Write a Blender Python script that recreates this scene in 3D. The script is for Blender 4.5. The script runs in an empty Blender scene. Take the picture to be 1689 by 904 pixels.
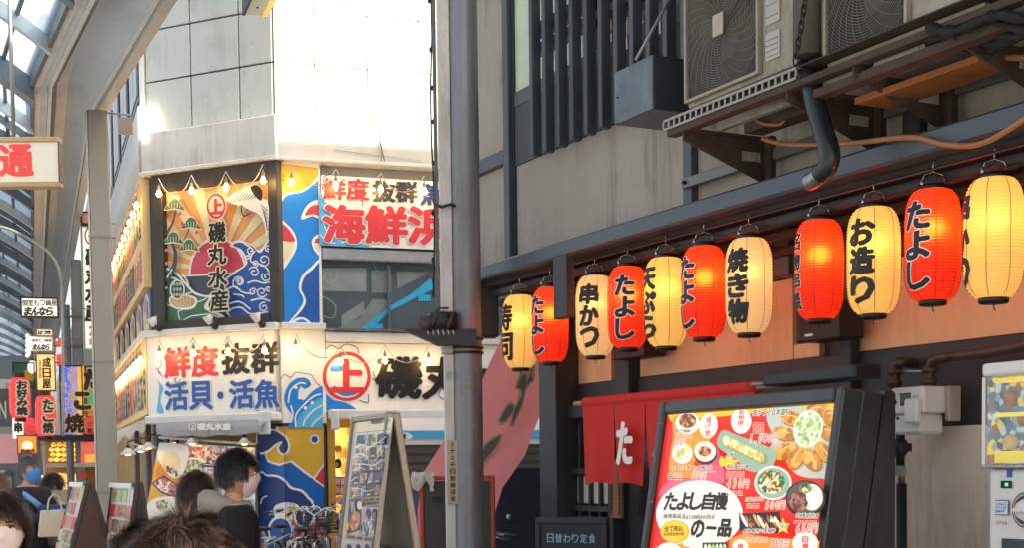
import bpy, bmesh, math, random
from mathutils import Vector, Matrix, noise
from mathutils.geometry import tessellate_polygon
random.seed(7)
scene = bpy.context.scene
COL = scene.collection
R_ = math.radians

# ------------------------------------------------------------------ camera
F, W, H = 2327.0, 1689.0, 904.0
CY = 893.0
CAM = Vector((0, 0, 1.6))
CROT = (Matrix.Rotation(R_(87.0), 3, 'X') @ Matrix.Rotation(R_(-0.7), 3, 'Z'))
cd = bpy.data.cameras.new('camera'); cam = bpy.data.objects.new('camera', cd); COL.objects.link(cam)
cam.matrix_world = Matrix.Translation(CAM) @ CROT.to_4x4()
cd.sensor_width = 36; cd.lens = F * 36 / W; cd.shift_y = (CY - H / 2) / W
cd.clip_end = 3000; cd.clip_start = 0.05
scene.camera = cam

# ------------------------------------------------------------------ light
SUN_D = Vector((0.90, -0.40, 0.52)).normalized()      # towards the sun
world = bpy.data.worlds.new('World'); scene.world = world; world.use_nodes = True
nt = world.node_tree
sky = nt.nodes.new('ShaderNodeTexSky'); sky.sky_type = 'NISHITA'; sky.sun_disc = False
sky.sun_elevation = math.asin(SUN_D.z); sky.sun_rotation = math.atan2(SUN_D.x, SUN_D.y)
sky.air_density = 0.7; sky.dust_density = 5.0; sky.ozone_density = 0.2
hs_ = nt.nodes.new('ShaderNodeHueSaturation'); hs_.inputs['Saturation'].default_value = .5; nt.links.new(sky.outputs[0], hs_.inputs['Color'])
tn_ = nt.nodes.new('ShaderNodeMix'); tn_.data_type = 'RGBA'; tn_.blend_type = 'MULTIPLY'; tn_.inputs[0].default_value = 1; tn_.inputs[7].default_value = (1.0, .985, .95, 1); nt.links.new(hs_.outputs[0], tn_.inputs[6])
nt.links.new(tn_.outputs[2], nt.nodes['Background'].inputs[0]); nt.nodes['Background'].inputs[1].default_value = 0.15
sl = bpy.data.lights.new('sun', 'SUN'); sl.energy = 3.2; sl.angle = R_(0.5); sl.color = (1.0, 0.94, 0.84)
so = bpy.data.objects.new('sun', sl); COL.objects.link(so)
so.rotation_euler = SUN_D.to_track_quat('Z', 'Y').to_euler(); so.location = (30, -10, 30)
scene.view_settings.view_transform = 'Standard'; scene.view_settings.look = 'None'
scene.view_settings.exposure = 1.6; scene.view_settings.gamma = 1
scene.cycles.max_bounces = 8; scene.cycles.diffuse_bounces = 4; scene.cycles.transmission_bounces = 6
scene.cycles.transparent_max_bounces = 12; scene.cycles.sample_clamp_indirect = 6
scene.cycles.use_denoising = True; scene.cycles.caustics_refractive = False; scene.cycles.caustics_reflective = False

# ------------------------------------------------------------------ materials
def hx(s):
    s = s.lstrip('#'); c = [int(s[i:i+2], 16) / 255 for i in (0, 2, 4)]
    return tuple(v / 12.92 if v < .04045 else ((v + .055) / 1.055) ** 2.4 for v in c)
MATS = {}
def M(name, col, rough=.6, metal=0, var=.12, sc=4, bump=.03, bsc=40, emit=0, ecol=None, dirt=0, dcol='#3a3028', stretch=(1, 1, 1), alpha=1, trans=0, cells=None, coat=0, spec=.5, streak=0):
    if name in MATS: return MATS[name]
    if isinstance(col, str): col = hx(col)
    m = bpy.data.materials.new(name); m.use_nodes = True; MATS[name] = m
    n = m.node_tree.nodes; l = m.node_tree.links; b = n['Principled BSDF']
    tc = n.new('ShaderNodeTexCoord'); oi = n.new('ShaderNodeObjectInfo'); mp = n.new('ShaderNodeMapping')
    mp.inputs['Scale'].default_value = stretch
    va = n.new('ShaderNodeVectorMath'); va.operation = 'MULTIPLY_ADD'; va.inputs[1].default_value = (9, 5, 7)
    l.new(oi.outputs['Random'], va.inputs[0]); l.new(tc.outputs['Object'], va.inputs[2]); l.new(va.outputs[0], mp.inputs[0])
    n1 = n.new('ShaderNodeTexNoise'); n1.inputs['Scale'].default_value = sc; n1.inputs['Detail'].default_value = 6; n1.inputs['Roughness'].default_value = .62
    l.new(mp.outputs[0], n1.inputs[0])
    cr = n.new('ShaderNodeValToRGB'); e = cr.color_ramp.elements; e[0].position = .3; e[1].position = .7
    e[0].color = (*[c * (1 - var) for c in col], 1); e[1].color = (*[min(1, c * (1 + var)) for c in col], 1)
    out = cr.outputs[0]
    if cells:                                   # mottled food / stone colours: a list of colours picked by cell
        vo = n.new('ShaderNodeTexVoronoi'); vo.inputs['Scale'].default_value = sc; l.new(mp.outputs[0], vo.inputs[0])
        cr.color_ramp.interpolation = 'CONSTANT'
        cs = [hx(c) for c in cells]
        e[0].position = 0; e[0].color = (*cs[0], 1); e[1].position = 1 / len(cs); e[1].color = (*cs[1], 1)
        for i in range(2, len(cs)):
            q = cr.color_ramp.elements.new(i / len(cs)); q.color = (*cs[i], 1)
        sp = n.new('ShaderNodeSeparateColor'); l.new(vo.outputs['Color'], sp.inputs[0]); l.new(sp.outputs[0], cr.inputs[0])
    else:
        l.new(n1.outputs[0], cr.inputs[0])
    if dirt:
        n3 = n.new('ShaderNodeTexNoise'); n3.inputs['Scale'].default_value = sc * .55; n3.inputs['Detail'].default_value = 9; n3.inputs['Roughness'].default_value = .72
        mp3 = n.new('ShaderNodeMapping'); mp3.inputs['Scale'].default_value = (stretch[0] * 1.6, stretch[1] * 1.6, stretch[2] * .5); l.new(va.outputs[0], mp3.inputs[0]); l.new(mp3.outputs[0], n3.inputs[0])
        r3 = n.new('ShaderNodeMapRange'); r3.inputs[1].default_value = .5; r3.inputs[2].default_value = .75; r3.inputs[3].default_value = 0; r3.inputs[4].default_value = dirt
        l.new(n3.outputs[0], r3.inputs[0])
        mx = n.new('ShaderNodeMix'); mx.data_type = 'RGBA'; l.new(r3.outputs[0], mx.inputs[0]); l.new(out, mx.inputs[6]); mx.inputs[7].default_value = (*hx(dcol), 1)
        out = mx.outputs[2]
    if streak:                                  # rain runs and grime: noise drawn out along z, broken up by a second noise
        n4 = n.new('ShaderNodeTexNoise'); n4.inputs['Scale'].default_value = 7; n4.inputs['Detail'].default_value = 7; n4.inputs['Roughness'].default_value = .7
        mp4 = n.new('ShaderNodeMapping'); mp4.inputs['Scale'].default_value = (1.6, 1.6, .09); l.new(tc.outputs['Object'], mp4.inputs[0]); l.new(mp4.outputs[0], n4.inputs[0])
        n5 = n.new('ShaderNodeTexNoise'); n5.inputs['Scale'].default_value = 1.4; n5.inputs['Detail'].default_value = 5; l.new(tc.outputs['Object'], n5.inputs[0])
        ml = n.new('ShaderNodeMath'); ml.operation = 'MULTIPLY'; l.new(n4.outputs[0], ml.inputs[0]); l.new(n5.outputs[0], ml.inputs[1])
        r4 = n.new('ShaderNodeMapRange'); r4.inputs[1].default_value = .26; r4.inputs[2].default_value = .40; r4.inputs[3].default_value = 0; r4.inputs[4].default_value = streak; l.new(ml.outputs[0], r4.inputs[0])
        mx4 = n.new('ShaderNodeMix'); mx4.data_type = 'RGBA'; l.new(r4.outputs[0], mx4.inputs[0]); l.new(out, mx4.inputs[6]); mx4.inputs[7].default_value = (*hx(dcol), 1); out = mx4.outputs[2]
    l.new(out, b.inputs['Base Color'])
    b.inputs['Metallic'].default_value = metal
    b.inputs['Specular IOR Level'].default_value = spec
    rr = n.new('ShaderNodeMapRange'); rr.inputs[3].default_value = max(.03, rough - .12); rr.inputs[4].default_value = min(1, rough + .12)
    l.new(n1.outputs[0], rr.inputs[0]); l.new(rr.outputs[0], b.inputs['Roughness'])
    if bump:
        n2 = n.new('ShaderNodeTexNoise'); n2.inputs['Scale'].default_value = bsc; n2.inputs['Detail'].default_value = 4; l.new(mp.outputs[0], n2.inputs[0])
        bp = n.new('ShaderNodeBump'); bp.inputs['Strength'].default_value = min(1, bump * 6); bp.inputs['Distance'].default_value = .01
        l.new(n2.outputs[0], bp.inputs['Height']); l.new(bp.outputs[0], b.inputs['Normal'])
    if coat: b.inputs['Coat Weight'].default_value = coat; b.inputs['Coat Roughness'].default_value = .08
    if emit:
        b.inputs['Emission Strength'].default_value = emit
        if ecol: b.inputs['Emission Color'].default_value = (*hx(ecol), 1)
        else: l.new(out, b.inputs['Emission Color'])
    if trans: b.inputs['Transmission Weight'].default_value = trans
    if alpha < 1: b.inputs['Alpha'].default_value = alpha
    return m

def lanternmat(name, col, trcol, tw=.6, gw=.25, rough=.42, em=0.0):
    m = bpy.data.materials.new(name); m.use_nodes = True; n = m.node_tree.nodes; l = m.node_tree.links
    o = n['Material Output']; b = n['Principled BSDF']; b.inputs['Base Color'].default_value = (*hx(col), 1); b.inputs['Roughness'].default_value = .55
    b.inputs['Emission Color'].default_value = (*hx(trcol), 1); b.inputs['Emission Strength'].default_value = em
    t = n.new('ShaderNodeBsdfTranslucent'); t.inputs[0].default_value = (*hx(trcol), 1)
    g = n.new('ShaderNodeBsdfRefraction'); g.inputs[0].default_value = (*hx(trcol), 1); g.inputs['Roughness'].default_value = rough; g.inputs['IOR'].default_value = 1.35
    m1 = n.new('ShaderNodeMixShader'); m1.inputs[0].default_value = gw; l.new(t.outputs[0], m1.inputs[1]); l.new(g.outputs[0], m1.inputs[2])
    m2 = n.new('ShaderNodeMixShader'); m2.inputs[0].default_value = tw; l.new(b.outputs[0], m2.inputs[1]); l.new(m1.outputs[0], m2.inputs[2])
    l.new(m2.outputs[0], o.inputs[0]); return m

def clothmat(name, col, tr=.35):
    m = bpy.data.materials.new(name); m.use_nodes = True; n = m.node_tree.nodes; l = m.node_tree.links
    o = n['Material Output']; b = n['Principled BSDF']; b.inputs['Base Color'].default_value = (*hx(col), 1); b.inputs['Roughness'].default_value = .85
    tc = n.new('ShaderNodeTexCoord'); nz = n.new('ShaderNodeTexNoise'); nz.inputs['Scale'].default_value = 220; l.new(tc.outputs['Object'], nz.inputs[0])
    bp = n.new('ShaderNodeBump'); bp.inputs['Strength'].default_value = .25; bp.inputs['Distance'].default_value = .003; l.new(nz.outputs[0], bp.inputs['Height']); l.new(bp.outputs[0], b.inputs['Normal'])
    t = n.new('ShaderNodeBsdfTranslucent'); t.inputs[0].default_value = (*hx(col), 1)
    m2 = n.new('ShaderNodeMixShader'); m2.inputs[0].default_value = tr; l.new(b.outputs[0], m2.inputs[1]); l.new(t.outputs[0], m2.inputs[2])
    l.new(m2.outputs[0], o.inputs[0]); return m

def glassmat(name, col='#cfdde2', a=.35, rough=.08):
    m = bpy.data.materials.new(name); m.use_nodes = True; n = m.node_tree.nodes; l = m.node_tree.links
    o = n['Material Output']; b = n['Principled BSDF']; b.inputs['Base Color'].default_value = (*hx(col), 1); b.inputs['Roughness'].default_value = rough
    t = n.new('ShaderNodeBsdfTransparent'); m2 = n.new('ShaderNodeMixShader'); m2.inputs[0].default_value = a
    l.new(t.outputs[0], m2.inputs[1]); l.new(b.outputs[0], m2.inputs[2]); l.new(m2.outputs[0], o.inputs[0]); return m

# ------------------------------------------------------------------ frames
def ray(px, py):
    return (CROT @ Vector(((px - W / 2) / F, -(py - CY) / F, -1))).normalized()
def proj(p):
    v = CROT.transposed() @ (Vector(p) - CAM)
    return (W / 2 + F * v.x / -v.z, CY - F * v.y / -v.z)
def atz(px, py, z):
    d = ray(px, py); return CAM + d * ((z - CAM.z) / d.z)
def atd(px, py, depth):
    d = ray(px, py); return CAM + d * (depth / d.y)

class Fr:
    """A local frame of the place: x along a face, y into it, z up (lean tips it)."""
    def __init__(s, o, deg, lean=0):
        s.o = Vector(o) if len(o) == 3 else Vector((o[0], o[1], 0))
        s.deg = deg
        s.R = Matrix.Rotation(R_(deg), 3, 'Z') @ Matrix.Rotation(R_(-lean), 3, 'X'); s.lean = lean
        s.X, s.Y, s.Z = s.R.col[0], s.R.col[1], s.R.col[2]
    def at(s, px, py, y=0.0):
        d = ray(px, py); t = ((s.o + s.Y * y) - CAM).dot(s.Y) / d.dot(s.Y); p = CAM + d * t - s.o
        return p.dot(s.X), p.dot(s.Z)
    def w(s, x, y, z): return s.o + s.R @ Vector((x, y, z))

# ------------------------------------------------------------------ mesh building
class MB:
    def __init__(s): s.v = []; s.f = []; s.sm = []
    def add(s, vs, fs, smooth=False):
        k = len(s.v); s.v += [tuple(p) for p in vs]
        for f in fs: s.f.append(tuple(i + k for i in f)); s.sm.append(smooth)
        return s
    def box(s, x0, x1, y0, y1, z0, z1):
        vs = [(x, y, z) for z in (z0, z1) for y in (y0, y1) for x in (x0, x1)]
        return s.add(vs, [(0, 2, 3, 1), (4, 5, 7, 6), (0, 1, 5, 4), (2, 6, 7, 3), (0, 4, 6, 2), (1, 3, 7, 5)])
    def cb(s, c, sx, sy, sz):
        return s.box(c[0] - sx / 2, c[0] + sx / 2, c[1] - sy / 2, c[1] + sy / 2, c[2] - sz / 2, c[2] + sz / 2)
    def prism(s, pts, y0, y1):           # polygon in x,z extruded along y
        n = len(pts); vs = [(p[0], y0, p[1]) for p in pts] + [(p[0], y1, p[1]) for p in pts]
        tr = tessellate_polygon([[Vector((p[0], p[1], 0)) for p in pts]])
        fs = [tuple(t) for t in tr] + [tuple(n + i for i in t) for t in tr] + [(i, (i + 1) % n, n + (i + 1) % n, n + i) for i in range(n)]
        return s.add(vs, fs)
    def prismx(s, pts, x0, x1):          # polygon in y,z extruded along x
        n = len(pts); vs = [(x0, p[0], p[1]) for p in pts] + [(x1, p[0], p[1]) for p in pts]
        tr = tessellate_polygon([[Vector((p[0], p[1], 0)) for p in pts]])
        fs = [tuple(t) for t in tr] + [tuple(n + i for i in t) for t in tr] + [(i, (i + 1) % n, n + (i + 1) % n, n + i) for i in range(n)]
        return s.add(vs, fs)
    def slab(s, pts, z0, z1):            # polygon in x,y extruded along z
        n = len(pts); vs = [(p[0], p[1], z0) for p in pts] + [(p[0], p[1], z1) for p in pts]
        tr = tessellate_polygon([[Vector((p[0], p[1], 0)) for p in pts]])
        fs = [tuple(t) for t in tr] + [tuple(n + i for i in t) for t in tr] + [(i, (i + 1) % n, n + (i + 1) % n, n + i) for i in range(n)]
        return s.add(vs, fs)
    def tube(s, pts, r, n=8, closed=False, cap=True):
        P = [Vector(p) for p in pts]; m = len(P); vs = []; up = None
        for i in range(m):
            if closed: t = P[(i + 1) % m] - P[i - 1]
            else: t = P[min(i + 1, m - 1)] - P[max(i - 1, 0)]
            if t.length < 1e-9: t = Vector((0, 0, 1))
            t.normalize()
            if up is None: up = Vector((0, 0, 1)) if abs(t.z) < .9 else Vector((1, 0, 0))
            a = t.cross(up)
            if a.length < 1e-6: a = t.cross(Vector((1, .3, 0)))
            a.normalize(); b = a.cross(t).normalized(); up = b
            rr = r[i] if isinstance(r, (list, tuple)) else r
            for k in range(n):
                q = 2 * math.pi * k / n; vs.append(P[i] + a * (rr * math.cos(q)) + b * (rr * math.sin(q)))
        fs = []
        for i in range(m if closed else m - 1):
            j = (i + 1) % m
            for k in range(n): fs.append((i * n + k, i * n + (k + 1) % n, j * n + (k + 1) % n, j * n + k))
        s.add(vs, fs, True)
        if cap and not closed:
            k0 = len(s.v) - len(vs)
            s.f.append(tuple(k0 + k for k in range(n - 1, -1, -1))); s.sm.append(False)
            s.f.append(tuple(k0 + (m - 1) * n + k for k in range(n))); s.sm.append(False)
        return s
    def lathe(s, prof, c=(0, 0, 0), n=24, smooth=True):   # prof: (r,z)
        vs = []; m = len(prof)
        for r, z in prof:
            for k in range(n):
                q = 2 * math.pi * k / n; vs.append((c[0] + r * math.cos(q), c[1] + r * math.sin(q), c[2] + z))
        fs = [(i * n + k, i * n + (k + 1) % n, (i + 1) * n + (k + 1) % n, (i + 1) * n + k) for i in range(m - 1) for k in range(n)]
        return s.add(vs, fs, smooth)
    def ball(s, c, r, n=12, sc=(1, 1, 1)):
        vs = []; fs = []; m = n // 2
        for i in range(m + 1):
            th = math.pi * i / m
            for k in range(n):
                q = 2 * math.pi * k / n
                vs.append((c[0] + r * sc[0] * math.sin(th) * math.cos(q), c[1] + r * sc[1] * math.sin(th) * math.sin(q), c[2] + r * sc[2] * math.cos(th)))
        for i in range(m):
            for k in range(n): fs.append((i * n + k, (i + 1) * n + k, (i + 1) * n + (k + 1) % n, i * n + (k + 1) % n))
        return s.add(vs, fs, True)

def catmull(pts, k=6, closed=False):
    n = len(pts); out = []
    rng = range(n) if closed else range(n - 1)
    for i in rng:
        p1 = Vector(pts[i]); p2 = Vector(pts[(i + 1) % n])
        p0 = Vector(pts[i - 1]) if (closed or i > 0) else p1; p3 = Vector(pts[(i + 2) % n]) if (closed or i + 2 < n) else p2
        for j in range(k):
            t = j / k
            out.append(.5 * ((2 * p1) + (p2 - p0) * t + (2 * p0 - 5 * p1 + 4 * p2 - p3) * t * t + (3 * p1 - p0 - 3 * p2 + p3) * t ** 3))
    if not closed: out.append(Vector(pts[-1]))
    return [tuple(p) for p in out]

def mkmesh(name, mb, mat, shift=(0, 0, 0)):
    me = bpy.data.meshes.new(name)
    sx, sy, sz = shift
    me.from_pydata([(p[0] - sx, p[1] - sy, p[2] - sz) for p in mb.v], [], mb.f)
    me.polygons.foreach_set('use_smooth', mb.sm)
    if mat: me.materials.append(mat)
    me.update(); return me

class Thing:
    def __init__(s, name, label, cat, fr=None, base=(0, 0, 0), group=None, kind=None):
        s.fr = fr or Fr((0, 0, 0), 0); s.base = base
        o = bpy.data.objects.new(name, None); COL.objects.link(o); o.empty_display_size = .2
        o.location = s.fr.w(*base); o.rotation_euler = s.fr.R.to_euler()
        if kind: o['kind'] = kind
        else: o['label'] = label; o['category'] = cat
        if kind and label: o['label'] = label
        if group: o['group'] = group
        s.root = o
    def part(s, name, mb, mat, parent=None, bev=0, label=None, kind=None, seg=1):
        o = bpy.data.objects.new(name, mkmesh(name, mb, mat, s.base)); COL.objects.link(o)
        o.parent = parent or s.root
        if bev:
            b = o.modifiers.new('bevel', 'BEVEL'); b.width = bev; b.segments = seg; b.limit_method = 'ANGLE'; b.angle_limit = R_(40)
        if label: o['label'] = label
        if kind: o['kind'] = kind
        return o

def dup(root, loc=None, rot=None, label=None, group=None):
    def cp(o, par):
        c = o.copy(); COL.objects.link(c)
        if par: c.parent = par
        for ch in [q for q in kids.get(o.name, [])]: cp(ch, c)
        return c
    kids = {}
    for q in bpy.data.objects:
        if q.parent: kids.setdefault(q.parent.name, []).append(q)
    r = cp(root, None)
    if loc is not None: r.location = loc
    if rot is not None: r.rotation_euler = rot
    if label: r['label'] = label
    if group: r['group'] = group
    return r

# ------------------------------------------------------------------ glyphs (Blender's own built-in font)
GL = {}
def glyph(ch):
    if ch in GL: return GL[ch]
    cu = bpy.data.curves.new('t', 'FONT'); cu.body = ch; cu.resolution_u = 2; cu.size = 1
    o = bpy.data.objects.new('t', cu); COL.objects.link(o); bpy.context.view_layer.update()
    me = bpy.data.meshes.new_from_object(o.evaluated_get(bpy.context.evaluated_depsgraph_get()))
    v = [(p.co.x, p.co.y) for p in me.vertices]; f = [tuple(p.vertices) for p in me.polygons]
    bpy.data.objects.remove(o); bpy.data.curves.remove(cu); bpy.data.meshes.remove(me)
    if not v: v = [(0, 0)]; f = []
    x0 = min(p[0] for p in v); x1 = max(p[0] for p in v); y0 = min(p[1] for p in v); y1 = max(p[1] for p in v)
    GL[ch] = (v, f, x0, x1, y0, y1); return GL[ch]
SMALL = set('ー一っょゃゅ・.､。、二ニミ-')
def put(mb, ch, cx, cz, w, h, y, bold=0.0, slant=0.0, rings=None, steps=8):
    """one character fitted into a w x h cell centred on cx, cz; bold = stroke growth in metres"""
    v, f, x0, x1, y0, y1 = glyph(ch)
    gw, gh = max(x1 - x0, .02), max(y1 - y0, .02)
    if ch in SMALL or ord(ch) < 128:
        s = min(w, h) / (1.0 if ord(ch) > 128 else .95); sx = sy = s
        if ord(ch) < 128: sx = min(w / gw, h / .72) if ch not in 'iIl1.:-' else h / .72; sy = h / .72
        if ord(ch) < 128: ox, oy = (x0 + x1) / 2, .36
        else: ox, oy = (x0 + x1) / 2, .36
    else:
        sx = w / gw; sy = h / gh; ox, oy = (x0 + x1) / 2, (y0 + y1) / 2
    offs = [(0, 0)]
    if bold:
        for rr in (rings or (1.0,)):
            for k in range(steps):
                q = 2 * math.pi * (k + .5) / steps; offs.append((bold * rr * math.cos(q) * 1.1, bold * rr * math.sin(q) * .9))
    for i, (dx, dy) in enumerate(offs):
        vs = []
        for p in v:
            X = (p[0] - ox) * sx + dx; Z = (p[1] - oy) * sy + dy
            vs.append((cx + X + slant * Z, y - i * .00012, cz + Z))
        mb.add(vs, f)
    return mb

class Pr:
    """Flat print on a face: shapes are collected per colour; later shapes lie a little proud of earlier ones."""
    def __init__(s, th, fr, y, sc=1.0, ox=0.0, oy=0.0, step=.0015, clip=None):
        s.th, s.fr, s.y, s.sc, s.ox, s.oy, s.step = th, fr, y, sc, ox, oy, step; s.mb = {}; s.clip = clip
    def c(s, p): return s.fr.at(s.ox + p[0] / s.sc, s.oy + p[1] / s.sc, s.y)
    def _mb(s, mat, nm):
        m = MB(); s.mb.setdefault((nm, mat.name), ([], mat))[0].append(m); return m
    def _clip(s, pts):
        if not s.clip: return pts
        q = list(pts); C = s.clip; n = len(C)
        for i in range(n):
            a, b = C[i], C[(i + 1) % n]; out = []
            ins = lambda p: (b[0] - a[0]) * (p[1] - a[1]) - (b[1] - a[1]) * (p[0] - a[0]) >= 0
            for j in range(len(q)):
                p, r = q[j], q[(j + 1) % len(q)]; ip, ir = ins(p), ins(r)
                if ip: out.append(p)
                if ip != ir:
                    d1 = (b[0] - a[0]) * (p[1] - a[1]) - (b[1] - a[1]) * (p[0] - a[0]); d2 = (b[0] - a[0]) * (r[1] - a[1]) - (b[1] - a[1]) * (r[0] - a[0])
                    t = d1 / (d1 - d2); out.append((p[0] + (r[0] - p[0]) * t, p[1] + (r[1] - p[1]) * t))
            q = out
            if len(q) < 3: return []
        return q
    def poly(s, mat, pts, smooth=False, nm='print', k=5, raw=False):
        if smooth: pts = [p[:2] for p in catmull([(a[0], a[1], 0) for a in pts], k, True)]
        pts = s._clip(pts)
        if len(pts) < 3: return s
        P = pts if raw else [s.c(p) for p in pts]
        tr = tessellate_polygon([[Vector((p[0], p[1], 0)) for p in P]])
        s._mb(mat, nm).add([(p[0], s.y, p[1]) for p in P], [tuple(t) for t in tr]); s.y -= s.step; return s
    def ell(s, mat, c, rx, ry, n=20, nm='print', rot=0):
        ca, sa = math.cos(R_(rot)), math.sin(R_(rot))
        return s.poly(mat, [(c[0] + rx * math.cos(q) * ca - ry * math.sin(q) * sa, c[1] + rx * math.cos(q) * sa + ry * math.sin(q) * ca) for q in [2 * math.pi * i / n for i in range(n)]], nm=nm)
    def line(s, mat, pts, w, smooth=True, closed=False, nm='print', k=5):
        if smooth: pts = [p[:2] for p in catmull([(a[0], a[1], 0) for a in pts], k, closed)]
        if s.clip:
            C = s.clip; sg = 1 if sum(C[i][0] * C[(i + 1) % len(C)][1] - C[(i + 1) % len(C)][0] * C[i][1] for i in range(len(C))) > 0 else -1
            pts = [p for p in pts if all(sg * ((C[(i + 1) % len(C)][0] - C[i][0]) * (p[1] - C[i][1]) - (C[(i + 1) % len(C)][1] - C[i][1]) * (p[0] - C[i][0])) >= 0 for i in range(len(C)))]
            if len(pts) < 2: return s
            closed = False
        n = len(pts); m = s._mb(mat, nm)
        L = []
        for i in range(n):
            a = pts[(i - 1) % n] if closed else pts[max(0, i - 1)]; b = pts[(i + 1) % n] if closed else pts[min(n - 1, i + 1)]
            dx, dy = b[0] - a[0], b[1] - a[1]; q = math.hypot(dx, dy) or 1
            ww = w if not isinstance(w, (list, tuple)) else w[0] + (w[1] - w[0]) * i / (n - 1)
            L.append(((pts[i][0] - dy / q * ww / 2, pts[i][1] + dx / q * ww / 2), (pts[i][0] + dy / q * ww / 2, pts[i][1] - dx / q * ww / 2)))
        vs = []
        for a, b in L:
            for p in (a, b): X, Z = s.c(p); vs.append((X, s.y, Z))
        fs = [(2 * i, 2 * i + 1, (2 * i + 3) % (2 * n), (2 * i + 2) % (2 * n)) for i in range(n if closed else n - 1)]
        m.add(vs, fs); s.y -= s.step; return s
    def spiral(s, mat, c, r, turns=1.4, w=4, a0=0, d=1, nm='print'):
        pts = [(c[0] + r * (1 - .8 * t / 12) * math.cos(a0 + d * turns * 6.283 * t / 12), c[1] + r * (1 - .8 * t / 12) * math.sin(a0 + d * turns * 6.283 * t / 12)) for t in range(13)]
        return s.line(mat, pts, w, nm=nm, k=3)
    def ch(s, mat, ch, c, w, h, bold=.0, slant=0, omat=None, obold=0, nm='lettering', steps=8, rings=None):
        X, Z = s.c(c); X1, _ = s.c((c[0] + w, c[1])); _, Z1 = s.c((c[0], c[1] + h)); w_, h_ = abs(X1 - X), abs(Z1 - Z)
        if omat: put(s._mb(omat, 'outline'), ch, X, Z, w_, h_, s.y, bold + obold, slant, rings=(1, .6), steps=12); s.y -= .004
        put(s._mb(mat, nm), ch, X, Z, w_, h_, s.y, bold, slant, rings=rings, steps=steps); 
        if omat: s.y += .004
        return s
    def row(s, mat, txt, p0, p1, h, bold=0, fill=.92, **k):       # characters spread from p0 to p1 (centre line)
        n = len(txt); dx, dy = (p1[0] - p0[0]) / n, (p1[1] - p0[1]) / n
        for i, ch in enumerate(txt):
            if ch == ' ': continue
            s.ch(mat, ch, (p0[0] + dx * (i + .5), p0[1] + dy * (i + .5)), abs(dx) * fill, h, bold, **k)
        s.y -= s.step * 2; return s
    def colm(s, mat, txt, p0, p1, w, bold=0, fill=.9, **k):
        n = len(txt); dx, dy = (p1[0] - p0[0]) / n, (p1[1] - p0[1]) / n
        for i, ch in enumerate(txt):
            if ch == ' ': continue
            s.ch(mat, ch, (p0[0] + dx * (i + .5), p0[1] + dy * (i + .5)), w, abs(dy) * fill, bold, **k)
        s.y -= s.step * 2; return s
    def done(s, parent=None, label=None):
        for (nm, mn), (lst, mat) in s.mb.items():
            lst = [m for m in lst if m.f]
            if len(lst) <= 30:
                for m in lst: s.th.part(nm, m, mat, parent=parent)
            else:                                   # too many little shapes to pick apart: one piece of print
                a = MB()
                for m in lst: a.add(m.v, m.f)
                s.th.part(nm, a, mat, parent=parent, kind='stuff')
        s.mb = {}

def struct(name, mb, mat):
    o = bpy.data.objects.new(name, mkmesh(name, mb, mat)); COL.objects.link(o); o['kind'] = 'structure'; return o

# ------------------------------------------------------------------ shared materials
BLK = M('black_print', '#17171a', .5, var=.05, bump=0); WHT = M('white_print', '#efece4', .5, var=.03, bump=0)
RED = M('red_print', '#d83a40', .45, var=.05, bump=0); BLUE = M('bright_blue_print', '#1b86de', .4, var=.04, bump=0)
NAVY = M('navy_print', '#2a3f7c', .4, var=.05, bump=0); YEL = M('ochre_print', '#e6b22e', .4, var=.05, bump=0)
CREAM = M('cream_print', '#e9dcb4', .5, var=.04, bump=0); SKYB = M('sky_blue_print', '#58b4e8', .4, var=.04, bump=0)
DBLUE = M('deep_blue_print', '#2257a8', .4, var=.05, bump=0); SLATE = M('slate_print', '#3c4656', .45, var=.06, bump=0)
ORG = M('apricot_print', '#e8a765', .5, var=.05, bump=0); GRN = M('green_print', '#3f7053', .5, var=.12, bump=0)
WMETAL = M('white_painted_metal', '#d8d8d4', .35, var=.06, dirt=.3, dcol='#8a867c'); GMETAL = M('grey_metal', '#8d8f90', .4, metal=.4, var=.1, dirt=.3)
DMETAL = M('dark_metal', '#26282c', .45, metal=.3, var=.15); STEEL = M('steel', '#b8bcc0', .25, metal=.9, var=.1)
BRASS = M('brass_wire', '#8a7440', .35, metal=.7); RUBBER = M('black_rubber', '#16161a', .6)
BULB = M('warm_bulb', '#ffe9bd', .3, emit=22, ecol='#ffc674', bump=0)
GLOBE = M('lamp_globe', '#ffe2b0', .3, emit=6, ecol='#ffc878', bump=0)
# ================================================================== frames of the place
RW = Fr((0.05, 10.0), -62.9)                       # tavern wall, lantern line at y=0
p = atd(465, 775, 22); P1 = (p.x, p.y)
FC = Fr(P1, -26.3)                                 # chamfered face of the corner building
FB = Fr(P1, 18.7)                                  # its sunny face
cx0 = FC.at(249, 420)[0]
P0 = tuple(FC.w(cx0, 0, 0))[:2]
FL = Fr(P0, -71.3)                                 # its arcade face (x runs towards the camera, negative away)
def tf(mb, fr):
    m = MB(); m.v = [tuple(fr.w(*p)) for p in mb.v]; m.f = mb.f; m.sm = mb.sm; return m

# ================================================================== setting
g = MB(); g.box(-300, 300, -60, 900, -1.0, 0.0)
struct('ground', g, M('paving', '#bcb8b0', .75, sc=.8, var=.2, dirt=.4, bump=.05, bsc=14))
# haze-free: background sky from the world

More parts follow.
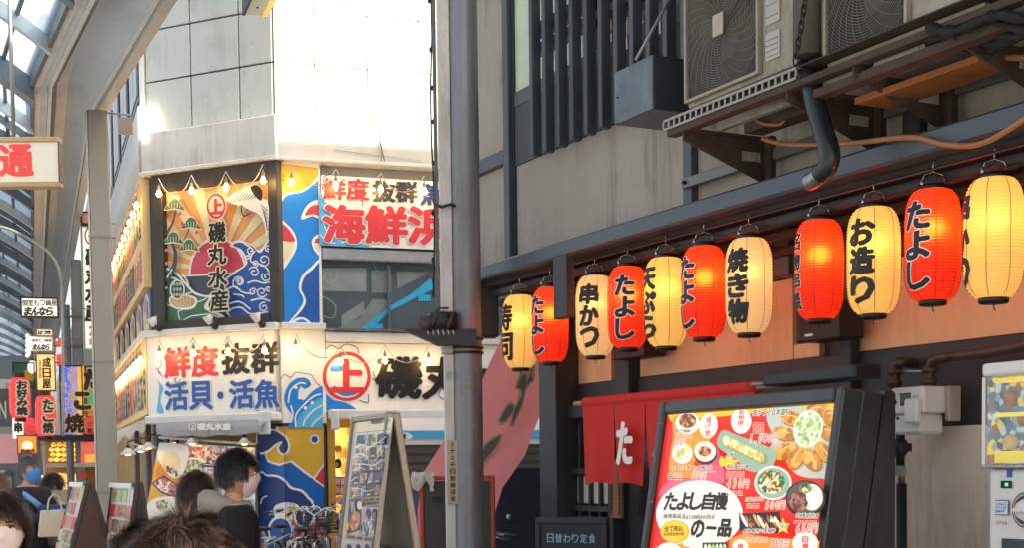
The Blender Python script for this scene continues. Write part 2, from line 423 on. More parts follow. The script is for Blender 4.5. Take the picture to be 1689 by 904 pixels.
# ---- tavern building mass and its neighbours
STUC = M('stucco', '#a09a91', .85, sc=2.2, var=.1, bump=.1, bsc=70, dirt=.4, dcol='#5d554c', stretch=(1, 1, .5), streak=.75)
BLUEGREY = M('blue_grey_timber', '#434b53', .45, sc=5, var=.16, bump=.03, bsc=30, dirt=.45, dcol='#39434f', stretch=(1, 1, 1))
DARKWOOD = M('dark_timber', '#343131', .6, sc=6, var=.25, bump=.05, bsc=25, stretch=(.3, 1, 1), dirt=.3, dcol='#141414')
DARKWV = M('dark_timber_upright', '#2e3034', .55, sc=6, var=.25, bump=.05, bsc=25, stretch=(1, 1, .2), dirt=.3, dcol='#121214')
RUST = M('rusty_iron', '#453830', .8, sc=9, var=.35, bump=.12, bsc=60, dirt=.7, dcol='#4e2a18')
GALV = M('galvanised_rail', '#9a958a', .5, metal=.3, sc=9, var=.15, dirt=.6, dcol='#5a3b28')

ob = Thing('alley_building', 'plain grey concrete block hidden across the alley, shading the signs', 'building', FB, (6, -7.2, 0))
m = MB(); m.box(4.2, 30, -13, -7.2, 0, 11.9); ob.part('wall', m, M('grey_concrete', '#8c8a86', .8, dirt=.3))
m = MB(); m.box(4.0, 30.2, -13.2, -7.0, 11.9, 12.0); ob.part('roof', m, GMETAL)

# ================================================================== corner seafood building
cb = Thing('corner_building', 'white panelled corner building with festooned seafood restaurant signs on its cut corner', 'building', Fr((0, 0, 0), 0), (P1[0], P1[1], 0))
def zc(fr, px, py, y=0): return fr.at(px, py, y)[1]
zA = zc(FB, 474, 192); zB = zc(FC, 458, 266); zC = zc(FC, 458, 545); zD = zc(FC, 458, 682); zE = zc(FC, 440, 714)
rowh = zc(FC, 470, 99) - zA
X = FC.X; 
far = FL.w(-26, 0, 0); rt = FB.w(17, 0, 0)
wallm = M('cream_wall', '#c9c4b6', .7, sc=2, var=.06, dirt=.25)
m = MB()
inner = [FB.w(.05, .12, 0), FC.w(-.02, .12, 0), FC.w(cx0 + .05, .12, 0), FL.w(-26, .12, 0), FL.w(-26, 8, 0), FB.w(17, 9, 0), FB.w(17, .12, 0)]
inner = [(q.x, q.y) for q in inner]
m.slab(inner, zC - .1, 12.0)
cb.part('wall', m, wallm)
# metal cladding panels, each its own piece
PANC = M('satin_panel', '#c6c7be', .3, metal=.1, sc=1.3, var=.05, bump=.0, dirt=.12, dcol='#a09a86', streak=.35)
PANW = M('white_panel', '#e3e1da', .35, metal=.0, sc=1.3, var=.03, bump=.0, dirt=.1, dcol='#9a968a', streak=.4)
rows = [(zA + i * rowh, zA + (i + 1) * rowh) for i in range(4)]
g_ = .012
cols = [cx0, FC.at(318, 200)[0], FC.at(398, 200)[0], 0.0]
for a, b in zip(cols, cols[1:]):
    for z0, z1 in rows:
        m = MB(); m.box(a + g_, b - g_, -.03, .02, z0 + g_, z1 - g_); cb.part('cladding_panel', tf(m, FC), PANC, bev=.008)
c1 = FB.at(519, 150)[0]; dw = FB.at(606, 150)[0] - c1
cols = [0.0, c1] + [c1 + dw * i for i in range(1, 9)]
for a, b in zip(cols, cols[1:]):
    for z0, z1 in rows:
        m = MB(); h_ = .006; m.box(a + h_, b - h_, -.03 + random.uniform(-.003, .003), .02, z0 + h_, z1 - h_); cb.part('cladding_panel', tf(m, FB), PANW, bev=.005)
# joint backing
m = MB(); m.box(cx0, -.01, .03, .11, zA, zA + 4 * rowh); cb.part('panel_backing', tf(m, FC), M('joint_grey', '#5c5c58', .6))
m = MB(); m.box(0.01, cols[-1], .03, .11, zA, zA + 4 * rowh); cb.part('panel_backing', tf(m, FB), GMETAL)
# band course below the panels with a projecting lip
BAND = M('band_metal', '#d4d2ca', .4, metal=.05, sc=1.1, var=.1, dirt=.5, dcol='#8f8775', stretch=(1, 1, .4), streak=.5)
m = MB(); m.box(cx0 - .02, .12, -.16, .11, zB + .06, zA - .02); cb.part('band_course', tf(m, FC), BAND, bev=.01)
m = MB(); m.box(0.0, 14, -.15, .11, zB + .06, zA - .02); cb.part('band_course', tf(m, FB), M('sunlit_band', '#cfcabb', .45, sc=1.2, var=.08, dirt=.3, dcol='#a89c80'), bev=.01)
m = MB(); m.box(cx0 - .05, .16, -.22, .1, zB, zB + .055); cb.part('ledge', tf(m, FC), WMETAL, bev=.01)
m = MB(); m.box(.03, 14, -.21, .1, zB, zB + .055); cb.part('ledge', tf(m, FB), WMETAL, bev=.01)
# drop cracks of sealant and a small cross bracket on the sunny band
m = MB(); bx, bz = FB.at(629, 258, -.16)
m.tube([(bx, -.17, bz + .45), (bx, -.17, bz - .15)], .005, 5); m.tube([(bx - .75, -.17, bz + .06), (bx + .65, -.17, bz - .03)], .004, 5)
for q in (.2, .33): m.tube([(bx - .1 * q, -.18, bz + q), (bx + .05, -.19, bz - .1)], .006, 4)
cb.part('cable_cross', tf(m, FB), GMETAL)
# white corner strip at the left edge
m = MB(); m.box(cx0 - .12, cx0 - .02, -.05, .1, zA, zA + 4 * rowh); cb.part('corner_trim', tf(m, FC), PANW, bev=.01)
x_, z_ = FC.at(243, 206, -.1)
m = MB(); m.box(x_ - .05, x_ + .05, -.18, -.1, z_ - .26, z_ + .24); tb = cb.part('tube_lamp', tf(m, FC), M('lit_tube', '#fffdf2', .4, emit=5, ecol='#fff8dc', bump=0))  # glowing strip imitates the glare on the sunlit edge
# ledge between the floors
m = MB(); m.box(cx0 - .06, .1, -.24, .12, zC, zC + .1); cb.part('ledge', tf(m, FC), WMETAL, bev=.01)
xp = FB.at(530, 500)[0]                                                # pier width
m = MB(); m.box(.0, xp + .02, -.24, .12, zC + .001, zC + .1); cb.part('ledge', tf(m, FB), WMETAL, bev=.01)
z548 = zc(FB, 533, 549)
m = MB(); m.box(xp + .03, 14, -.2, .12, z548 - .16, z548); cb.part('ledge', tf(m, FB), WMETAL, bev=.01)
m = MB(); m.box(xp + .05, 14, -.24, -.05, z548 + .01, z548 + .05); cb.part('ledge_rail', tf(m, FB), STEEL)

# ---- lower storey core (recessed shopfront)
m = MB()
lo = [FB.w(xp, .7, 0), FB.w(17, .7, 0), FB.w(17, 9, 0), FL.w(-26, 8, 0), FL.w(-26, .6, 0), FL.w(-.6, .9, 0), FC.w(cx0 + .9, 1.2, 0), FC.w(-.5, .9, 0)]
m.slab([(q.x, q.y) for q in lo], 0, zC - .101)
cb.part('shopfront_wall', m, M('ochre_shop_wall', '#c9a467', .7, sc=2, var=.1, dirt=.3, dcol='#6a4a28'))

# ---- painted corner pier, upper storey: blue wave on yellow
pier = Thing('painted_pier_panel', 'upper storey corner panel printed with a blue wave over yellow', 'sign panel', FB, (0, 0, zC + .1))
m = MB(); m.box(.002, xp, -.08, .115, zC + .102, zB - .002); pier.part('board', m, WHT)
q = Pr(pier, FB, -.082, sc=2.916, ox=450, oy=250)
cl = [(32, 55), (218, 80), (226, 840), (44, 836)]
q.clip = cl
q.poly(BLUE, cl)
q.poly(WHT, [(20, 40), (230, 60), (222, 130), (150, 190), (100, 200), (60, 215), (30, 245)], True)
q.poly(YEL, [(20, 30), (230, 50), (215, 118), (150, 180), (95, 188), (55, 200), (30, 232)], True)
q.poly(WHT, [(20, 330), (70, 350), (108, 400), (115, 460), (85, 520), (38, 560)], True)
q.poly(RED, [(20, 338), (62, 358), (95, 400), (103, 432), (20, 420)], True)
q.poly(CREAM, [(20, 424), (100, 436), (92, 490), (70, 520), (30, 548)])
q.poly(WHT, [(225, 235), (180, 245), (150, 280), (138, 325), (190, 310), (225, 318)], True)
q.poly(RED, [(225, 258), (185, 262), (160, 290), (158, 306), (195, 300), (225, 306)], True)
q.poly(WHT, [(225, 400), (195, 415), (188, 440), (200, 475), (225, 495)], True)
q.poly(RED, [(225, 412), (205, 420), (200, 440), (225, 440)]); q.poly(CREAM, [(225, 442), (200, 446), (210, 470), (225, 484)])
q.poly(WHT, [(240, 535), (180, 560), (140, 600), (125, 660), (148, 715), (120, 770), (70, 830), (60, 850), (240, 850)], True)
q.poly(DBLUE, [(240, 548), (190, 570), (152, 606), (138, 660), (160, 718), (140, 765), (95, 815), (85, 850), (240, 850)], True)
q.poly(WHT, [(75, 850), (110, 805), (150, 800), (185, 825), (195, 850)], True)
q.poly(BLUE, [(90, 850), (118, 815), (150, 810), (172, 830), (182, 850)], True)
q.ch(BLK, '上', (52, 120), 22, 40, .0); q.done()

# ---- framed sunrise mural on the cut corner
mu = Thing('sunrise_mural_sign', 'dark framed mural of sunrise, crane, pines and waves with black brush characters', 'sign', FC, (0, 0, zC + .1))
def Z4(X, Y): return (180 + X / 2.741, 230 + Y / 2.741)
def fpt(X, Y, y): a = Z4(X, Y); return FC.at(a[0], a[1], y)
FRM = M('dark_frame_wood', '#3a3632', .5, sc=6, var=.2, dirt=.3, dcol='#1e1c1a')
xl = fpt(203, 500, -.1)[0]; xr = fpt(772, 500, -.1)[0]; zt = zB - .004; zb = zC + .104
xli = fpt(250, 500, -.1)[0]; xri = fpt(728, 500, -.1)[0]; zti = fpt(490, 205, -.1)[1]; zbi = fpt(490, 808, -.1)[1]
m = MB(); m.box(cx0 + .0, -.002, .0, .1, zb, zt); mu.part('backing', m, FRM)
for a in ((xl, xli, zb, zt), (xri, xr, zb, zt), (xli + .002, xri - .002, zti, zt - .002), (xli + .002, xri - .002, zb + .002, zbi)):
    m = MB(); m.box(a[0], a[1], -.14, -.0, a[2], a[3]); mu.part('frame', m, FRM, bev=.012)
q = Pr(mu, FC, -.02, sc=2.741, ox=180, oy=230, step=.0012)
cl = [(246, 228), (726, 172), (740, 808), (256, 836)]; q.clip = cl
q.poly(ORG, cl)
cc = (487, 590)
for i in range(11):
    a = R_(183 + i * 17.4); b = R_(183 + i * 17.4 + 8.2)
    q.poly(CREAM, [cc, (cc[0] + 900 * math.cos(a), cc[1] + 900 * math.sin(a)), (cc[0] + 900 * math.cos(b), cc[1] + 900 * math.sin(b))])
q.ell(WHT, (490, 600), 130, 160, 40); q.ell(M('sun_red_print', '#cf4a5e', .5, var=.05), (490, 604), 122, 152, 40)
q.poly(WHT, [(240, 622), (740, 590), (745, 840), (240, 850)])
q.poly(SLATE, [(240, 628), (740, 596), (745, 840), (240, 850)])
# blue sea at the right, with curls
q.poly(WHT, [(520, 640), (560, 600), (615, 560), (590, 500), (545, 480), (580, 455), (640, 470), (680, 500), (740, 450), (745, 815), (560, 815), (530, 740)], True)
q.poly(DBLUE, [(530, 645), (570, 606), (625, 560), (602, 500), (560, 478), (590, 465), (645, 482), (685, 512), (745, 462), (745, 815), (565, 815), (540, 740)], True)
random.seed(3)
for (X, Y, r, d) in ((588, 645, 34, 1), (588, 645, 16, 1), (700, 545, 30, -1), (655, 600, 26, 1), (712, 620, 24, -1), (690, 690, 26, 1), (640, 500, 20, 1), (700, 760, 24, -1), (660, 560, 16, -1), (720, 490, 16, 1), (650, 690, 18, -1), (720, 680, 14, 1), (625, 530, 12, 1)):
    q.spiral(WHT, (X, Y), r, 1.3, 6, random.random() * 6, d)
for pts in ([(530, 680), (570, 665), (600, 690), (650, 700)], [(540, 745), (590, 735), (640, 770)], [(530, 790), (560, 765), (600, 762), (640, 790), (720, 780)], [(610, 470), (650, 500), (640, 550), (700, 570), (730, 610)], [(560, 700), (600, 706), (610, 718)], [(625, 650), (660, 640), (700, 650), (740, 640)], [(640, 730), (690, 720), (735, 735)]):
    q.line(WHT, pts, 7)
# green headland, turtle, grass
q.poly(WHT, [(240, 600), (300, 598), (350, 650), (390, 690), (440, 706), (470, 700), (450, 760), (520, 800), (500, 850), (240, 850)], True)
q.poly(GRN, [(240, 610), (296, 606), (345, 660), (385, 700), (440, 716), (450, 720), (430, 765), (500, 806), (490, 850), (240, 850)], True)
q.line(WHT, [(250, 740), (300, 760), (340, 742), (400, 735), (440, 720)], 5); q.line(WHT, [(320, 820), (310, 780), (360, 760)], 5, False); q.line(WHT, [(320, 826), (370, 800), (410, 830), (450, 790), (500, 806)], 5, False)
q.poly(WHT, [(275, 715), (330, 700), (395, 720), (380, 765), (310, 770), (275, 745)], True); q.poly(M('tan_print', '#c9a060', .5), [(282, 718), (330, 706), (385, 724), (372, 756), (310, 760), (282, 742)], True)
for k in range(6): q.line(CREAM, [(290 + k * 15, 712), (296 + k * 14, 738), (320 + k * 10, 758)], 3)
q.ell(WHT, (308, 680), 34, 46, 20); q.ell(SLATE, (308, 680), 28, 40, 20)
for k in range(9): q.ell(M('turtle_print', '#a8c09a', .5), (294 + (k % 3) * 14, 655 + (k // 3) * 24), 6, 9, 8)
for pts in ([(258, 640), (280, 625), (310, 636)], [(330, 610), (352, 640), (360, 668)], [(262, 668), (246, 690)], [(345, 700), (372, 690), (360, 670)]): q.line(WHT, pts, 6)
# pines
q.line(SLATE, [(256, 640), (290, 580), (300, 520), (285, 470)], (26, 12)); q.line(WHT, [(262, 625), (285, 585)], 5)
q.line(SLATE, [(255, 430), (285, 380), (300, 320)], (12, 7)); q.line(SLATE, [(340, 450), (355, 420), (362, 400)], 5)
for (X, Y, r) in ((295, 300, 44), (290, 452, 44), (370, 385, 44), (360, 485, 44)):
    q.poly(CREAM, [(X - r - 4, Y + 20), (X - r * .6, Y - 14), (X - 8, Y - 38), (X + 12, Y - 36), (X + r * .6, Y - 12), (X + r + 4, Y + 22), (X, Y + 16)], True)
    q.poly(GRN, [(X - r, Y + 16), (X - r * .6, Y - 10), (X - 8, Y - 32), (X + 12, Y - 30), (X + r * .6, Y - 8), (X + r, Y + 18), (X, Y + 10)], True)
    for k in (-24, -12, 0, 12, 24): q.line(CREAM, [(X + k, Y + 8), (X + k * 1.1, Y - 14)], 2.5, False)
for (X, Y) in ((320, 335), (395, 420), (258, 500), (260, 560), (330, 380)): q.ell(M('pink_print', '#d8607a', .5), (X, Y), 8, 9, 6)
# crane
q.poly(WHT, [(530, 270), (570, 240), (620, 225), (650, 230), (690, 260), (722, 300), (715, 440), (700, 380), (680, 340), (640, 320), (600, 300), (560, 290)], True)
q.poly(BLK, [(640, 215), (665, 205), (692, 230), (688, 275), (665, 260), (650, 240)], True)
for k in range(9): q.line(SLATE, [(545 + k * 14, 288 - k * 3), (580 + k * 12, 236 + k * 2)], 2.5, False)
for k in range(6): q.line(SLATE, [(685 + k * 4, 290 + k * 12), (715, 320 + k * 18)], 2.5, False)
q.line(BLK, [(640, 330), (610, 345), (598, 320), (600, 295)], 5)
# brush characters
q.ell(WHT, (483, 300), 47, 62, 30); q.ell(RED, (483, 300), 43, 58, 30); q.ell(CREAM, (483, 300), 34, 47, 30); q.ch(RED, '上', (483, 302), 56, 64, .018); q.y -= .006
for ch, c, w, h in (('磯', (488, 418), 74, 88), ('丸', (488, 520), 82, 88), ('水', (492, 624), 84, 92), ('産', (498, 730), 78, 92)):
    q.ch(BLK, ch, c, w, h, .012, slant=.05, omat=CREAM, obold=.022); q.y -= .004
q.done()
for i, px in enumerate((262, 354, 432)):
    x, z = FC.at(px, 532 + (2 - i) * 3, -.2)
    t = Thing('spotlight', ['white cone spotlight at the left foot of the sunrise mural', 'white cone spotlight under the middle of the sunrise mural', 'white cone spotlight at the right foot of the sunrise mural'][i], 'spotlight', FC, (x, -.2, z - .1))
    m = MB(); m.tube([(x, -.2, z - .1), (x + .04, -.24, z - .05), (x, -.3, z)], .022, 8); m.ball((x + .05, -.26, z - .04), .06, 10); t.part('bracket', m, DMETAL)
    m = MB(); m.tube([(x, -.3, z - .01), (x - .03, -.34, z + .12)], [.04, .09], 14); t.part('shade', m, WMETAL)

# ---- upper sign on the sunny side
s2 = Thing('seafood_sign', 'upper white sign with large red brush characters above the wide window', 'sign', FB, (xp + .5, -.1, 4))
zt = zc(FB, 560, 290, -.12); zb_ = zc(FB, 560, 405, -.12)
m = MB(); m.box(xp + .012, 9.5, -.115, .1, zb_, zt); s2.part('board', m, M('sign_white', '#efece6', .45, var=.04, sc=2, dirt=.12, dcol='#b0a68c', streak=.2))
q = Pr(s2, FB, -.117, sc=2.916, ox=450, oy=250)
q.poly(SKYB, [(224, 175), (250, 240), (300, 260), (262, 330), (290, 395), (400, 420), (480, 462), (226, 448)])
for pts in ([(240, 330), (270, 400), (330, 430), (400, 440)], [(226, 395), (260, 430), (300, 440)], [(270, 240), (300, 230), (330, 250), (350, 240), (390, 250)], [(330, 440), (380, 420), (430, 440), (470, 455)]): q.line(WHT, pts, 5)
for pts in ([(300, 100), (250, 120), (240, 180)], [(380, 232), (400, 225), (430, 235), (432, 262)]): q.line(BLK, pts, 3)
q.row(RED, '鮮度', (240, 178), (465, 182), 96, .014, omat=WHT, obold=.01)
q.row(M('charcoal_print', '#33343a', .5), '抜群', (478, 188), (700, 194), 96, .014)
q.row(NAVY, '魚介', (708, 205), (930, 212), 96, .014)
q.row(RED, '海鮮浜焼', (240, 346), (1060, 362), 172, .03, omat=WHT, obold=.014)
q.done()

# ---- the wide window under it
wt = zc(FB, 540, 412, 0); wb = z548 + .002
xw1 = 9.4
win = Thing('wide_window', 'wide dark window with painted reflections of the alley between the two seafood signs', 'window', FB, (xp, 0, wb))
m = MB(); m.box(xp + .01, xw1, -.1, .1, wt - .16, wt + .02); win.part('shutter_box', m, M('grey_shutter_box', '#9aa0a6', .4, metal=.3), bev=.02)
gl = M('dark_window_glass', '#56636a', .12, var=.3, sc=.8, bump=0, spec=.9)
xx = xp + .02; n = 0
while xx < xw1 - .5:
    m = MB(); m.box(xx + .02, xx + 1.05, .05, .06, wb + .05, wt - .18); win.part('pane', m, gl)
    m = MB(); m.box(xx + 1.05, xx + 1.09, .0, .08, wb + .03, wt - .17); win.part('mullion', m, M('window_frame_grey', '#6e767c', .4, metal=.5)); xx += 1.07
m = MB(); m.box(xp + .01, xw1, -.02, .09, wb + .003, wb + .04); win.part('frame', m, MATS['window_frame_grey'])
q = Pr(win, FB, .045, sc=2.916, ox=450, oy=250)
GT = M('faint_reflection', '#7d8584', .5, var=.3, sc=1.5)  # reflections painted as flat shapes over the panes
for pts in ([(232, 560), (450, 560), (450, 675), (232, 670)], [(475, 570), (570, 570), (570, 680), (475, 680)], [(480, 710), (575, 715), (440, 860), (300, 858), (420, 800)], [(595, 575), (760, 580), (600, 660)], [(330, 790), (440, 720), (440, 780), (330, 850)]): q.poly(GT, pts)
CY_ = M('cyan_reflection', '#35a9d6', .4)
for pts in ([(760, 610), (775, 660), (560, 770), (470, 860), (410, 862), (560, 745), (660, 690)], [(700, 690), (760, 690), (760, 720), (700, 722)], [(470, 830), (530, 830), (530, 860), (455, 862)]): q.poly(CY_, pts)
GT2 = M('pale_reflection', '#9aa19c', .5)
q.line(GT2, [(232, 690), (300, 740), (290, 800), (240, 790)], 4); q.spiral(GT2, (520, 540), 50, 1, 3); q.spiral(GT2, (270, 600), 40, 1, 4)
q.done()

# ---- lower fascia signs
zs0 = zD + .0; zs1 = zC - .004
s3 = Thing('corner_fascia_sign', 'lower corner sign with red, black and blue characters above the grey awning', 'sign', FC, (-.9, -.1, zs0))
m = MB(); m.box(cx0 - .02, -.002, -.13, .1, zs0, zs1); s3.part('board', m, MATS['sign_white'])
q = Pr(s3, FC, -.132, sc=2.484, ox=180, oy=540)
for pts in ([(192, 215), (205, 240), (200, 300), (196, 350), (225, 350), (210, 300), (222, 250)],): q.poly(SKYB, pts, True)
for pts in ([(196, 120), (215, 150), (200, 180), (222, 205)], [(190, 170), (212, 190)], [(590, 300), (600, 340), (640, 345)]): q.line(DBLUE, pts, 3)
for X, Y in ((245, 228), (275, 215)): q.spiral(BLK, (X, Y), 15, .8, 3)
q.row(RED, '鮮度', (222, 148), (448, 138), 118, .018)
q.row(BLK, '抜群', (458, 132), (696, 124), 120, .02)
q.row(DBLUE, '活貝', (226, 284), (426, 280), 112, .018, omat=WHT, obold=.01)
q.ell(DBLUE, (455, 280), 13, 16, 12)
q.row(DBLUE, '活魚', (490, 276), (700, 274), 112, .018, omat=WHT, obold=.01)
q.done()
def wave(q, S, ox, oy):
    f = lambda pts: [(ox + a * S, oy + b * S) for a, b in pts]
    q.line(DBLUE, f([(0, 30), (14, 8), (40, 20), (60, 0), (90, 4), (120, 10), (140, 40), (165, 60)]), 3 * S)
    q.poly(BLUE, f([(20, 130), (15, 90), (35, 45), (70, 22), (105, 25), (120, 50), (95, 65), (80, 55), (70, 85), (90, 110), (120, 80), (150, 60), (168, 70), (168, 225), (30, 225), (50, 180)]), True)
    q.poly(SKYB, f([(60, 225), (70, 180), (100, 140), (140, 110), (168, 110), (168, 225)]), True)
    for pts in ([(30, 120), (40, 70), (75, 42), (100, 45)], [(60, 215), (60, 170), (90, 130), (130, 95), (160, 85)], [(90, 222), (95, 190), (130, 150), (165, 130)], [(120, 222), (130, 200), (166, 170)], [(40, 200), (48, 165), (40, 130)]): q.line(WHT, f(pts), 6 * S)
    for X, Y in ((75, 100), (98, 140), (125, 120), (60, 60)): q.ell(WHT, f([(X, Y)])[0], 7 * S, 7 * S, 10)
s4 = Thing('wave_fascia_panel', 'short white fascia panel with a blue breaking wave on the lower corner pier', 'sign panel', FB, (0, -.1, zs0))
m = MB(); m.box(.002, xp + .02, -.13, .1, zs0 - .16, zs1 + .0); s4.part('board', m, MATS['sign_white'])
q = Pr(s4, FB, -.132, sc=2.484, ox=450, oy=540); q.clip = [(12, 30), (204, 30), (206, 412), (22, 412)]
wave(q, 1.04, 32, 186); q.done()
s5 = Thing('emblem_fascia_sign', 'long white shop sign with a red ringed emblem and black brush characters', 'sign', FB, (xp + 1, -.1, zs0))
zt5 = z548 - .17; zb5 = zc(FB, 560, 679, -.12)
m = MB(); m.box(xp + .03, 10.5, -.125, .1, zb5, zt5); s5.part('board', m, MATS['sign_white'])
q = Pr(s5, FB, -.127, sc=2.484, ox=450, oy=540)
q.clip = [(204, 70), (2000, 80), (2000, 345), (206, 341)]
q.poly(BLUE, [(200, 265), (250, 300), (300, 310), (340, 345), (200, 345)], True)
for pts in ([(205, 100), (240, 75), (270, 90), (300, 70), (345, 85), (352, 110)], [(395, 250), (380, 230), (392, 200), (420, 220), (410, 180)], [(355, 300), (390, 310), (392, 275)], [(690, 250), (680, 280), (705, 300)]): q.line(DBLUE, pts, 3.5)
q.ell(WHT, (303, 203), 103, 106, 40); q.ell(RED, (303, 203), 99, 102, 40); q.ell(MATS['sign_white'], (303, 203), 84, 87, 40)
q.poly(BLUE, [(235, 180), (250, 150), (285, 140), (285, 180)], True); q.poly(BLUE, [(250, 240), (280, 255), (340, 250), (350, 270), (300, 284), (260, 268)], True)
q.ch(RED, '上', (305, 200), 128, 128, .03); q.y -= .005
q.row(BLK, '磯丸水産', (420, 206), (1200, 218), 165, .028, slant=.08)
q.done()

# ---- arcade face of the building: windows, panels, angled signs
dw_ = M('dark_window_frames', '#3b3d40', .4, metal=.3); gl2 = M('hazy_glass', '#a8aaa2', .35, var=.1, spec=.3, bump=0)
m = MB(); m.box(-26, -.02, -.15, .1, zB + .0, zB + 1.15); cb.part('side_band', tf(m, FL), M('pale_side_band', '#c4c2ba', .5, var=.05, dirt=.2))
for i in range(9):
    x1 = -1.0 - i * 2.6
    m = MB(); m.box(x1 - 1.9, x1, -.06, .1, zB + 1.5, zB + 3.2); f_ = cb.part('window', tf(m, FL), dw_)
    m = MB(); m.box(x1 - 1.75, x1 - 1.0, -.08, -.061, zB + 1.6, zB + 3.1); cb.part('pane', tf(m, FL), gl2, parent=f_)
    m = MB(); m.box(x1 - .9, x1 - .15, -.08, -.061, zB + 1.6, zB + 3.1); cb.part('pane', tf(m, FL), gl2, parent=f_)
m = MB(); m.box(-26, -.02, -.03, .1, zB + 1.16, zA + 4 * rowh); cb.part('side_cladding', tf(m, FL), M('side_wall_grey', '#a4a4a0', .55, var=.07, sc=1.5))
sA = Thing('arcade_side_sign', 'upper sign of small dark characters on the arcade side, lit by a row of bulbs', 'sign', FL, (-5, -.1, 5))
m = MB(); m.box(-9.8, -.03, -.12, .09, zB - 1.75, zB - .01); sA.part('board', m, M('apricot_sign', '#eccb90', .5, var=.08, sc=3))
q = Pr(sA, FL, -.122)
for r in range(2):
    for i, ch in enumerate('鮮度抜群海鮮浜焼居酒屋磯丸水産'):
        put(q._mb((RED, BLK)[(i // 4 + r) % 2], 'lettering'), ch, -9.3 + i * .62, zB - .62 - r * .72, .5, .55, -.123, .02, steps=4)
q.done()
sB = Thing('arcade_side_wave_panel', 'navy, yellow and red wave panel between the two angled side signs', 'sign panel', FL, (-5, -.05, 4))
m = MB(); m.box(-9.6, -.04, -.02, .09, zC + .15, zB - 1.76); sB.part('board', m, NAVY)
q = Pr(sB, FL, -.022)
for i in range(6):
    xo = -1 - i * 1.6; zz = zC + .5
    for mt, sc_ in ((WHT, 1.12), (YEL, 1.0)): q.poly(mt, [(xo + math.cos(a) * .62 * sc_, zz + math.sin(a) * .3 * sc_) for a in [k * .5236 for k in range(12)]], raw=True)
    q.poly(RED, [(xo - .5, zz + .05), (xo - .2, zz + .27), (xo + .1, zz + .28), (xo + .2, zz + .05)], raw=True)
    q.poly(WHT, [(xo + .3 + math.cos(a) * .3, zz + math.sin(a) * .3) for a in [k * .5236 for k in range(12)]], raw=True); q.poly(NAVY, [(xo + .3 + math.cos(a) * .22, zz + math.sin(a) * .22) for a in [k * .5236 for k in range(12)]], raw=True)
q.done()
m = MB(); m.box(-26, -.02, -.2, .1, zC, zC + .1); cb.part('ledge', tf(m, FL), WMETAL, bev=.01)
sC = Thing('arcade_side_fascia', 'lower side sign of dark characters on yellow beside the bright row of bulbs', 'sign', FL, (-5, -.1, 3))
m = MB(); m.box(-9.8, -.03, -.12, .09, zD + .05, zC - .01); sC.part('board', m, M('cream_sign', '#f0d48c', .5, var=.06, sc=3))
q = Pr(sC, FL, -.122)
for i, ch in enumerate('活貝活魚鮮度抜群磯丸水産活貝'):
    put(q._mb((BLK, RED, DBLUE)[i // 2 % 3], 'lettering'), ch, -9.3 + i * .68, (zD + zC) / 2 - .08, .55, .8, -.124, .02, steps=4)
q.poly(YEL, [(-9.7, zD + .8), (-5, zD + .9), (-2, zD + 1.0), (-2, zD + .75), (-9.7, zD + .6)], raw=True)
q.done()
for pa_, pb_ in ((-.75, -.06), (-2.6, -2.2), (-5.6, -5.2)): m = MB(); m.box(pa_, pb_, .02, .1, 0, zD + .04); cb.part('side_pillar', tf(m, FL), M('navy_wave_pillar', '#39456a', .5))
for x in (-1.4, -3.2, -4.4):
    m = MB(); m.box(x - .55, x + .1, .45, .5, 0, 2.2); f_ = cb.part('door', tf(m, FL), dw_); m = MB(); m.box(x - .5, x - .02, .43, .449, .2, 2.1); cb.part('pane', tf(m, FL), M('warm_lit_glass', '#e7b45c', .4, emit=1.0, ecol='#f2b45a', bump=0), parent=f_)

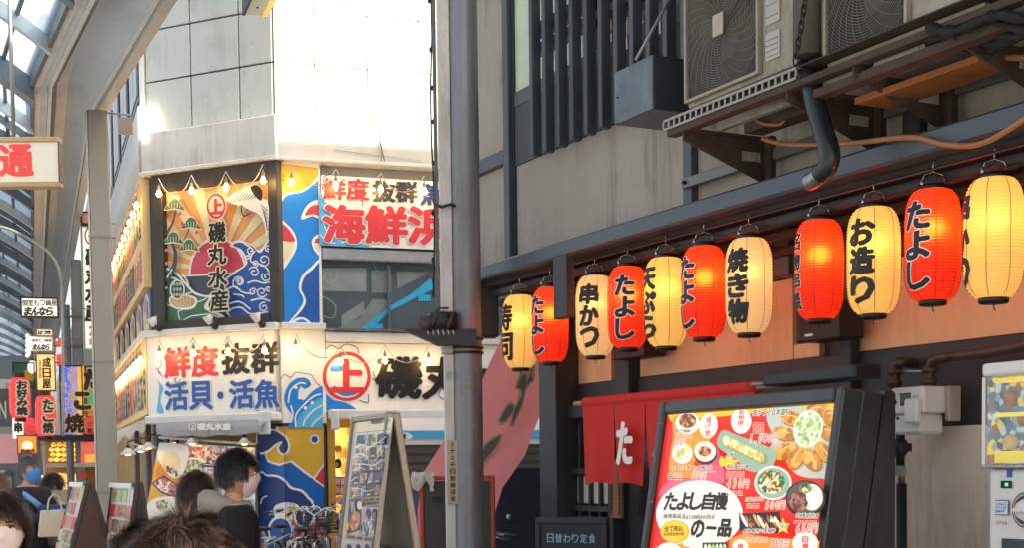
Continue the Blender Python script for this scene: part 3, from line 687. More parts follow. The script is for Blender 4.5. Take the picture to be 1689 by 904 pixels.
# ---- lower pier painted with waves, wrapping the corner
lp = Thing('wave_pier', 'street level corner pier painted with navy waves, yellow and red', 'pier', FB, (0, 0, 0))
wx = FC.at(431, 800)[0]
m = MB(); m.box(wx, -.003, -.1, .3, 0, zs0 - .17); lp.part('board', MB().add([tuple((FB.R.transposed() @ (FC.w(*v) - FB.o))) for v in m.v], m.f), NAVY)
m = MB(); m.box(.003, xp, -.1, .3, 0, zs0 - .17); lp.part('board', m, NAVY)
class PrC(Pr):                                     # the same drawing continued on both faces of the corner
    pass
def lowpier(fr, clip):
    q = Pr(lp, fr, -.103, sc=4.223, ox=420, oy=690)
    q.clip = clip
    YL = M('mustard_print', '#dcae34', .45, var=.05); LB = M('mid_blue_print', '#1d63b4', .4, var=.05)
    q.poly(LB, [(30, 240), (480, 240), (480, 680), (30, 420)])
    q.poly(WHT, [(150, 60), (490, 60), (490, 340), (420, 430), (385, 415), (250, 310), (170, 335), (90, 310), (70, 255), (80, 240), (30, 245), (30, 232), (90, 225), (130, 190)])
    q.poly(YL, [(170, 60), (490, 60), (490, 330), (418, 414), (395, 400), (262, 298), (170, 320), (102, 300), (82, 255), (150, 195)])
    q.poly(WHT, [(30, 100), (90, 75), (160, 85), (225, 130), (248, 190), (235, 245), (200, 262), (165, 240), (155, 200), (185, 170), (150, 190), (90, 240), (30, 245)], True)
    q.poly(NAVY, [(30, 112), (90, 88), (155, 98), (212, 140), (234, 190), (222, 235), (198, 248), (176, 230), (170, 205), (195, 165), (150, 178), (90, 226), (30, 232)], True)
    q.ell(WHT, (418, 150), 34, 34); q.ell(DBLUE, (418, 150), 23, 23)
    q.poly(WHT, [(405, 425), (490, 300), (490, 490), (420, 440)]); q.poly(RED, [(420, 425), (490, 325), (490, 475)])
    q.poly(WHT, [(30, 410), (90, 395), (160, 400), (215, 430), (260, 480), (330, 500), (380, 550), (420, 620), (440, 900), (30, 900)], True)
    q.poly(NAVY, [(30, 424), (90, 410), (155, 415), (205, 445), (250, 495), (320, 515), (368, 562), (404, 625), (425, 900), (30, 900)], True)
    q.line(WHT, [(40, 600), (55, 560), (90, 542)], 10)
    q.poly(WHT, [(130, 640), (200, 590), (290, 600), (330, 640), (400, 660), (490, 700), (490, 900), (250, 900), (190, 820)], True)
    q.poly(RED, [(225, 740), (300, 630), (340, 655), (440, 690), (490, 720), (490, 900), (260, 900)]); q.poly(YL, [(190, 700), (280, 600), (290, 640), (215, 720)])
    q.ell(WHT, (345, 690), 72, 78); q.ell(NAVY, (345, 690), 58, 64); q.ell(WHT, (180, 780), 88, 100); q.ell(DBLUE, (180, 790), 76, 90)
    q.done()
lowpier(FB, [(207, 60), (482, 60), (486, 900), (217, 900)])
# the same painting carried over on to the cut face: pieces are converted into the pier's own frame
_o = lp.part
def part_conv(name, mb, mat, parent=None, **k):
    m2 = MB().add([tuple((FB.R.transposed() @ (FC.w(*v) - FB.o))) for v in mb.v], mb.f); return _o(name, m2, mat, parent=parent, **k)
lp.part = part_conv; lowpier(FC, [(34, 60), (205, 60), (215, 900), (40, 900)]); lp.part = _o

# ---- awnings
AWH = M('awning_white', '#d9dad8', .5, var=.05, dirt=.3, dcol='#9a958a'); AWG = clothmat('awning_grey_cloth', '#a9adb0', .25)
a1 = Thing('corner_awning', 'folded grey awning with faded white characters on the cut corner', 'awning', FC, (-1, -.3, zs0 - .1))
xa0 = FC.at(246, 700, -.3)[0]; xa1 = FC.at(462, 700, -.2)[0]; xv0 = FC.at(252, 700, -.5)[0]; xv1 = FC.at(443, 700, -.5)[0]
m = MB(); m.box(xa0, xa1, -.42, -.135, zs0 - .13, zs0 + .0); a1.part('housing', m, AWH, bev=.02)
m = MB(); m.box(xa1 - .24, xa1 - .003, -.46, -.421, zs0 - .34, zs0 + .02); a1.part('end_box', m, AWH, bev=.02)
m = MB(); n = 24
vs = []
for i in range(n + 1):
    t = i / n; x = xv0 + (xv1 - xv0) * t; w_ = .012 * math.sin(t * 40) ; in_ = .12 * abs(2 * t - 1) ** 3
    vs += [(x, -.42, zs0 - .12), (x * 1 + (.10 if i == 0 else -.10 if i == n else 0), -.55 + w_, zs0 - .2), (x + (.28 if i == 0 else -.28 if i == n else 0) * .5, -.56 + w_ * 2, zs0 - .345 + in_ * .4 + .01 * math.sin(t * 23))]
m.add(vs, [f for i in range(n) for f in ((i * 3, i * 3 + 1, i * 3 + 4, i * 3 + 3), (i * 3 + 1, i * 3 + 2, i * 3 + 5, i * 3 + 4))], True); a1.part('canopy', m, AWG)
q = Pr(a1, FC, -.585, sc=4.225, ox=170, oy=690)
q.ell(WHT, (622, 62), 26, 28); q.ell(GMETAL, (622, 62), 20, 22); q.ch(WHT, '上', (622, 62), 26, 28, .006); q.y -= .004
q.row(WHT, '磯丸水産', (655, 62), (890, 62), 46, .008); q.done()
a2 = Thing('side_awning', 'ragged grey-white awning along the arcade side of the corner shop', 'awning', FL, (-2, -.6, zs0 - .2))
m = MB(); n = 30; vs = []; random.seed(4)
for i in range(n + 1):
    x = -.1 - i * .17; z2 = zs0 - .42 + random.uniform(-.05, .05)
    vs += [(x, -.13, zs0 - .02), (x, -.75, zs0 - .3 + random.uniform(-.01, .01)), (x, -.78, z2)]
m.add(vs, [f for i in range(n) for f in ((i * 3, i * 3 + 3, i * 3 + 4, i * 3 + 1), (i * 3 + 1, i * 3 + 4, i * 3 + 5, i * 3 + 2))]); a2.part('canopy', m, AWG)
m = MB(); vs = []
for i in range(17):
    t = i / 16; y_ = -.14 - .66 * t; top = zs0 - .02 - .28 * t; vs += [(-.08 + .02 * math.sin(i * 1.9), y_, top), (-.08 + .04 * math.sin(i * 2.3), y_ - .01, top - .17 - .05 * math.sin(i * 1.3) - .03 * t)]
m.add(vs, [(2 * i, 2 * i + 2, 2 * i + 3, 2 * i + 1) for i in range(16)], True); a2.part('side_valance', m, M('valance_white', '#cfd0cd', .7, var=.08, dirt=.4, dcol='#8a877e'))
m = MB(); m.tube([(-.05, -.75, zs0 - .3), (-5.3, -.75, zs0 - .3)], .025, 8); m.tube([(-.2, -.1, zs0 - .5), (-.2, -.75, zs0 - .31)], .02, 6); a2.part('front_bar', m, WMETAL)
a3 = Thing('printed_awning', 'white and sky-blue printed awning over the seafood shop entrance', 'awning', FB, (xp + 1, -.5, zb5 - .1))
m = MB(); m.box(xp + .04, 8.5, -.36, -.14, zb5 - .13, zb5 + .02); a3.part('housing', m, AWH, bev=.02)
m = MB(); m.box(xp + .04, xp + .16, -.46, -.361, zb5 - .3, zb5 + .01); a3.part('end_box', m, AWH, bev=.02)
ax0 = xp + .3
m = MB(); m.add([(ax0, -.3, zb5 - .1), (8.4, -.3, zb5 - .1), (8.4, -1.1, zb5 - .33), (ax0 + .3, -1.1, zb5 - .33), (ax0 + .3, -1.12, zb5 - .55), (8.4, -1.12, zb5 - .55)], [(0, 1, 2, 3), (3, 2, 5, 4)]); a3.part('canopy', m, clothmat('awning_white_cloth', '#dfe3e6', .3))
q = Pr(a3, FB, -1.13); q.poly(SKYB, [(ax0 + .32, zb5 - .34), (8.4, zb5 - .34), (8.4, zb5 - .46), (ax0 + .32, zb5 - .46)], raw=True)
for xo in (ax0 + .5, ax0 + 1.8, ax0 + 3.4):
    q.poly(WHT, [(xo + .35 * math.cos(a), zb5 - .42 + .08 * math.sin(a)) for a in [k * .5236 for k in range(12)]], raw=True)
    for i, ch in enumerate('磯丸水産'): put(q._mb(BLK, 'lettering'), ch, xo - .2 + i * .13, zb5 - .42, .1, .08, q.y, .004, steps=4)
q.done()

# ---- shopfront: beer banner, gooseneck lamps, lit entrance
bz0, bz1 = FC.at(340, 880, -.35)[1], FC.at(340, 735, -.35)[1]
bn = Thing('beer_food_banner', 'large shop banner picturing a beer glass and seafood platters', 'banner', FC, (-1, -.35, bz1))
xb0 = FC.at(263, 760, -.35)[0]; xb1 = FC.at(421, 760, -.35)[0]
m = MB(); m.tube([(xb0, -.35, bz1 + .14), (xb1, -.35, bz1 - .0)], .02, 8); m.tube([(xb0, -.3, bz1 + .24), (xb1 + .03, -.3, bz1 + .24)], .012, 6); m.tube([(xb1, -.3, bz1 + .24), (xb1, -.3, bz1)], .012, 6); bn.part('rod', m, WMETAL)
q = Pr(bn, FC, -.33, sc=4.225, ox=170, oy=690); q.clip = [(390, 170), (1060, 208), (1060, 800), (270, 800)]
ic = M('banner_ice', '#b9cbd6', .5, cells=['#c9d9e4', '#a7bdd0', '#e6edf2', '#8fa7c0'], sc=14)
q.poly(ic, [(385, 165), (1064, 205), (1064, 810), (250, 810)], nm='sheet')
pk = M('raw_seafood_print', '#c98a80', .5, cells=['#c77f78', '#e0b3a6', '#8c4f52', '#e8d6c4', '#a8656a', '#f0e8dd'], sc=22)
gr = M('platter_print', '#8fa070', .5, cells=['#93a15e', '#e6dfc8', '#4c5a66', '#d6b58a', '#b8c49a', '#6f7d8a'], sc=26)
q.poly(pk, [(600, 200), (1040, 215), (1060, 420), (820, 470), (600, 330)]); q.ell(WHT, (630, 350), 100, 75); q.ell(gr, (630, 350), 85, 60); q.ell(pk, (900, 420), 120, 70)
q.poly(NAVY, [(690, 315), (830, 325), (830, 350), (690, 342)]); q.poly(WHT, [(700, 322), (820, 332), (820, 336), (700, 327)])
q.poly(YEL, [(380, 300), (560, 420), (440, 560), (290, 620), (330, 450)], True); q.poly(M('amber_print', '#e08a3a', .5), [(400, 320), (540, 400), (470, 470), (370, 420)], True)
q.poly(WHT, [(400, 180), (560, 190), (600, 240), (560, 380), (480, 420), (390, 300), (375, 240)], True); q.poly(CREAM, [(430, 240), (520, 250), (540, 340), (470, 380), (410, 300)], True)
for k in range(3): q.line(ORG, [(420 + k * 30, 320 + k * 14), (440 + k * 34, 370 + k * 8)], 10, False)
q.poly(NAVY, [(335, 455), (420, 400), (560, 500), (500, 560), (400, 520)]); q.poly(pk, [(345, 458), (420, 412), (548, 500), (498, 548), (405, 510)])
q.poly(WHT, [(290, 640), (360, 560), (520, 560), (500, 700), (280, 720)], True); q.poly(gr, [(370, 590), (440, 570), (450, 620), (390, 640)], True)
q.row(NAVY, '生ビール', (440, 350), (520, 395), 40, .004); q.done()
m = MB(); zf = FC.at(390, 740, .5)[1]
for i, (px, py, fr, yy) in enumerate(((317, 728, FC, -.5), (403, 728, FC, -.5), (245, 735, FC, -.6), (232, 740, FC, -.9), (211, 745, FC, -1.1))):
    x, z = fr.at(px, py, yy)
    t = Thing('shade_lamp', ['small cone lamp over the left of the beer banner', 'small cone lamp over the right end of the beer banner', 'lit cone lamp at the corner under the awning', 'second lit cone lamp under the side awning', 'outermost lit cone lamp under the side awning'][i], 'lamp', fr, (x, yy, z))
    m = MB(); m.tube([(x, yy, z + .03), (x, yy, z + .14), (x, yy + .3, z + .22)], .012, 6); m.ball((x, yy, z + .06), .035, 8); t.part('stem', m, DMETAL)
    m = MB(); m.lathe([(.02, .06), (.045, .03), (.125, -.05), (.12, -.052), (.04, .02)], (x, yy, z), 18); t.part('shade', m, WMETAL)
    m = MB(); m.ball((x, yy, z - .035), .06, 10, (1, 1, .5)); t.part('bulb', m, GLOBE)
# entrance
en = Thing('shop_entrance', 'warm lit entrance with yellow posts and a food poster beside the wave pier', 'entrance', FB, (xp + .3, .2, 0))
xe = FB.at(553, 790, 0)[0]; xe0 = FB.at(540, 790, 0)[0]
m = MB(); m.box(xe0, xe, -.05, .12, .0, zb5 - .2); en.part('post', m, M('varnished_post', '#c9983f', .45, sc=5, dirt=.3, dcol='#6d4a1c'), bev=.01)
m = MB(); m.box(xe + .06, xe + 1.0, .25, .28, .9, zb5 - .25); en.part('poster', m, M('lit_food_poster', '#e8b24a', .6, cells=['#f0bf55', '#e8a83c', '#f6d27a', '#d88a2e', '#e8b24a'], sc=7, emit=.55))
q = Pr(en, FB, .24, sc=4.223, ox=420, oy=690)
q.ell(BLK, (580, 320), 26, 34); q.ell(YEL, (572, 325), 14, 18); q.poly(RED, [(556, 410), (640, 410), (640, 540), (556, 540)])
q.row(WHT, '鮮魚', (560, 440), (636, 444), 50, .004); q.row(WHT, '浜焼', (560, 500), (636, 504), 50, .004)
for k in range(7): q.line(M('ink_print', '#5a3a1e', .5), [(565 + k * 13, 210 + (k * 37) % 60), (575 + k * 12, 240 + (k * 31) % 60), (568 + k * 13, 262 + (k * 23) % 50)], 4)
q.ell(ORG, (582, 215), 26, 24); q.ell(pk, (600, 575), 38, 30); q.done()
m = MB(); m.box(xe + 1.1, 9, .2, .3, 1.0, 2.3); en.part('shutter', m, M('grey_roller', '#6e706e', .5, metal=.3, stretch=(1, 1, 12), sc=3))
for k in range(9): m = MB(); m.box(xe + 1.1, 9, .16, .2, 1.0 + k * .14, 1.09 + k * .14); en.part('slat', m, MATS['grey_roller'])

# ---- festoon bulbs
def festoon(fr, pts, y, names, group, wire_sag=.12, glow=True):
    lampp = None; prev = None
    wm = MB()
    for i, (px, py) in enumerate(pts):
        x, z = fr.at(px, py, y)
        t = Thing('festoon_bulb', names(i), 'light bulb', fr, (x, y, z), group=group)
        m = MB(); m.tube([(x, y, z + .05), (x, y, z + .12)], .028, 8); m.tube([(x, y, z + .12), (x, y, z + .16)], .012, 6); t.part('socket', m, M('pale_socket', '#8c8478', .5))
        m = MB(); m.lathe([(.001, -.055), (.025, -.048), (.042, -.018), (.042, .0), (.026, .03), (.018, .055)], (x, y, z), 14); t.part('bulb', m, BULB)
        if prev:
            a = Vector(prev); b = Vector((x, y, z + .17))
            wm.tube([tuple(a.lerp(b, k / 10) + Vector((0, 0, .07 * (1 if wire_sag > 0 else 0) * (1 - min(1, 6 * min(k / 10, 1 - k / 10))) - wire_sag * 4 * (k / 10) * (1 - k / 10)))) for k in range(11)], .009, 5)
        prev = (x, y, z + .17)
    c = Thing('festoon_wire', names(-1), 'cable', fr, (0, y, 4)); c.part('cable', wm, M('pale_wire', '#b8b0a0', .5))
ORD = ['first', 'second', 'third', 'fourth', 'fifth', 'sixth', 'seventh', 'eighth', 'ninth', 'tenth', 'eleventh', 'twelfth', 'thirteenth', 'fourteenth']
def nm(s, wire): return lambda i: wire if i < 0 else s % ORD[i]
festoon(FC, [(262, 319), (316, 314), (373, 308), (434, 297)], -.3, nm('%s bulb from the left above the sunrise mural', 'looped wire of the bulbs above the sunrise mural'), 'bulbs over the mural', .2)
festoon(FB, [(481, 300), (554, 305), (628, 311), (700, 315)], -.3, nm('%s bulb from the left above the red-lettered upper sign', 'looped wire of the bulbs over the upper sign'), 'bulbs over the upper sign', .2)
festoon(FC, [(263, 587), (319, 583), (376, 581), (436, 578)], -.35, nm('%s bulb from the left over the corner fascia characters', 'wire of the bulbs over the corner fascia'), 'bulbs over the corner fascia', .2)
festoon(FB, [(488, 576), (562, 597), (635, 595), (707, 597)], -.35, nm('%s bulb from the left over the ringed emblem sign', 'wire of the bulbs over the emblem sign'), 'bulbs over the emblem sign', .2)
def line_pts(x0, x1, z, n, y): return [proj(FL.w(x0 + (x1 - x0) * i / (n - 1), y, z)) for i in range(n)]
zu = zB - .42; zl = zC - .34
festoon(FL, line_pts(-.15, -9.4, zu, 12, -.2), -.2, nm('%s bulb from the corner in the upper row of the arcade side', 'wire of the upper row of bulbs on the arcade side'), 'upper row of bulbs on the arcade side', .04)
festoon(FL, line_pts(-.15, -9.4, zl, 13, -.2), -.2, nm('%s bulb from the corner in the lower row of the arcade side', 'wire of the lower row of bulbs on the arcade side'), 'lower row of bulbs on the arcade side', .04)

# ---- yellow edged sign poking in at the top
yx0, yz = FB.at(404, 24, -.7); yx1 = FB.at(432, 24, -.7)[0]; yx2 = FB.at(441, 24, -.7)[0]
ys = Thing('yellow_edged_sign', 'grey-bottomed projecting sign with a yellow face high above the cut corner', 'sign', FB, (yx0, -.7, yz))
m = MB(); m.box(yx0, yx1, -6.5, -.7, yz, yz + .9); ys.part('box', m, M('sign_box_grey', '#c4c4b8', .4, metal=.1))
m = MB(); m.box(yx1 + .001, yx2, -6.5, -.7, yz + .002, yz + .9); ys.part('face', m, M('sign_yellow', '#f2b632', .4, emit=.2))
m = MB(); m.box(yx0 - .04, yx0 - .001, -6.51, -.69, yz - .01, yz + .9); ys.part('trim', m, DMETAL)
for k in range(3): m = MB(); m.ball(((yx0 + yx1) / 2, -1.1 - k * .8, yz), .02, 6); ys.part('bolt', m, DMETAL)
# ---- weathered corrugated eave over the cut face
ez = zA + 2.35
ce = Thing('corrugated_eave', 'ragged brownish corrugated eave sheet above the grey panels', 'roof sheet', Fr((0, 0, 0), 0), tuple(atz(300, 20, ez)))
m = MB(); edge = [(262, 50), (276, 47), (290, 44), (303, 43), (316, 36), (324, 26), (338, 22), (350, 13), (366, 8), (382, 0), (400, -9), (420, -20)]
vs = []
for i in range(89):
    t = i / 88 * (len(edge) - 1); a = int(min(t, len(edge) - 2)); f = t - a; px = edge[a][0] + (edge[a + 1][0] - edge[a][0]) * f; py = edge[a][1] + (edge[a + 1][1] - edge[a][1]) * f
    p_ = atz(px, py + 1.2 * math.sin(i * 2.1), ez); n_ = p_ + Vector((.6, -2.4, 0)); zo = .03 if i % 2 else 0
    vs += [(p_.x, p_.y, ez + zo), (n_.x, n_.y, ez + zo + .2)]
m.add(vs, [(2 * i, 2 * i + 2, 2 * i + 3, 2 * i + 1) for i in range(88)]); ce.part('corrugated_sheet', m, M('weathered_sheet', '#9a8a72', .6, sc=3, var=.25, dirt=.6, dcol='#5a4630'))
# ================================================================== tavern (dark timber front with lanterns)
tv = Thing('tavern', 'dark timbered tavern with grey stucco upper wall and orange lit panels', 'building', RW, (0, 0, 0))
YU, YL_ = .22, .55                                  # planes of the upper and lower wall behind the lantern line
A = RW.at
def zat(px, py, y): return A(px, py, y)[1]
ul = A(790, 400, YU)[0]                            # left end of the wall
zbm_t = A(1000, 380, -.12)[1]; zbm_b = A(1000, 402, -.12)[1]
zbm_t += .02
# body
m = MB(); m.slab([(ul, YU + .03), (12, YU + .03), (12, 10), (ul, 10)], zbm_t + .0, 8.4); tv.part('upper_block', m, M('tavern_core', '#6d675f', .8))
m = MB(); m.box(ul - .1, 12.2, YU - .1, 10.2, 8.401, 8.55); tv.part('roof', m, DMETAL)
m = MB(); m.box(2.2, 12, -1.5, YU + .02, 4.4, 4.48); tv.part('upper_eave', m, DMETAL)  # unseen overhang added to darken the air conditioner area
m = MB(); m.slab([(ul + .35, YL_ + .25), (12, YL_ + .25), (12, 10), (ul + .35, 10)], 0, zbm_t - .001); tv.part('lower_block', m, DARKWV)
# stucco panels between upright posts
xpst = [A(845, 330, YU)[0], A(1142, 270, YU)[0]]
zrail = A(820, 268, YU)[1]
seg = [(ul, xpst[0] - .04), (xpst[0] + .04, xpst[1] - .03), (xpst[1] + .06, A(1500, 200, YU)[0]), (A(1500, 200, YU)[0] + .12, 12)]
m = MB(); m.box(seg[0][0], seg[0][1], YU, YU + .03, zrail + .06, 5.3); tv.part('stucco_panel', m, STUC)
m = MB(); m.box(seg[0][0], seg[0][1], YU, YU + .03, zbm_t, zrail - .05); tv.part('stucco_panel', m, STUC)
for s_ in seg[1:]:
    m = MB(); m.box(s_[0], s_[1], YU, YU + .03, zbm_t, 5.3 if s_ is not seg[1] else 3.80); tv.part('stucco_panel', m, STUC)
# post, rail, thin joints
m = MB(); m.box(xpst[0] - .045, xpst[0] + .045, YU - .05, YU + .03, zbm_t, 5.3); tv.part('post', m, BLUEGREY, bev=.006)
m = MB(); m.box(xpst[0] + .047, xpst[0] + .075, YU - .02, YU + .029, zbm_t, 5.3); tv.part('post', m, DARKWV)
m = MB(); m.box(xpst[1] - .03, xpst[1] + .06, YU - .05, YU + .03, zbm_t, A(1142, 200, YU)[1]); tv.part('post', m, BLUEGREY, bev=.006)
m = MB(); m.box(seg[3][0] - .12, seg[3][0] - .0, YU - .05, YU + .03, zbm_t, 5.2); tv.part('post', m, DARKWV, bev=.006)
m = MB(); m.box(ul, xpst[0] - .046, YU - .045, YU + .03, zrail - .048, zrail + .058); tv.part('rail', m, BLUEGREY, bev=.006)
# second floor window behind the slats
wz = A(900, 152, YU)[1] + .002
gx = seg[1][0]; gx1 = seg[1][1] + .03
m = MB(); m.box(gx, gx1, YU - .012, YU + .03, 3.802, wz - .002); tv.part('spandrel_board', m, M('slate_board_timber', '#353b41', .55, sc=4, var=.2, dirt=.4, dcol='#2a3036'))
gmat = M('green_window_glass', '#6f8478', .18, sc=.9, var=.35, bump=0, spec=.8, dirt=.5, dcol='#4a4a58')
m = MB(); m.box(gx, gx1, YU - .015, YU + .03, wz, wz + .1); tv.part('window_sill', m, BLUEGREY)
GLW = [M('green_lit_glass', '#a3b096', .3, sc=1.5, var=.2, bump=0, dirt=.25, dcol='#5b6a66', emit=.1), M('grey_violet_glass', '#4a4a54', .25, sc=3, var=.4, bump=0, dirt=.15, dcol='#8a7f86'), gmat]
wd = Vector((0, 0, 0)); nW = 4
for i in range(nW):
    a_ = gx + (gx1 - gx) * i / nW; b_ = gx + (gx1 - gx) * (i + 1) / nW
    m = MB(); m.box(a_ + .02, b_ - .02, YU + .0, YU + .02, wz + .1, 5.2); tv.part('pane', m, GLW[[0, 0, 1, 1][i]])
    m = MB(); m.box(a_ - .02, a_ + .02, YU - .01, YU + .025, wz + .1, 5.2); tv.part('mullion', m, DARKWV)
# small pale things glimpsed through the glass
gp = M('pale_clutter', '#c8b8a8', .6, cells=['#d8d0c4', '#8a7a70', '#b89a88', '#eee6dc', '#5a5560'], sc=9)
for px, py, w_, h_ in ((1007, 25, .05, .1), (1007, 52, .05, .16), (1033, 45, .07, .12), (1034, 70, .05, .1), (1058, 35, .08, .05), (1085, 45, .1, .1), (1110, 46, .06, .04), (1048, 88, .1, .2)):
    x, z = A(px, py, YU - .005); m = MB(); m.cb((x, YU - .01, z), w_, .015, h_); tv.part('window_clutter', m, gp, bev=.01)
# slats
sl = [(858, 255), (879.6, 246), (901, 238), (923.7, 229), (946.6, 220), (971.8, 211), (995.7, 201)]
YS = -.02
xs = [A(px, 200, YS)[0] for px, _ in sl]; zs = sum(A(px, py, YS)[1] for px, py in sl) / 7
dx = (xs[-1] - xs[0]) / 6
print('slat z', [round(A(px, py, YS)[1], 3) for px, py in sl], 'x', [round(v, 2) for v in xs])
SLM = M('slat_timber', '#3a4046', .4, sc=5, var=.2, bump=.03, bsc=30, dirt=.4, dcol='#3b4856', stretch=(1, 1, .25))
slm = None
for i in range(12):
    m = MB(); x = xs[0] + dx * i
    m.box(x - .024, x + .024, YS + .085, YS + .155, A(858 + 0 * i, 255, YS)[1] if i == 0 else zs + (.0 if i < 7 else .0), 5.25); o_ = tv.part('slat', m, SLM, bev=.004)
m = MB(); m.box(xs[0] - .1, xs[-1] + dx * 5 + .1, YS + .152, YU - .001, 4.6, 4.68); tv.part('slat_rail', m, SLM)
m = MB(); m.box(xs[0] - .1, xs[-1] + dx * 5 + .1, YS + .152, YU - .001, wz + .25, wz + .31); tv.part('slat_rail', m, SLM)
# eave beam
m = MB(); m.box(ul + .02, 12, -.12, .02, zbm_b, zbm_t); tv.part('eave_beam', m, M('painted_eave_beam', '#3d4852', .38, sc=3, var=.18, dirt=.4, dcol='#59544c', bump=.05, stretch=(.3, 1, 1)), bev=.012)
m = MB(); m.box(ul + .0, ul + .18, -.15, .04, zbm_b - .18, zbm_t + .015); tv.part('beam_end_cap', m, MATS['painted_eave_beam'], bev=.02)
m = MB(); m.box(ul + .02, 12, .021, YU + .2, zbm_t - .06, zbm_t - .002); tv.part('eave_top', m, DARKWOOD)
m = MB(); m.box(ul + .25, 12, .03, YL_ - .002, zbm_b - .03, zbm_b + .02); tv.part('soffit_board', m, DARKWOOD)
for k, (yy, zz) in enumerate(((.05, -.08), (.22, -.12), (.38, -.17))):
    m = MB(); m.box(ul + .3, 12, yy, yy + .07, zbm_b + zz - .02, zbm_b + zz + .03); tv.part('soffit_rail', m, M('warm_dark_timber', '#241e1c', .5, sc=5, var=.3, stretch=(.3, 1, 1)), bev=.006)
m = MB(); m.tube([(ul + .4, .0, zbm_b - .03), (4.5, .0, zbm_b - .045), (6, .0, zbm_b - .03), (9, 0, zbm_b - .04)], .008, 5); tv.part('cable', m, M('red_brown_cable', '#4a2a22', .5))
# lower wall: uprights, transoms, panels
def bx(name, px0, px1, z0, z1, y0=YL_ - .06, y1=YL_, mat=DARKWV, bev=.006, yref=None):
    yr = y0 if yref is None else yref
    x0 = A(px0, 620, yr)[0]; x1 = A(px1, 620, yr)[0]
    m = MB(); m.box(x0, x1, y0, y1, z0, z1); return tv.part(name, m, mat, bev=bev)
zp_b = A(960, 634, YL_)[1]; zp_t = zp_b + .46
print('panel bottoms', [round(A(a, b, YL_)[1], 3) for a, b in ((917, 633), (1011, 622), (1063, 610), (1350, 567), (1403, 562), (1689, 517))], 'beam', zbm_b, zbm_t, [round(A(a, b, -.12)[1], 3) for a, b in ((816, 431), (998, 380), (1187, 320), (1336, 280))], [round(A(a, b, -.12)[1], 3) for a, b in ((816, 445), (1060, 383), (1292, 323))])
PANL = M('apricot_wall_panel', '#e8bd92', .6, sc=2, var=.08, dirt=.3, dcol='#b07c4c', streak=.3)
z1_, z2_, z3_ = A(960, 628, YL_)[1], A(1200, 589, YL_)[1], A(1540, 540, YL_)[1]
m = MB(); m.box(A(917, 600, YL_)[0], A(1012, 600, YL_)[0], YL_ - .02, YL_ + .02, zp_b, zp_t); tv.part('wall_panel', m, PANL)
m = MB(); m.box(A(1060, 600, YL_)[0], A(1312, 560, YL_)[0], YL_ - .02, YL_ + .02, zp_b, zp_t); tv.part('wall_panel', m, PANL)
m = MB(); m.box(A(1403, 560, YL_)[0], 12, YL_ - .02, YL_ + .02, zp_b, zp_t); tv.part('wall_panel', m, PANL)
m = MB(); m.box(A(1314, 560, YL_)[0], A(1356, 560, YL_)[0], YL_ - .02, YL_ + .02, zp_b, zp_b + .08); tv.part('wall_panel', m, PANL)
WB = M('wall_board', '#36363a', .6, sc=3, var=.2, stretch=(.3, 1, 1), dirt=.4, dcol='#232326')
m = MB(); m.box(ul + .3, 12, YL_ + .025, YL_ + .2, 2.0, zbm_b); tv.part('wall_board', m, DARKWOOD)
m = MB(); m.box(ul + .4, 12, YL_ - .03, YL_ + .02, zp_b - .42, zp_b - .002); tv.part('transom', m, WB, bev=.006)
m = MB(); m.box(ul + .4, 12, YL_ - .03, YL_ + .02, zp_t + .002, zp_t + .1); tv.part('transom', m, MATS['warm_dark_timber'], bev=.006)
m = MB(); m.box(ul + .4, 12, YL_ - .03, YL_ + .02, zp_t + .2, zp_t + .27); tv.part('transom', m, MATS['warm_dark_timber'], bev=.006)
bx('upright_post', 888, 916, 0, zbm_b, YL_ - .22, YL_ - .03)
bx('upright_post', 1013, 1036, zp_b - .42, zbm_b, YL_ - .1, YL_ - .03)
bx('upright_post', 1384, 1402, 1.7, zbm_b, YL_ - .1, YL_ - .03)
bx('upright_post', 1275, 1300, zp_t, zbm_b, YL_ - .14, YL_ - .03, mat=BLUEGREY)
# black brackets / boxes on the posts
bx('bracket_box', 1010, 1062, zat(1035, 592, .3), zat(1035, 560, .3), .28, .45, DMETAL)
bx('bracket_box', 1313, 1384, zat(1350, 562, .3), zat(1350, 500, .3), .28, .45, DMETAL)
x, z = A(1335, 553, .27); m = MB(); m.box(x - .04, x + .02, .27, .279, z - .006, z + .006); tv.part('staple', m, WHT)
# hanging post in front of the second lantern
x0 = A(914, 480, -.16)[0]; x1 = A(928, 480, -.16)[0]
z0 = zat(920, 527, -.16)
# doorway lattice
zl0 = zat(960, 700, YL_ - .02)
bx('lintel', 928, 1060, zat(960, 690, YL_ - .1), zat(960, 668, YL_ - .1), YL_ - .12, YL_ - .03, DARKWOOD)
PAPER = M('shoji_paper', '#c9c6b8', .7, var=.05, sc=3)
ld = Thing('lattice_door', 'dark lattice sliding door with pale paper panes below the red curtain', 'door', RW, (A(990, 800, YL_)[0], YL_, 0))
xa = [A(p_, 800, YL_ - .06)[0] for p_ in (925, 941.5, 958, 974.5, 991, 1008)]
zrow = [(zat(960, 830, YL_), zat(960, 786, YL_)), (zat(960, 930, YL_), zat(960, 862, YL_)), (.55, zat(960, 945, YL_)), (zat(960, 720, YL_), zat(960, 702, YL_))]
m = MB(); m.box(xa[0] - .05, A(1330, 800, YL_)[0], YL_ - .03, YL_ + .02, 0, zl0); ld.part('backing', m, M('door_dark', '#17181b', .35, var=.2))
for zi, (z0_, z1__) in enumerate(zrow):
    for k in range(5):
        if zi == 3 and k: continue
        m = MB(); m.box(xa[k] + .012, xa[k + 1] - .012, YL_ - .045, YL_ - .031, z0_, z1__); ld.part('pane', m, PAPER)
for k in range(6): m = MB(); m.box(xa[k] - .014, xa[k] + .014, YL_ - .075, YL_ - .031, .3, zl0); ld.part('slat', m, DARKWV, bev=.003)
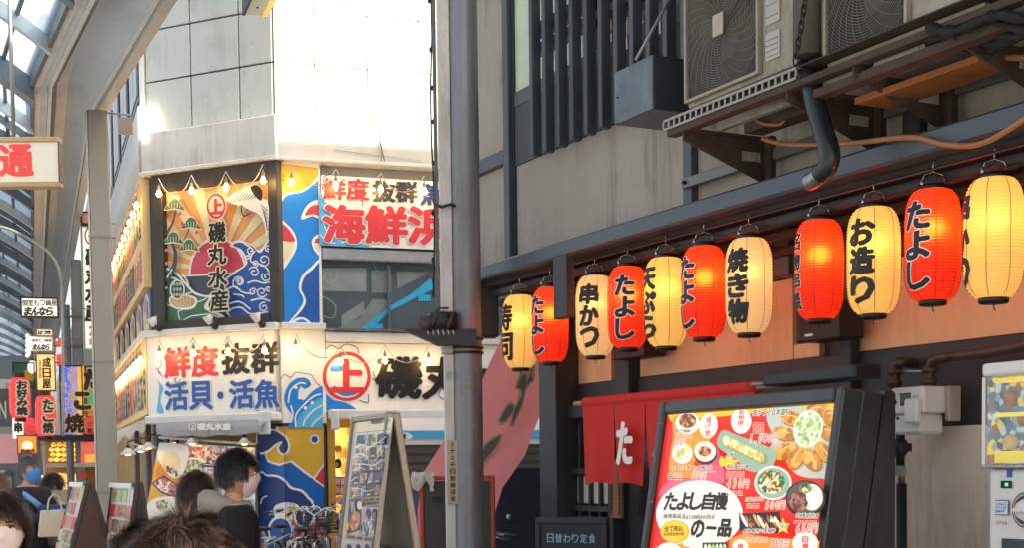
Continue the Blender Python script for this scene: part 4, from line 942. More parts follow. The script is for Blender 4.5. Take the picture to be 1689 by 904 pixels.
for zz in (zat(960, 838, YL_), zat(960, 855, YL_), zat(960, 778, YL_)): m = MB(); m.box(xa[0], xa[5] + .02, YL_ - .09, YL_ - .076, zz - .02, zz + .02); ld.part('rail', m, M('brown_rail', '#3b3430', .5))
m = MB(); m.box(xa[5] + .02, xa[5] + .09, YL_ - .1, YL_ - .03, 0, zl0); ld.part('stile', m, DARKWV)
# noren
YN = .12
nx = [A(p_, 720, YN)[0] for p_ in (966, 1018, 1069, 1121, 1173, 1222, 1250)]
nzt = zat(1000, 662, YN) + .035; nzb = zat(1010, 799, YN)
nr = Thing('noren_curtain', 'red split shop curtain with white characters over the lattice door', 'curtain', RW, (nx[0], YN, nzt))
m = MB(); m.tube([(nx[0] - .14, YN, nzt - .035), (nx[-1] + .3, YN, nzt - .035)], .016, 8); nr.part('pole', m, M('bamboo_pole', '#b09468', .5))
RC = clothmat('red_noren_cloth', '#e63a34', .25)
m = MB(); m.tube([(nx[0] + (nx[-1] - nx[0]) * k / 20, YN, nzt - .035) for k in range(21)], .036, 10); nr.part('hem_sleeve', m, RC)
random.seed(5)
for k in range(6):
    a_, b_ = nx[k] + .002, nx[k + 1] - .002; m = MB(); vs = []; nxx, nzz = 12, 14
    ph = random.random() * 6
    for j in range(nzz + 1):
        t = j / nzz; ins = .03 * t * t if k else .015 * t
        for i in range(nxx + 1):
            s_ = i / nxx; zb_n = nzb + .01 * math.sin(s_ * 7 + ph)
            x = a_ + ins + (b_ - a_ - 2 * ins) * s_ + .01 * t
            vs.append((x, YN - .022 - .022 * t * math.sin(s_ * 9 + ph) - .012 * t * math.cos(s_ * 3.1) - .03 * t * math.sin(s_ * 3.14), nzt - .05 - (nzt - .05 - zb_n) * t))
    m.add(vs, [(j * (nxx + 1) + i, j * (nxx + 1) + i + 1, (j + 1) * (nxx + 1) + i + 1, (j + 1) * (nxx + 1) + i) for j in range(nzz) for i in range(nxx)], True)
    pnl = nr.part('cloth_panel', m, RC)
    if k in (1, 2, 3):
        q = MB(); put(q, 'たよし'[k - 1], (a_ + b_) / 2 + (.05 if k == 1 else .12), (nzt + nzb) / 2 - .03, .17, .25, YN - .09, .013, slant=.06, steps=8); nr.part('lettering', q, WHT, parent=pnl)
# black rolled shutter bar
zb_s = zat(1255, 640, .0)
sb = Thing('shutter_bar', 'long black roller housing above the lit menu board', 'housing', RW, (A(1300, 630, 0)[0], 0, zb_s))
m = MB(); m.box(A(1258, 630, -.05)[0], A(1410, 630, -.05)[0], -.05, .12, zb_s, zb_s + .07); sb.part('housing', m, DMETAL, bev=.01)
m = MB(); m.tube([(A(1240, 630, 0)[0], .0, zb_s + .02), (A(1262, 630, 0)[0], .0, zb_s + .02)], .012, 8); sb.part('shaft', m, GMETAL)
# wooden tablet
wt_ = Thing('wooden_tablet', 'narrow wooden plaque with dark burnt characters hanging beside the lattice door', 'plaque', RW, (A(1019, 800, .4)[0], .4, zat(1019, 855, .4)))
x0, z1__ = A(1009, 760, .4); x1, z0_ = A(1028, 856, .4)
m = MB(); m.box(x0, x1, .385, .41, z0_, z1__); wt_.part('board', m, M('tablet_wood', '#8a5f38', .6, sc=8, stretch=(1, 1, .2), var=.2), bev=.004)
q = Pr(wt_, RW, .383)
for j, col_ in enumerate((x0 + .022, x1 - .022)):
    for i, ch in enumerate('食べ飲み放題歓迎会承ります'[:11]): put(q._mb(BLK, 'lettering'), ch, col_, z1__ - .03 - i * (z1__ - z0_ - .05) / 10.5, .028, .028, .382, .002, steps=4)
q.done()
# chalkboard by the door
x0, z1__ = A(891, 864, -.5); x1, _ = A(970, 864, -.5)
ck = Thing('chalkboard', 'small black framed chalkboard on the ground by the post', 'chalkboard', Fr(tuple(RW.w(x0, -.5, 0)), -62.9 + 35), (0, 0, 0))
fw = .42
m = MB(); m.box(0, fw, 0, .03, z1__ - .75, z1__); ck.part('board', m, M('slate_board', '#22262b', .6, var=.2, sc=5))
for a_ in ((-.03, fw + .03, z1__, z1__ + .035), (-.03, fw + .03, z1__ - .78, z1__ - .751), (-.03, -.001, z1__ - .75, z1__ - .001), (fw + .001, fw + .03, z1__ - .75, z1__ - .001)):
    m = MB(); m.box(a_[0], a_[1], -.012, .04, a_[2], a_[3]); ck.part('frame', m, DARKWV, bev=.004)
for sx in (.02, fw - .02): m = MB(); m.tube([(sx, .02, z1__ - .75), (sx - .0, .05, 0)], .018, 6); ck.part('leg', m, DARKWV)
q = Pr(ck, ck.fr, -.002)
for i, ch in enumerate('日替わり定食'): put(q._mb(M('chalk_blue', '#8fb0c8', .8), 'lettering'), ch, .07 + i * .056, z1__ - .09, .045, .055, -.003, .001, steps=4)
for i, ch in enumerate('ランチ八百円'): put(q._mb(M('chalk_blue', '#8fb0c8', .8), 'lettering'), ch, .07 + i * .056, z1__ - .19, .045, .05, -.003, .001, steps=4)
q.done()
# grey-beige side wall with pipes and meter
zw = zat(1600, 625, YL_ - .04)
m = MB(); m.box(A(1405, 700, YL_ - .04)[0], 12, YL_ - .06, YL_ + .02, 0, zp_b - .421); tv.part('plaster_wall', m, M('beige_plaster', '#e2d3be', .75, sc=2.2, var=.07, bump=.06, bsc=80, dirt=.35, dcol='#8a765e', streak=.45))
PIP = M('brown_pipe', '#3e2e28', .45, sc=6, var=.25, bump=.02, dirt=.3, dcol='#1c1614')
def wpt(px, py, y): x, z = A(px, py, y); return (x, y, z)
pp = Thing('gas_pipes', 'dark brown gas pipes bending over the wall down to the white meter', 'pipe', RW, (A(1560, 620, .35)[0], .35, 1.9))
y_ = .35
m = MB(); m.tube(catmull([wpt(1740, 560, y_), wpt(1640, 580, y_), wpt(1560, 590, y_), wpt(1540, 596, y_), wpt(1533, 612, y_), wpt(1533, 634, y_)], 5), .026, 10); pp.part('pipe', m, PIP)
m = MB(); m.tube(catmull([wpt(1508, 600, .5), wpt(1490, 598, y_ + .02), wpt(1477, 604, y_), wpt(1475, 622, y_), wpt(1475, 640, y_)], 5), .028, 10); pp.part('pipe', m, PIP)
for p_ in ((1533, 630), (1475, 632), (1476, 614), (1533, 611), (1572, 588)):
    c_ = wpt(*p_, y_); m = MB(); m.lathe([(.001, -.014), (.037, -.014), (.037, .014), (.001, .014)], c_, 14); pp.part('flange', m, PIP)
m = MB(); a_, b_ = wpt(1478, 613, y_ - .02), wpt(1532, 613, y_ - .02); m.tube([a_, b_], .006, 6); pp.part('tie_rod', m, STEEL)
x, y__, z = wpt(1485, 716, y_); _, _, zlow = wpt(1490, 770, y_); _, _, z9 = wpt(1490, 838, y_)
m = MB(); m.tube([(x, y_, z + .01), (x, y_, zlow)], .022, 10); pp.part('valve_pipe', m, DMETAL)
m = MB(); m.ball((x, y_, z - .07), .05, 12, (.9, .9, 1)); m.box(x - .05, x + .05, y_ - .03, y_ + .03, z - .09, z - .05); pp.part('valve', m, RUBBER)
m = MB(); m.tube([(x + .01, y_, zlow), (x + .01, y_, z9 + .12)], .017, 10); pp.part('brass_pipe', m, M('brass_pipe', '#9a7f4c', .4, metal=.4))
m = MB(); m.tube([(x + .01, y_, z9 + .12), (x + .02, y_, 0)], .026, 10); pp.part('riser', m, DMETAL)
m = MB(); m.box(x + .02, x + .1, y_ - .06, y_ - .055, z - .21, z - .16); pp.part('tag', m, M('grey_tag', '#8c8c84', .5))
mt = Thing('gas_meter', 'white gas meter with a small display on the beige wall', 'meter', RW, (x, y_, z))
xm0, zm1 = A(1469, 641, .25); xm1, zm0 = A(1523, 716, .25)
MW = M('meter_white', '#e2e0d8', .4, var=.05, dirt=.25, dcol='#8c8470')
m = MB(); m.box(xm0, xm1, .25, .42, zm0 + .1, zm1); mt.part('body', m, MW, bev=.012, seg=2)
m = MB(); m.box(xm0, xm1 - .04, .27, .42, zm0, zm0 + .1); mt.part('base_housing', m, MW, bev=.012)
m = MB(); m.box(xm0 + .07, xm0 + .14, .246, .2499, zm1 - .09, zm1 - .035); d_ = mt.part('display', m, M('meter_display', '#3c4a44', .2))
m = MB(); m.box(xm0 + .065, xm0 + .145, .243, .2459, zm1 - .035, zm1 - .03); mt.part('display_frame', m, DMETAL, parent=d_)
m = MB(); m.box(xm0 + .13, xm1 - .005, .21, .249, zm0 + .05, zm0 + .17); mt.part('cover', m, MW, bev=.01)
m = MB(); m.ball((xm0 + .03, .25, zm1 - .07), .014, 8); m.ball((xm0 + .05, .25, zm1 - .15), .008, 8); mt.part('knob', m, DMETAL)
for k in range(3): m = MB(); m.box(xm1 - .07, xm1 - .03, .246, .2499, zm1 - .05 - k * .012, zm1 - .045 - k * .012); mt.part('label_line', m, M('faint_ink', '#8a8f94', .5))
m = MB(); m.box(xm1 + .004, xm1 + .035, .38, .46, zm0 + .06, zm1 + .0); mt.part('side_bracket', m, M('grey_bracket', '#b0a18c', .5), bev=.006)

# ================================================================== lanterns
HL, RL = .545, .133
def prof(t):                                        # t 0 bottom..1 top -> radius factor
    a = abs(2 * t - 1)
    return RL * (.50 + .50 * (1 - a ** 4.6) ** .62)
def shade_mb():
    m = MB(); N = 132; pr = []
    for i in range(N + 1):
        t = i / N; r = prof(t) + .0036 * math.sin(t * 36 * 2 * math.pi); pr.append((r, -HL + t * HL))
    m.lathe(pr, (0, 0, 0), 56); return m
LM = {'Y': lanternmat('yellow_lantern_paper', '#e8c65a', '#f8d488', .5, .2, .6, em=.2), 'P': lanternmat('cream_lantern_paper', '#dcc183', '#ecca94', .45, .16, .6, em=.22), 'R': lanternmat('red_lantern_paper', '#d8321c', '#f04826', .62, .4, .75, em=.16)}
SHM = {k: mkmesh('shade', shade_mb(), v) for k, v in LM.items()}
CAPB = M('lantern_cap_black', '#141416', .35, var=.1)
def capm():
    m = MB(); m.lathe([(.001, -.012), (.072, -.012), (.074, .0), (.074, .022), (.066, .024), (.001, .024)], (0, 0, -.004), 28); return m
def capb():
    m = MB(); m.lathe([(.001, -.022), (.060, -.022), (.068, -.016), (.068, .006), (.001, .006)], (0, 0, -HL - .002), 28); m.tube([(0, 0, -HL - .02), (0, 0, -HL - .045), (.008, 0, -HL - .053)], .003, 5); return m
def hookm():
    m = MB(); m.tube([(-.06, 0, .02), (-.045, 0, .07), (-.0, 0, .085), (.045, 0, .07), (.06, 0, .02)], .003, 5); m.tube([(0, 0, .085), (0, 0, .13), (.012, 0, .14)], .004, 5); m.tube([(-.06, -.02, .0), (-.06, -.02, .045)], .009, 6); return m
CM, BM_, HM_ = mkmesh('cap', capm(), CAPB), mkmesh('cap', capb(), CAPB), mkmesh('hanger', hookm(), STEEL)
def seams():
    m = MB()
    for k in range(8):
        a = k * math.pi / 4 + .2; m.tube([((prof(t) + .0034) * math.cos(a), (prof(t) + .0034) * math.sin(a), -HL + t * HL) for t in [i / 24 for i in range(25)]], .0018, 4, cap=False)
    return m
SEAM = mkmesh('seam', seams(), M('seam_dark', '#8a6428', .6)); SEAMR = mkmesh('seam', seams(), M('seam_red', '#8f2414', .6))
BL = {'Y': MB(), 'R': MB()}
BLM = {k: mkmesh('bulb', MB().ball((0, 0, -.19), .046, 14), M('lantern_bulb_' + k, '#fff0c8', .3, emit=e, ecol=c, bump=0)) for k, e, c in (('Y', 6, '#ffc870'), ('P', 5, '#ffd08a'), ('R', 24, '#ffc060'))}
def wrap(mb_, phi0):
    bm = bmesh.new(); vs = [bm.verts.new(p) for p in mb_.v]
    for f in mb_.f:
        try: bm.faces.new([vs[i] for i in f])
        except ValueError: pass
    for k in range(-16, 17):
        g_ = bm.verts[:] + bm.edges[:] + bm.faces[:]
        bmesh.ops.bisect_plane(bm, geom=g_, plane_co=(k * .014, 0, 0), plane_no=(1, 0, 0))
    for k in range(1, 40):
        g_ = bm.verts[:] + bm.edges[:] + bm.faces[:]
        bmesh.ops.bisect_plane(bm, geom=g_, plane_co=(0, 0, -k * .016), plane_no=(0, 0, 1))
    o = MB(); bm.verts.index_update()
    for v in bm.verts:
        t = min(1, max(0, 1 + v.co.z / HL)); r = prof(t) + .0045 - v.co.y * 1.0; a = phi0 + v.co.x / RL
        o.v.append((r * math.sin(a), -r * math.cos(a), v.co.z))
    o.f = [tuple(v.index for v in f.verts) for f in bm.faces]; o.sm = [False] * len(o.f); bm.free(); return o
LAN = [(857, 487, 610, 31, 'Y', '寿司', -25, 'yellow lantern with sushi characters, farthest from the menu board'),
 (907, 474, 600, 29, 'R', 'たよし', -22, 'red lantern partly behind the hanging post, second from the pole'),
 (981, 455, 590, 30, 'P', '串かつ', -10, 'cream lantern lettered for skewers beside the first fully seen red lantern'),
 (1035, 440, 577, 31, 'R', 'たよし', -5, 'red lantern squarely showing three black characters'),
 (1098, 425, 575, 35, 'Y', '天ぷら', -29, 'yellow lantern between two red ones, its writing turned to the edge'),
 (1161, 406, 560, 36, 'R', 'たよし', -29, 'glowing red lantern beside the cream lantern with grill characters'),
 (1235, 393, 553, 39, 'P', '焼き物', -20, 'cream lantern with thick black grill characters'),
 (1351, 363, 530, 40, 'R', '名物串焼', -36, 'red lantern with a row of tiny characters at its edge'),
 (1441, 342, 522, 44, 'Y', 'お造り', -20, 'yellow lantern with sashimi characters right of the gap post'),
 (1539, 312, 500, 49, 'R', 'たよし', -28, 'large red lantern second from the near end of the row'),
 (1640, 293, 496, 52, 'Y', '串かつ', -51, 'blank looking yellow lantern at the near end of the row')]
for i, (px, yt, yb, hw, kind, txt, off, lab) in enumerate(LAN):
    x, zt = A(px, yt, 0); zb_ = A(px, yb, 0)[1]
    P_ = RW.w(x, 0, 0); H_ = zt - zb_; s_ = H_ / (HL + .01)
    view = math.atan2(P_.x, P_.y)                   # bearing of the lantern from the camera
    t = Thing('paper_lantern', lab, 'lantern', Fr((P_.x, P_.y, zt), 0), (0, 0, 0), group='paper lanterns along the tavern eave')
    t.root.rotation_euler = (0, 0, 0); t.root.scale = (min(s_, 1.02) * 1.0, min(s_, 1.02), s_)
    for nm_, me in (('shade', SHM[kind]), ('cap', CM), ('cap', BM_), ('hanger', HM_), ('seam', SEAMR if kind == 'R' else SEAM), ('bulb', BLM[kind])):
        o = bpy.data.objects.new(nm_, me); COL.objects.link(o); o.parent = t.root
        if nm_ == 'seam': o.rotation_euler = (0, 0, random.uniform(0, .7)); o['kind'] = 'stuff'
    phi = -view * 0 + math.asin(max(-.985, off / hw)) - view
    n = len(txt); big = n < 4
    for lay, (bold, mat_, rr) in enumerate((((.013, WHT, .0), (.0075, BLK, -.0012)) if kind == 'R' else ((.0085, BLK, -.0012),))):
        mm = MB(); ch_h = (HL * (.80 if big else .80)) / n
        for k, ch in enumerate(txt):
            put(mm, ch, 0, -.065 - ch_h * (k + .5), .125 if big else .07, ch_h * .88, rr, bold * (1 if big else .5), slant=.05 if big else 0, steps=8)
        t.part('lettering' if mat_ is BLK else 'outline', wrap(mm, phi), mat_)
# cable linking the lantern tops
lc = Thing('lantern_cable', 'thin black power cable looping between the lantern hangers', 'cable', RW, (0, .05, 2.9))
m = MB()
for a_, b_ in zip(LAN, LAN[1:]):
    p_ = Vector(wpt(a_[0], a_[1] - 14, .02)); r_ = Vector(wpt(b_[0], b_[1] - 14, .02))
    m.tube([tuple(p_.lerp(r_, k / 8) + Vector((0, 0, -.16 * (k / 8) * (1 - k / 8) + .03))) for k in range(9)], .004, 5)
lc.part('cable', m, RUBBER)
# the post hanging in front of the second lantern
x0 = A(912, 480, -.2)[0]; x1 = A(934, 480, -.2)[0]; z0 = zat(922, 526, -.2)
hp = Thing('hanging_post', 'short grey post hanging from the eave in front of the second lantern', 'post', RW, (x0, -.2, z0))
m = MB(); m.box(x0 + .0, x1, -.2, -.14, z0, zbm_b - .02); hp.part('post', m, DARKWV, bev=.005)

# ================================================================== air conditioners on their rack
def acunit(pxl, pxr_g, pyb, lab, body, rt_px):
    y = -.32
    x0, zb_ = A(pxl, pyb, y); xg = A(pxr_g, pyb - 40, y)[0]; xr = A(rt_px, pyb - 80, y)[0]
    t = Thing('air_conditioner', lab, 'air conditioner', RW, (x0, y, zb_))
    hgt = .62 if body != 'far' else .6
    m = MB(); m.box(x0 - .01, xr, y + .012, y + .34, zb_ - .02, zb_ + hgt); t.part('casing', m, M('ac_casing', '#a8a294', .55, sc=4, var=.16, dirt=.75, dcol='#6d604c'), bev=.012, seg=2)
    m = MB()
    for a_ in ((x0, x0 + .018, zb_, zb_ + hgt), (xg - .018, xg, zb_, zb_ + hgt), (x0 + .019, xg - .019, zb_, zb_ + .018)): m.box(a_[0], a_[1], y - .02, y + .011, a_[2], a_[3])
    t.part('grille_frame', m, MATS['ac_casing'], bev=.004)
    cx_, cz = (x0 + xg) / 2, zb_ + hgt * .52; hw_, hh = (xg - x0) / 2 - .02, hgt / 2 - .0
    m = MB(); m.box(x0 + .018, xg - .018, y - .0, y + .0115, zb_ + .018, zb_ + hgt - .01); t.part('fan_opening', m, M('fan_dark', '#35332f', .6, sc=3, var=.3))
    m = MB()
    for k in range(3):                               # fan blades seen through the grille
        a = k * 2.094 + .5; m.add([(cx_, y - .003, cz), (cx_ + .19 * math.cos(a), y - .006, cz + .19 * math.sin(a)), (cx_ + .2 * math.cos(a + .5), y - .002, cz + .2 * math.sin(a + .5)), (cx_ + .17 * math.cos(a + 1), y - .001, cz + .17 * math.sin(a + 1))], [(0, 1, 2, 3)])
    t.part('fan', m, M('fan_blade', '#4c4a45', .5))
    m = MB()
    def cl_(r, a): 
        X, Z = r * math.cos(a), r * math.sin(a); return X, Z
    for r in [.045 + i * .0125 for i in range(26)]:
        run = []
        for k in range(73):
            X, Z = cl_(r, k * math.pi / 36)
            if abs(X) < hw_ and -(cz - zb_ - .02) < Z < zb_ + hgt - .02 - cz: run.append((cx_ + X, y - .014, cz + Z))
            else:
                if len(run) > 1: m.tube(run, .0016, 3, cap=False)
                run = []
        if len(run) > 1: m.tube(run, .0016, 3, cap=False)
    for k in range(30):
        a = k * math.pi / 15; run = []
        for j in range(12):
            r = .04 + j * .03; X, Z = cl_(r, a + j * .07)
            if abs(X) < hw_ and -(cz - zb_ - .02) < Z < zb_ + hgt - .02 - cz: run.append((cx_ + X, y - .018, cz + Z))
        if len(run) > 1: m.tube(run, .0014, 3, cap=False)
    g2 = t.part('grille', m, M('grille_wire', '#8f8a7c', .45, metal=.3))
    g2['kind'] = 'stuff'
    m = MB(); m.box(cx_ - .045, cx_ + .045, y - .03, y - .02, cz - .055, cz + .055); t.part('badge', m, M('ac_badge', '#b9b1a0', .5), bev=.012, seg=2)
    return t, x0, xg, xr, zb_, hgt, y
ac1 = acunit(1133, 1255, 172, 'dusty air conditioner with a full fan grille on the rusty rack', 'near', 1356)
t, x0, xg, xr, zb_, hgt, y = ac1
# paper labels / vents and hatch lines of the first unit
GL_ = M('ac_label', '#b8b8b4', .6, var=.05)
for (a_, b_, c_, d_) in ((.03, .14, .22, .5), (.03, .14, .05, .18), (.16, .27, .34, .6)):
    m = MB(); m.box(xg + a_, xg + b_, y + .004, y + .0115, zb_ + c_, zb_ + d_); lb = t.part('label_plate', m, GL_)
    for k in range(4): m = MB(); m.box(xg + a_ + .01, xg + b_ - .01, y + .0, y + .0035, zb_ + c_ + (d_ - c_) * (k + .6) / 5, zb_ + c_ + (d_ - c_) * (k + .6) / 5 + .003); t.part('print_line', m, M('faint_ink', '#8a8f94', .5), parent=lb)
m = MB(); m.tube([(xr - .07, y - .03, zb_ - .02), (xr - .07, y - .03, zb_ + hgt + .1)], .065, 16); t.part('lagged_pipe', m, M('grey_lagging', '#5a564d', .7, bump=.05))
ac2 = acunit(1362, 1500, 104, 'second air conditioner, cut off by the frame, above the rusty brown beam', 'far', 1620)
t2, x20, xg2, xr2, zb2, h2, y2 = ac2
m = MB(); m.box(xg2 - .27, xg2 + .05, y2 + .002, y2 + .0115, zb2 - .1, zb2 - .02); 
# rack with slotted rail
rk = Thing('ac_rack', 'rusty iron wall rack with a slotted rail carrying the air conditioners', 'rack', RW, (x0, 0, zb_ - .1))
yf = -.42
xr0, zr = A(1094, 222, yf); 
zr = zr + .03
L = A(1312, 115, yf)[0]; 
n = 22
slotm = GALV
m = MB(); m.box(xr0, L, yf, yf + .006, zr - .012, zr + .0); rk.part('rail_lip', m, slotm)
m = MB(); m.box(xr0, L, yf, yf + .006, zr + .032, zr + .045); rk.part('rail_lip', m, slotm)
for k in range(n + 1):
    x = xr0 + (L - xr0) * k / n; m = MB(); m.box(x - .007, x + .007, yf + .0005, yf + .0055, zr + .0005, zr + .0315); rk.part('rail_web', m, slotm)
m = MB(); m.box(xr0, L, yf + .0065, yf + .05, zr + .04, zr + .0449); rk.part('rail_top', m, slotm)
m = MB(); m.box(xr0, L, yf + .03, yf + .036, zr - .012, zr + .04); rk.part('rail_back', m, DMETAL)
m = MB(); m.box(xr0 + .02, 6.2, yf + .007, yf + .07, zr - .045, zr - .013); rk.part('front_beam', m, RUST, bev=.004)
m = MB(); m.box(xr0 + .25, L + .1, yf + .16, yf + .2, zr - .05, zr - .0); rk.part('inner_rail', m, GALV, bev=.003)
m = MB(); m.box(xr0 + .3, 6.2, yf + .3, yf + .42, zr - .06, zr + .0); rk.part('inner_beam', m, RUST, bev=.004)
m = MB(); m.box(xr0 + .5, 6.3, yf + .02, .1, zr + .046, zr + .052); rk.part('drip_tray', m, RUST)
# triangular brackets against the wall
for px in (1120, 1290, 1400, 1560):
    x = A(px, 200, yf)[0]
    w0 = A(px + 95, 290, YU - .05)[1] if px == 1120 else 0
    zt_ = zr - .046; tri = [(yf + .02, zt_), (yf + .02, zt_ - .04), (YU - .06, zt_ - .24), (YU - .06, zt_)]
    m = MB(); m.prismx(tri, x, x + .012); br = rk.part('bracket', m, RUST)
    m = MB(); m.box(x, x + .06, YU - .1, YU - .061, zt_ - .34, zt_ + .02); rk.part('bracket_foot', m, RUST, parent=br)
    m = MB(); m.box(x - .001, x + .05, yf + .01, YU - .05, zt_ - .0, zt_ + .012); rk.part('bracket_flange', m, RUST, parent=br)
    m = MB(); c_ = (x + .0, -.02, zt_ - .13); m.cb((x + .0135, YU - .19, zt_ - .09), .003, .12, .05); rk.part('bracket_slot', m, STUC, parent=br, bev=.01)
xb, zb3 = A(1124, 303, YU - .08)
m = MB(); m.box(xb, A(1350, 252, YU - .08)[0], YU - .08, YU - .04, zb3 - .03, zb3 + .03); rk.part('wall_rail', m, M('grey_angle_iron', '#6f7270', .5, metal=.3, dirt=.5, dcol='#4a3428'), bev=.003)
m = MB(); m.tube([(xb + .04, YU - .083, zb3), (xb + .04, YU - .1, zb3)], .012, 6); rk.part('bolt', m, DMETAL)
m = MB(); m.box(A(1440, 200, YU - .08)[0], A(1660, 180, YU - .08)[0], YU - .08, YU - .04, zb3 - .0, zb3 + .04); rk.part('wall_rail', m, MATS['grey_angle_iron'], bev=.003)
# beam and board under the second unit
m = MB(); m.box(x20 - .02, 9, y2 - .06, y2 + .02, zb2 - .16, zb2 - .12); rk.part('front_beam', m, RUST, bev=.004)
m = MB(); m.box(x20 + .1, x20 + .85, y2 + .08, y2 + .3, zb2 - .2, zb2 - .17); rk.part('plank', m, M('orange_plank', '#945a2c', .7, sc=4, var=.3, dirt=.4), bev=.003)
m = MB(); m.box(x20 - .02, xr2 + .2, y2 - .0, y2 + .3, zb2 - .12, zb2 - .021); t2.part('plinth', m, MATS['ac_casing'], bev=.004)
m = MB(); m.box(xg2 - .22, xg2 + .06, y2 - .004, y2 - .0005, zb2 - .11, zb2 - .03); t2.part('label_plate', m, GL_)
# dark cloth-like tarpaulin bundle at the top right
tp = Thing('tarpaulin_bundle', 'black wrapped bundle of tarpaulin and cables above the near lanterns', 'bundle', RW, wpt(1600, 50, -.4))
random.seed(11)
for k in range(5):
    pts = [wpt(1530 + i * 32, 45 + 10 * math.sin(i * 1.3 + k) + k * 9 - i * 3, -.42 + .05 * k) for i in range(8)]
    m = MB(); cp_ = catmull(pts, 4); m.tube(cp_, [.012 + .022 * abs(noise.noise(Vector((i_ * .35, k, 0)))) + .008 * random.random() for i_ in range(len(cp_))], 8); tp.part('roll', m, M('black_tarpaulin', '#141416', .8, sc=9, var=.3, bump=.12, bsc=30))
# black duct pipe with bright end
bp_ = Thing('drain_duct', 'black duct hose dropping from the rack and ending in a bright metal elbow', 'duct', RW, wpt(1350, 200, -.3))
yd = -.34
m = MB(); m.tube(catmull([wpt(1322, 112, yd), wpt(1335, 130, yd), wpt(1342, 160, yd), wpt(1356, 210, yd), wpt(1368, 248, yd), wpt(1366, 272, yd), wpt(1352, 288, yd)], 5), .047, 14); bp_.part('hose', m, M('duct_black', '#1d2226', .35, var=.2))
m = MB(); m.tube(catmull([wpt(1356, 282, yd), wpt(1346, 294, yd), wpt(1334, 300, yd)], 4), .041, 14); bp_.part('elbow', m, M('dull_zinc', '#8a8d8c', .3, metal=.8))
# copper hoses
ch_ = Thing('copper_hose', 'orange-brown hose slung under the rack across the eave', 'hose', RW, wpt(1450, 240, -.1))
m = MB(); m.tube(catmull([wpt(1258, 228, -.1), wpt(1300, 238, -.1), wpt(1400, 236, -.14), (wpt(1500, 226, -.16)), wpt(1560, 238, -.16), wpt(1620, 236, -.2), wpt(1690, 196, -.2), wpt(1760, 150, -.2)], 6), .013, 8); ch_.part('hose', m, M('copper_hose', '#9a6a42', .5, dirt=.4))
ch2 = Thing('copper_hose', 'short pale brown pipe running along under the tarpaulin bundle', 'hose', RW, wpt(1590, 95, 0))
m = MB(); m.tube(catmull([wpt(1530, 92, -.1), wpt(1560, 90, -.1), wpt(1650, 94, -.1), wpt(1720, 96, -.1)], 4), .014, 8); ch2.part('hose', m, MATS['copper_hose'])
ch3 = Thing('copper_hose', 'looped brown cord hanging beneath the first air conditioner', 'hose', RW, wpt(1270, 190, 0))
m = MB(); m.tube(catmull([wpt(1240, 180, -.1), wpt(1250, 200, -.15), wpt(1285, 205, -.1), wpt(1300, 190, -.1), wpt(1320, 182, -.1), wpt(1340, 176, -.1)], 5), .01, 6); ch3.part('hose', m, MATS['copper_hose'])
# chain
cn = Thing('hanging_chain', 'black iron chain hanging in front of the lagged pipe', 'chain', RW, wpt(1316, 60, -.45))
pts = [wpt(1330 - k * 2.2, -10 + k * 13.5, -.46) for k in range(9)]
for k, c in enumerate(pts):
    ax = (.011, 0) if k % 2 else (.003, .011); ring = []
    for j in range(12):
        a = j * math.pi / 6; ring.append((c[0] + ax[0] * math.cos(a) + .004 * math.sin(a), c[1] + ax[1] * math.cos(a), c[2] + .028 * math.sin(a)))
    m = MB(); m.tube(ring, .0042, 5, closed=True); cn.part('chain_link', m, DMETAL)
# zinc duct box with stay rod
yb_ = -.38
X0, Z0 = A(1014, 206, yb_); X1, Z1 = A(1076, 95, yb_)
db = Thing('duct_box', 'zinc sheet duct box projecting from the wall below the slats', 'duct', RW, (X0, YU, Z0))
m = MB(); m.box(X0, X1, yb_, YU - .1, Z0, A(1045, 104, yb_)[1]); db.part('box', m, M('zinc_sheet', '#58626a', .35, metal=.3, sc=5, var=.25, dirt=.4, dcol='#8fa0aa'), bev=.004)
m = MB(); m.box(X1 + .001, X1 + .006, yb_ + .01, YU - .11, Z0 + .004, A(1045, 104, yb_)[1] - .004); db.part('side_sheet', m, M('dark_side_sheet', '#2c3740', .5))  # darker copy of the zinc, the side's shade put into its colour
for px, py in ((1018, 113), (1018, 203), (1070, 184), (1018, 160)): c = wpt(px, py, yb_ - .004); m = MB(); m.ball(c, .005, 6); db.part('screw', m, DMETAL)
sr = Thing('stay_rod', 'thin steel rod slanting down to the zinc duct box', 'rod', RW, wpt(1078, 50, -.3))
m = MB(); m.tube([wpt(1049, 98, -.34), wpt(1110, -12, -.1)], .009, 6); sr.part('rod', m, M('pale_rod', '#9a9da0', .4))

# ================================================================== the lit menu board
lean = 9.5
bq = wpt(1062, 904, -.75)
MBF = Fr(tuple(RW.w(*bq)), -62.9, lean)
mbT = Thing('lit_menu_board', 'tall black light box with a bright red food menu leaning by the curtain', 'menu board', MBF, (0, 0, -.5))
B = MBF.at
x0, z1 = B(1097, 664); xr_ = B(1400, 641)[0]; z1b = B(1400, 641)[1]; x0b = B(1062, 904)[0]; xrb = B(1366, 904)[0]
print('menu', x0, x0b, xr_, xrb, z1, z1b)
xL = (x0 + x0b) / 2; xR = (xr_ + xrb) / 2; zT = (z1 + z1b) / 2; zB_ = -.55
BK = M('menu_frame_black', '#2c2e30', .35, var=.15, dirt=.5, dcol='#55585a', streak=.3)
fwid = .065
for a_ in ((xL, xL + fwid * .8, zB_, zT), (xR - fwid * .8, xR, zB_, zT), (xL + fwid * .8 + .001, xR - fwid * .8 - .001, zT - fwid, zT)):
    m = MB(); m.box(a_[0], a_[1], -.03, .08, a_[2], a_[3]); mbT.part('frame', m, BK, bev=.012, seg=2)
m = MB(); m.box(xL + .01, xR - .005, .081, .199, zB_, zT + .01); mbT.part('cabinet', m, BK, bev=.01)
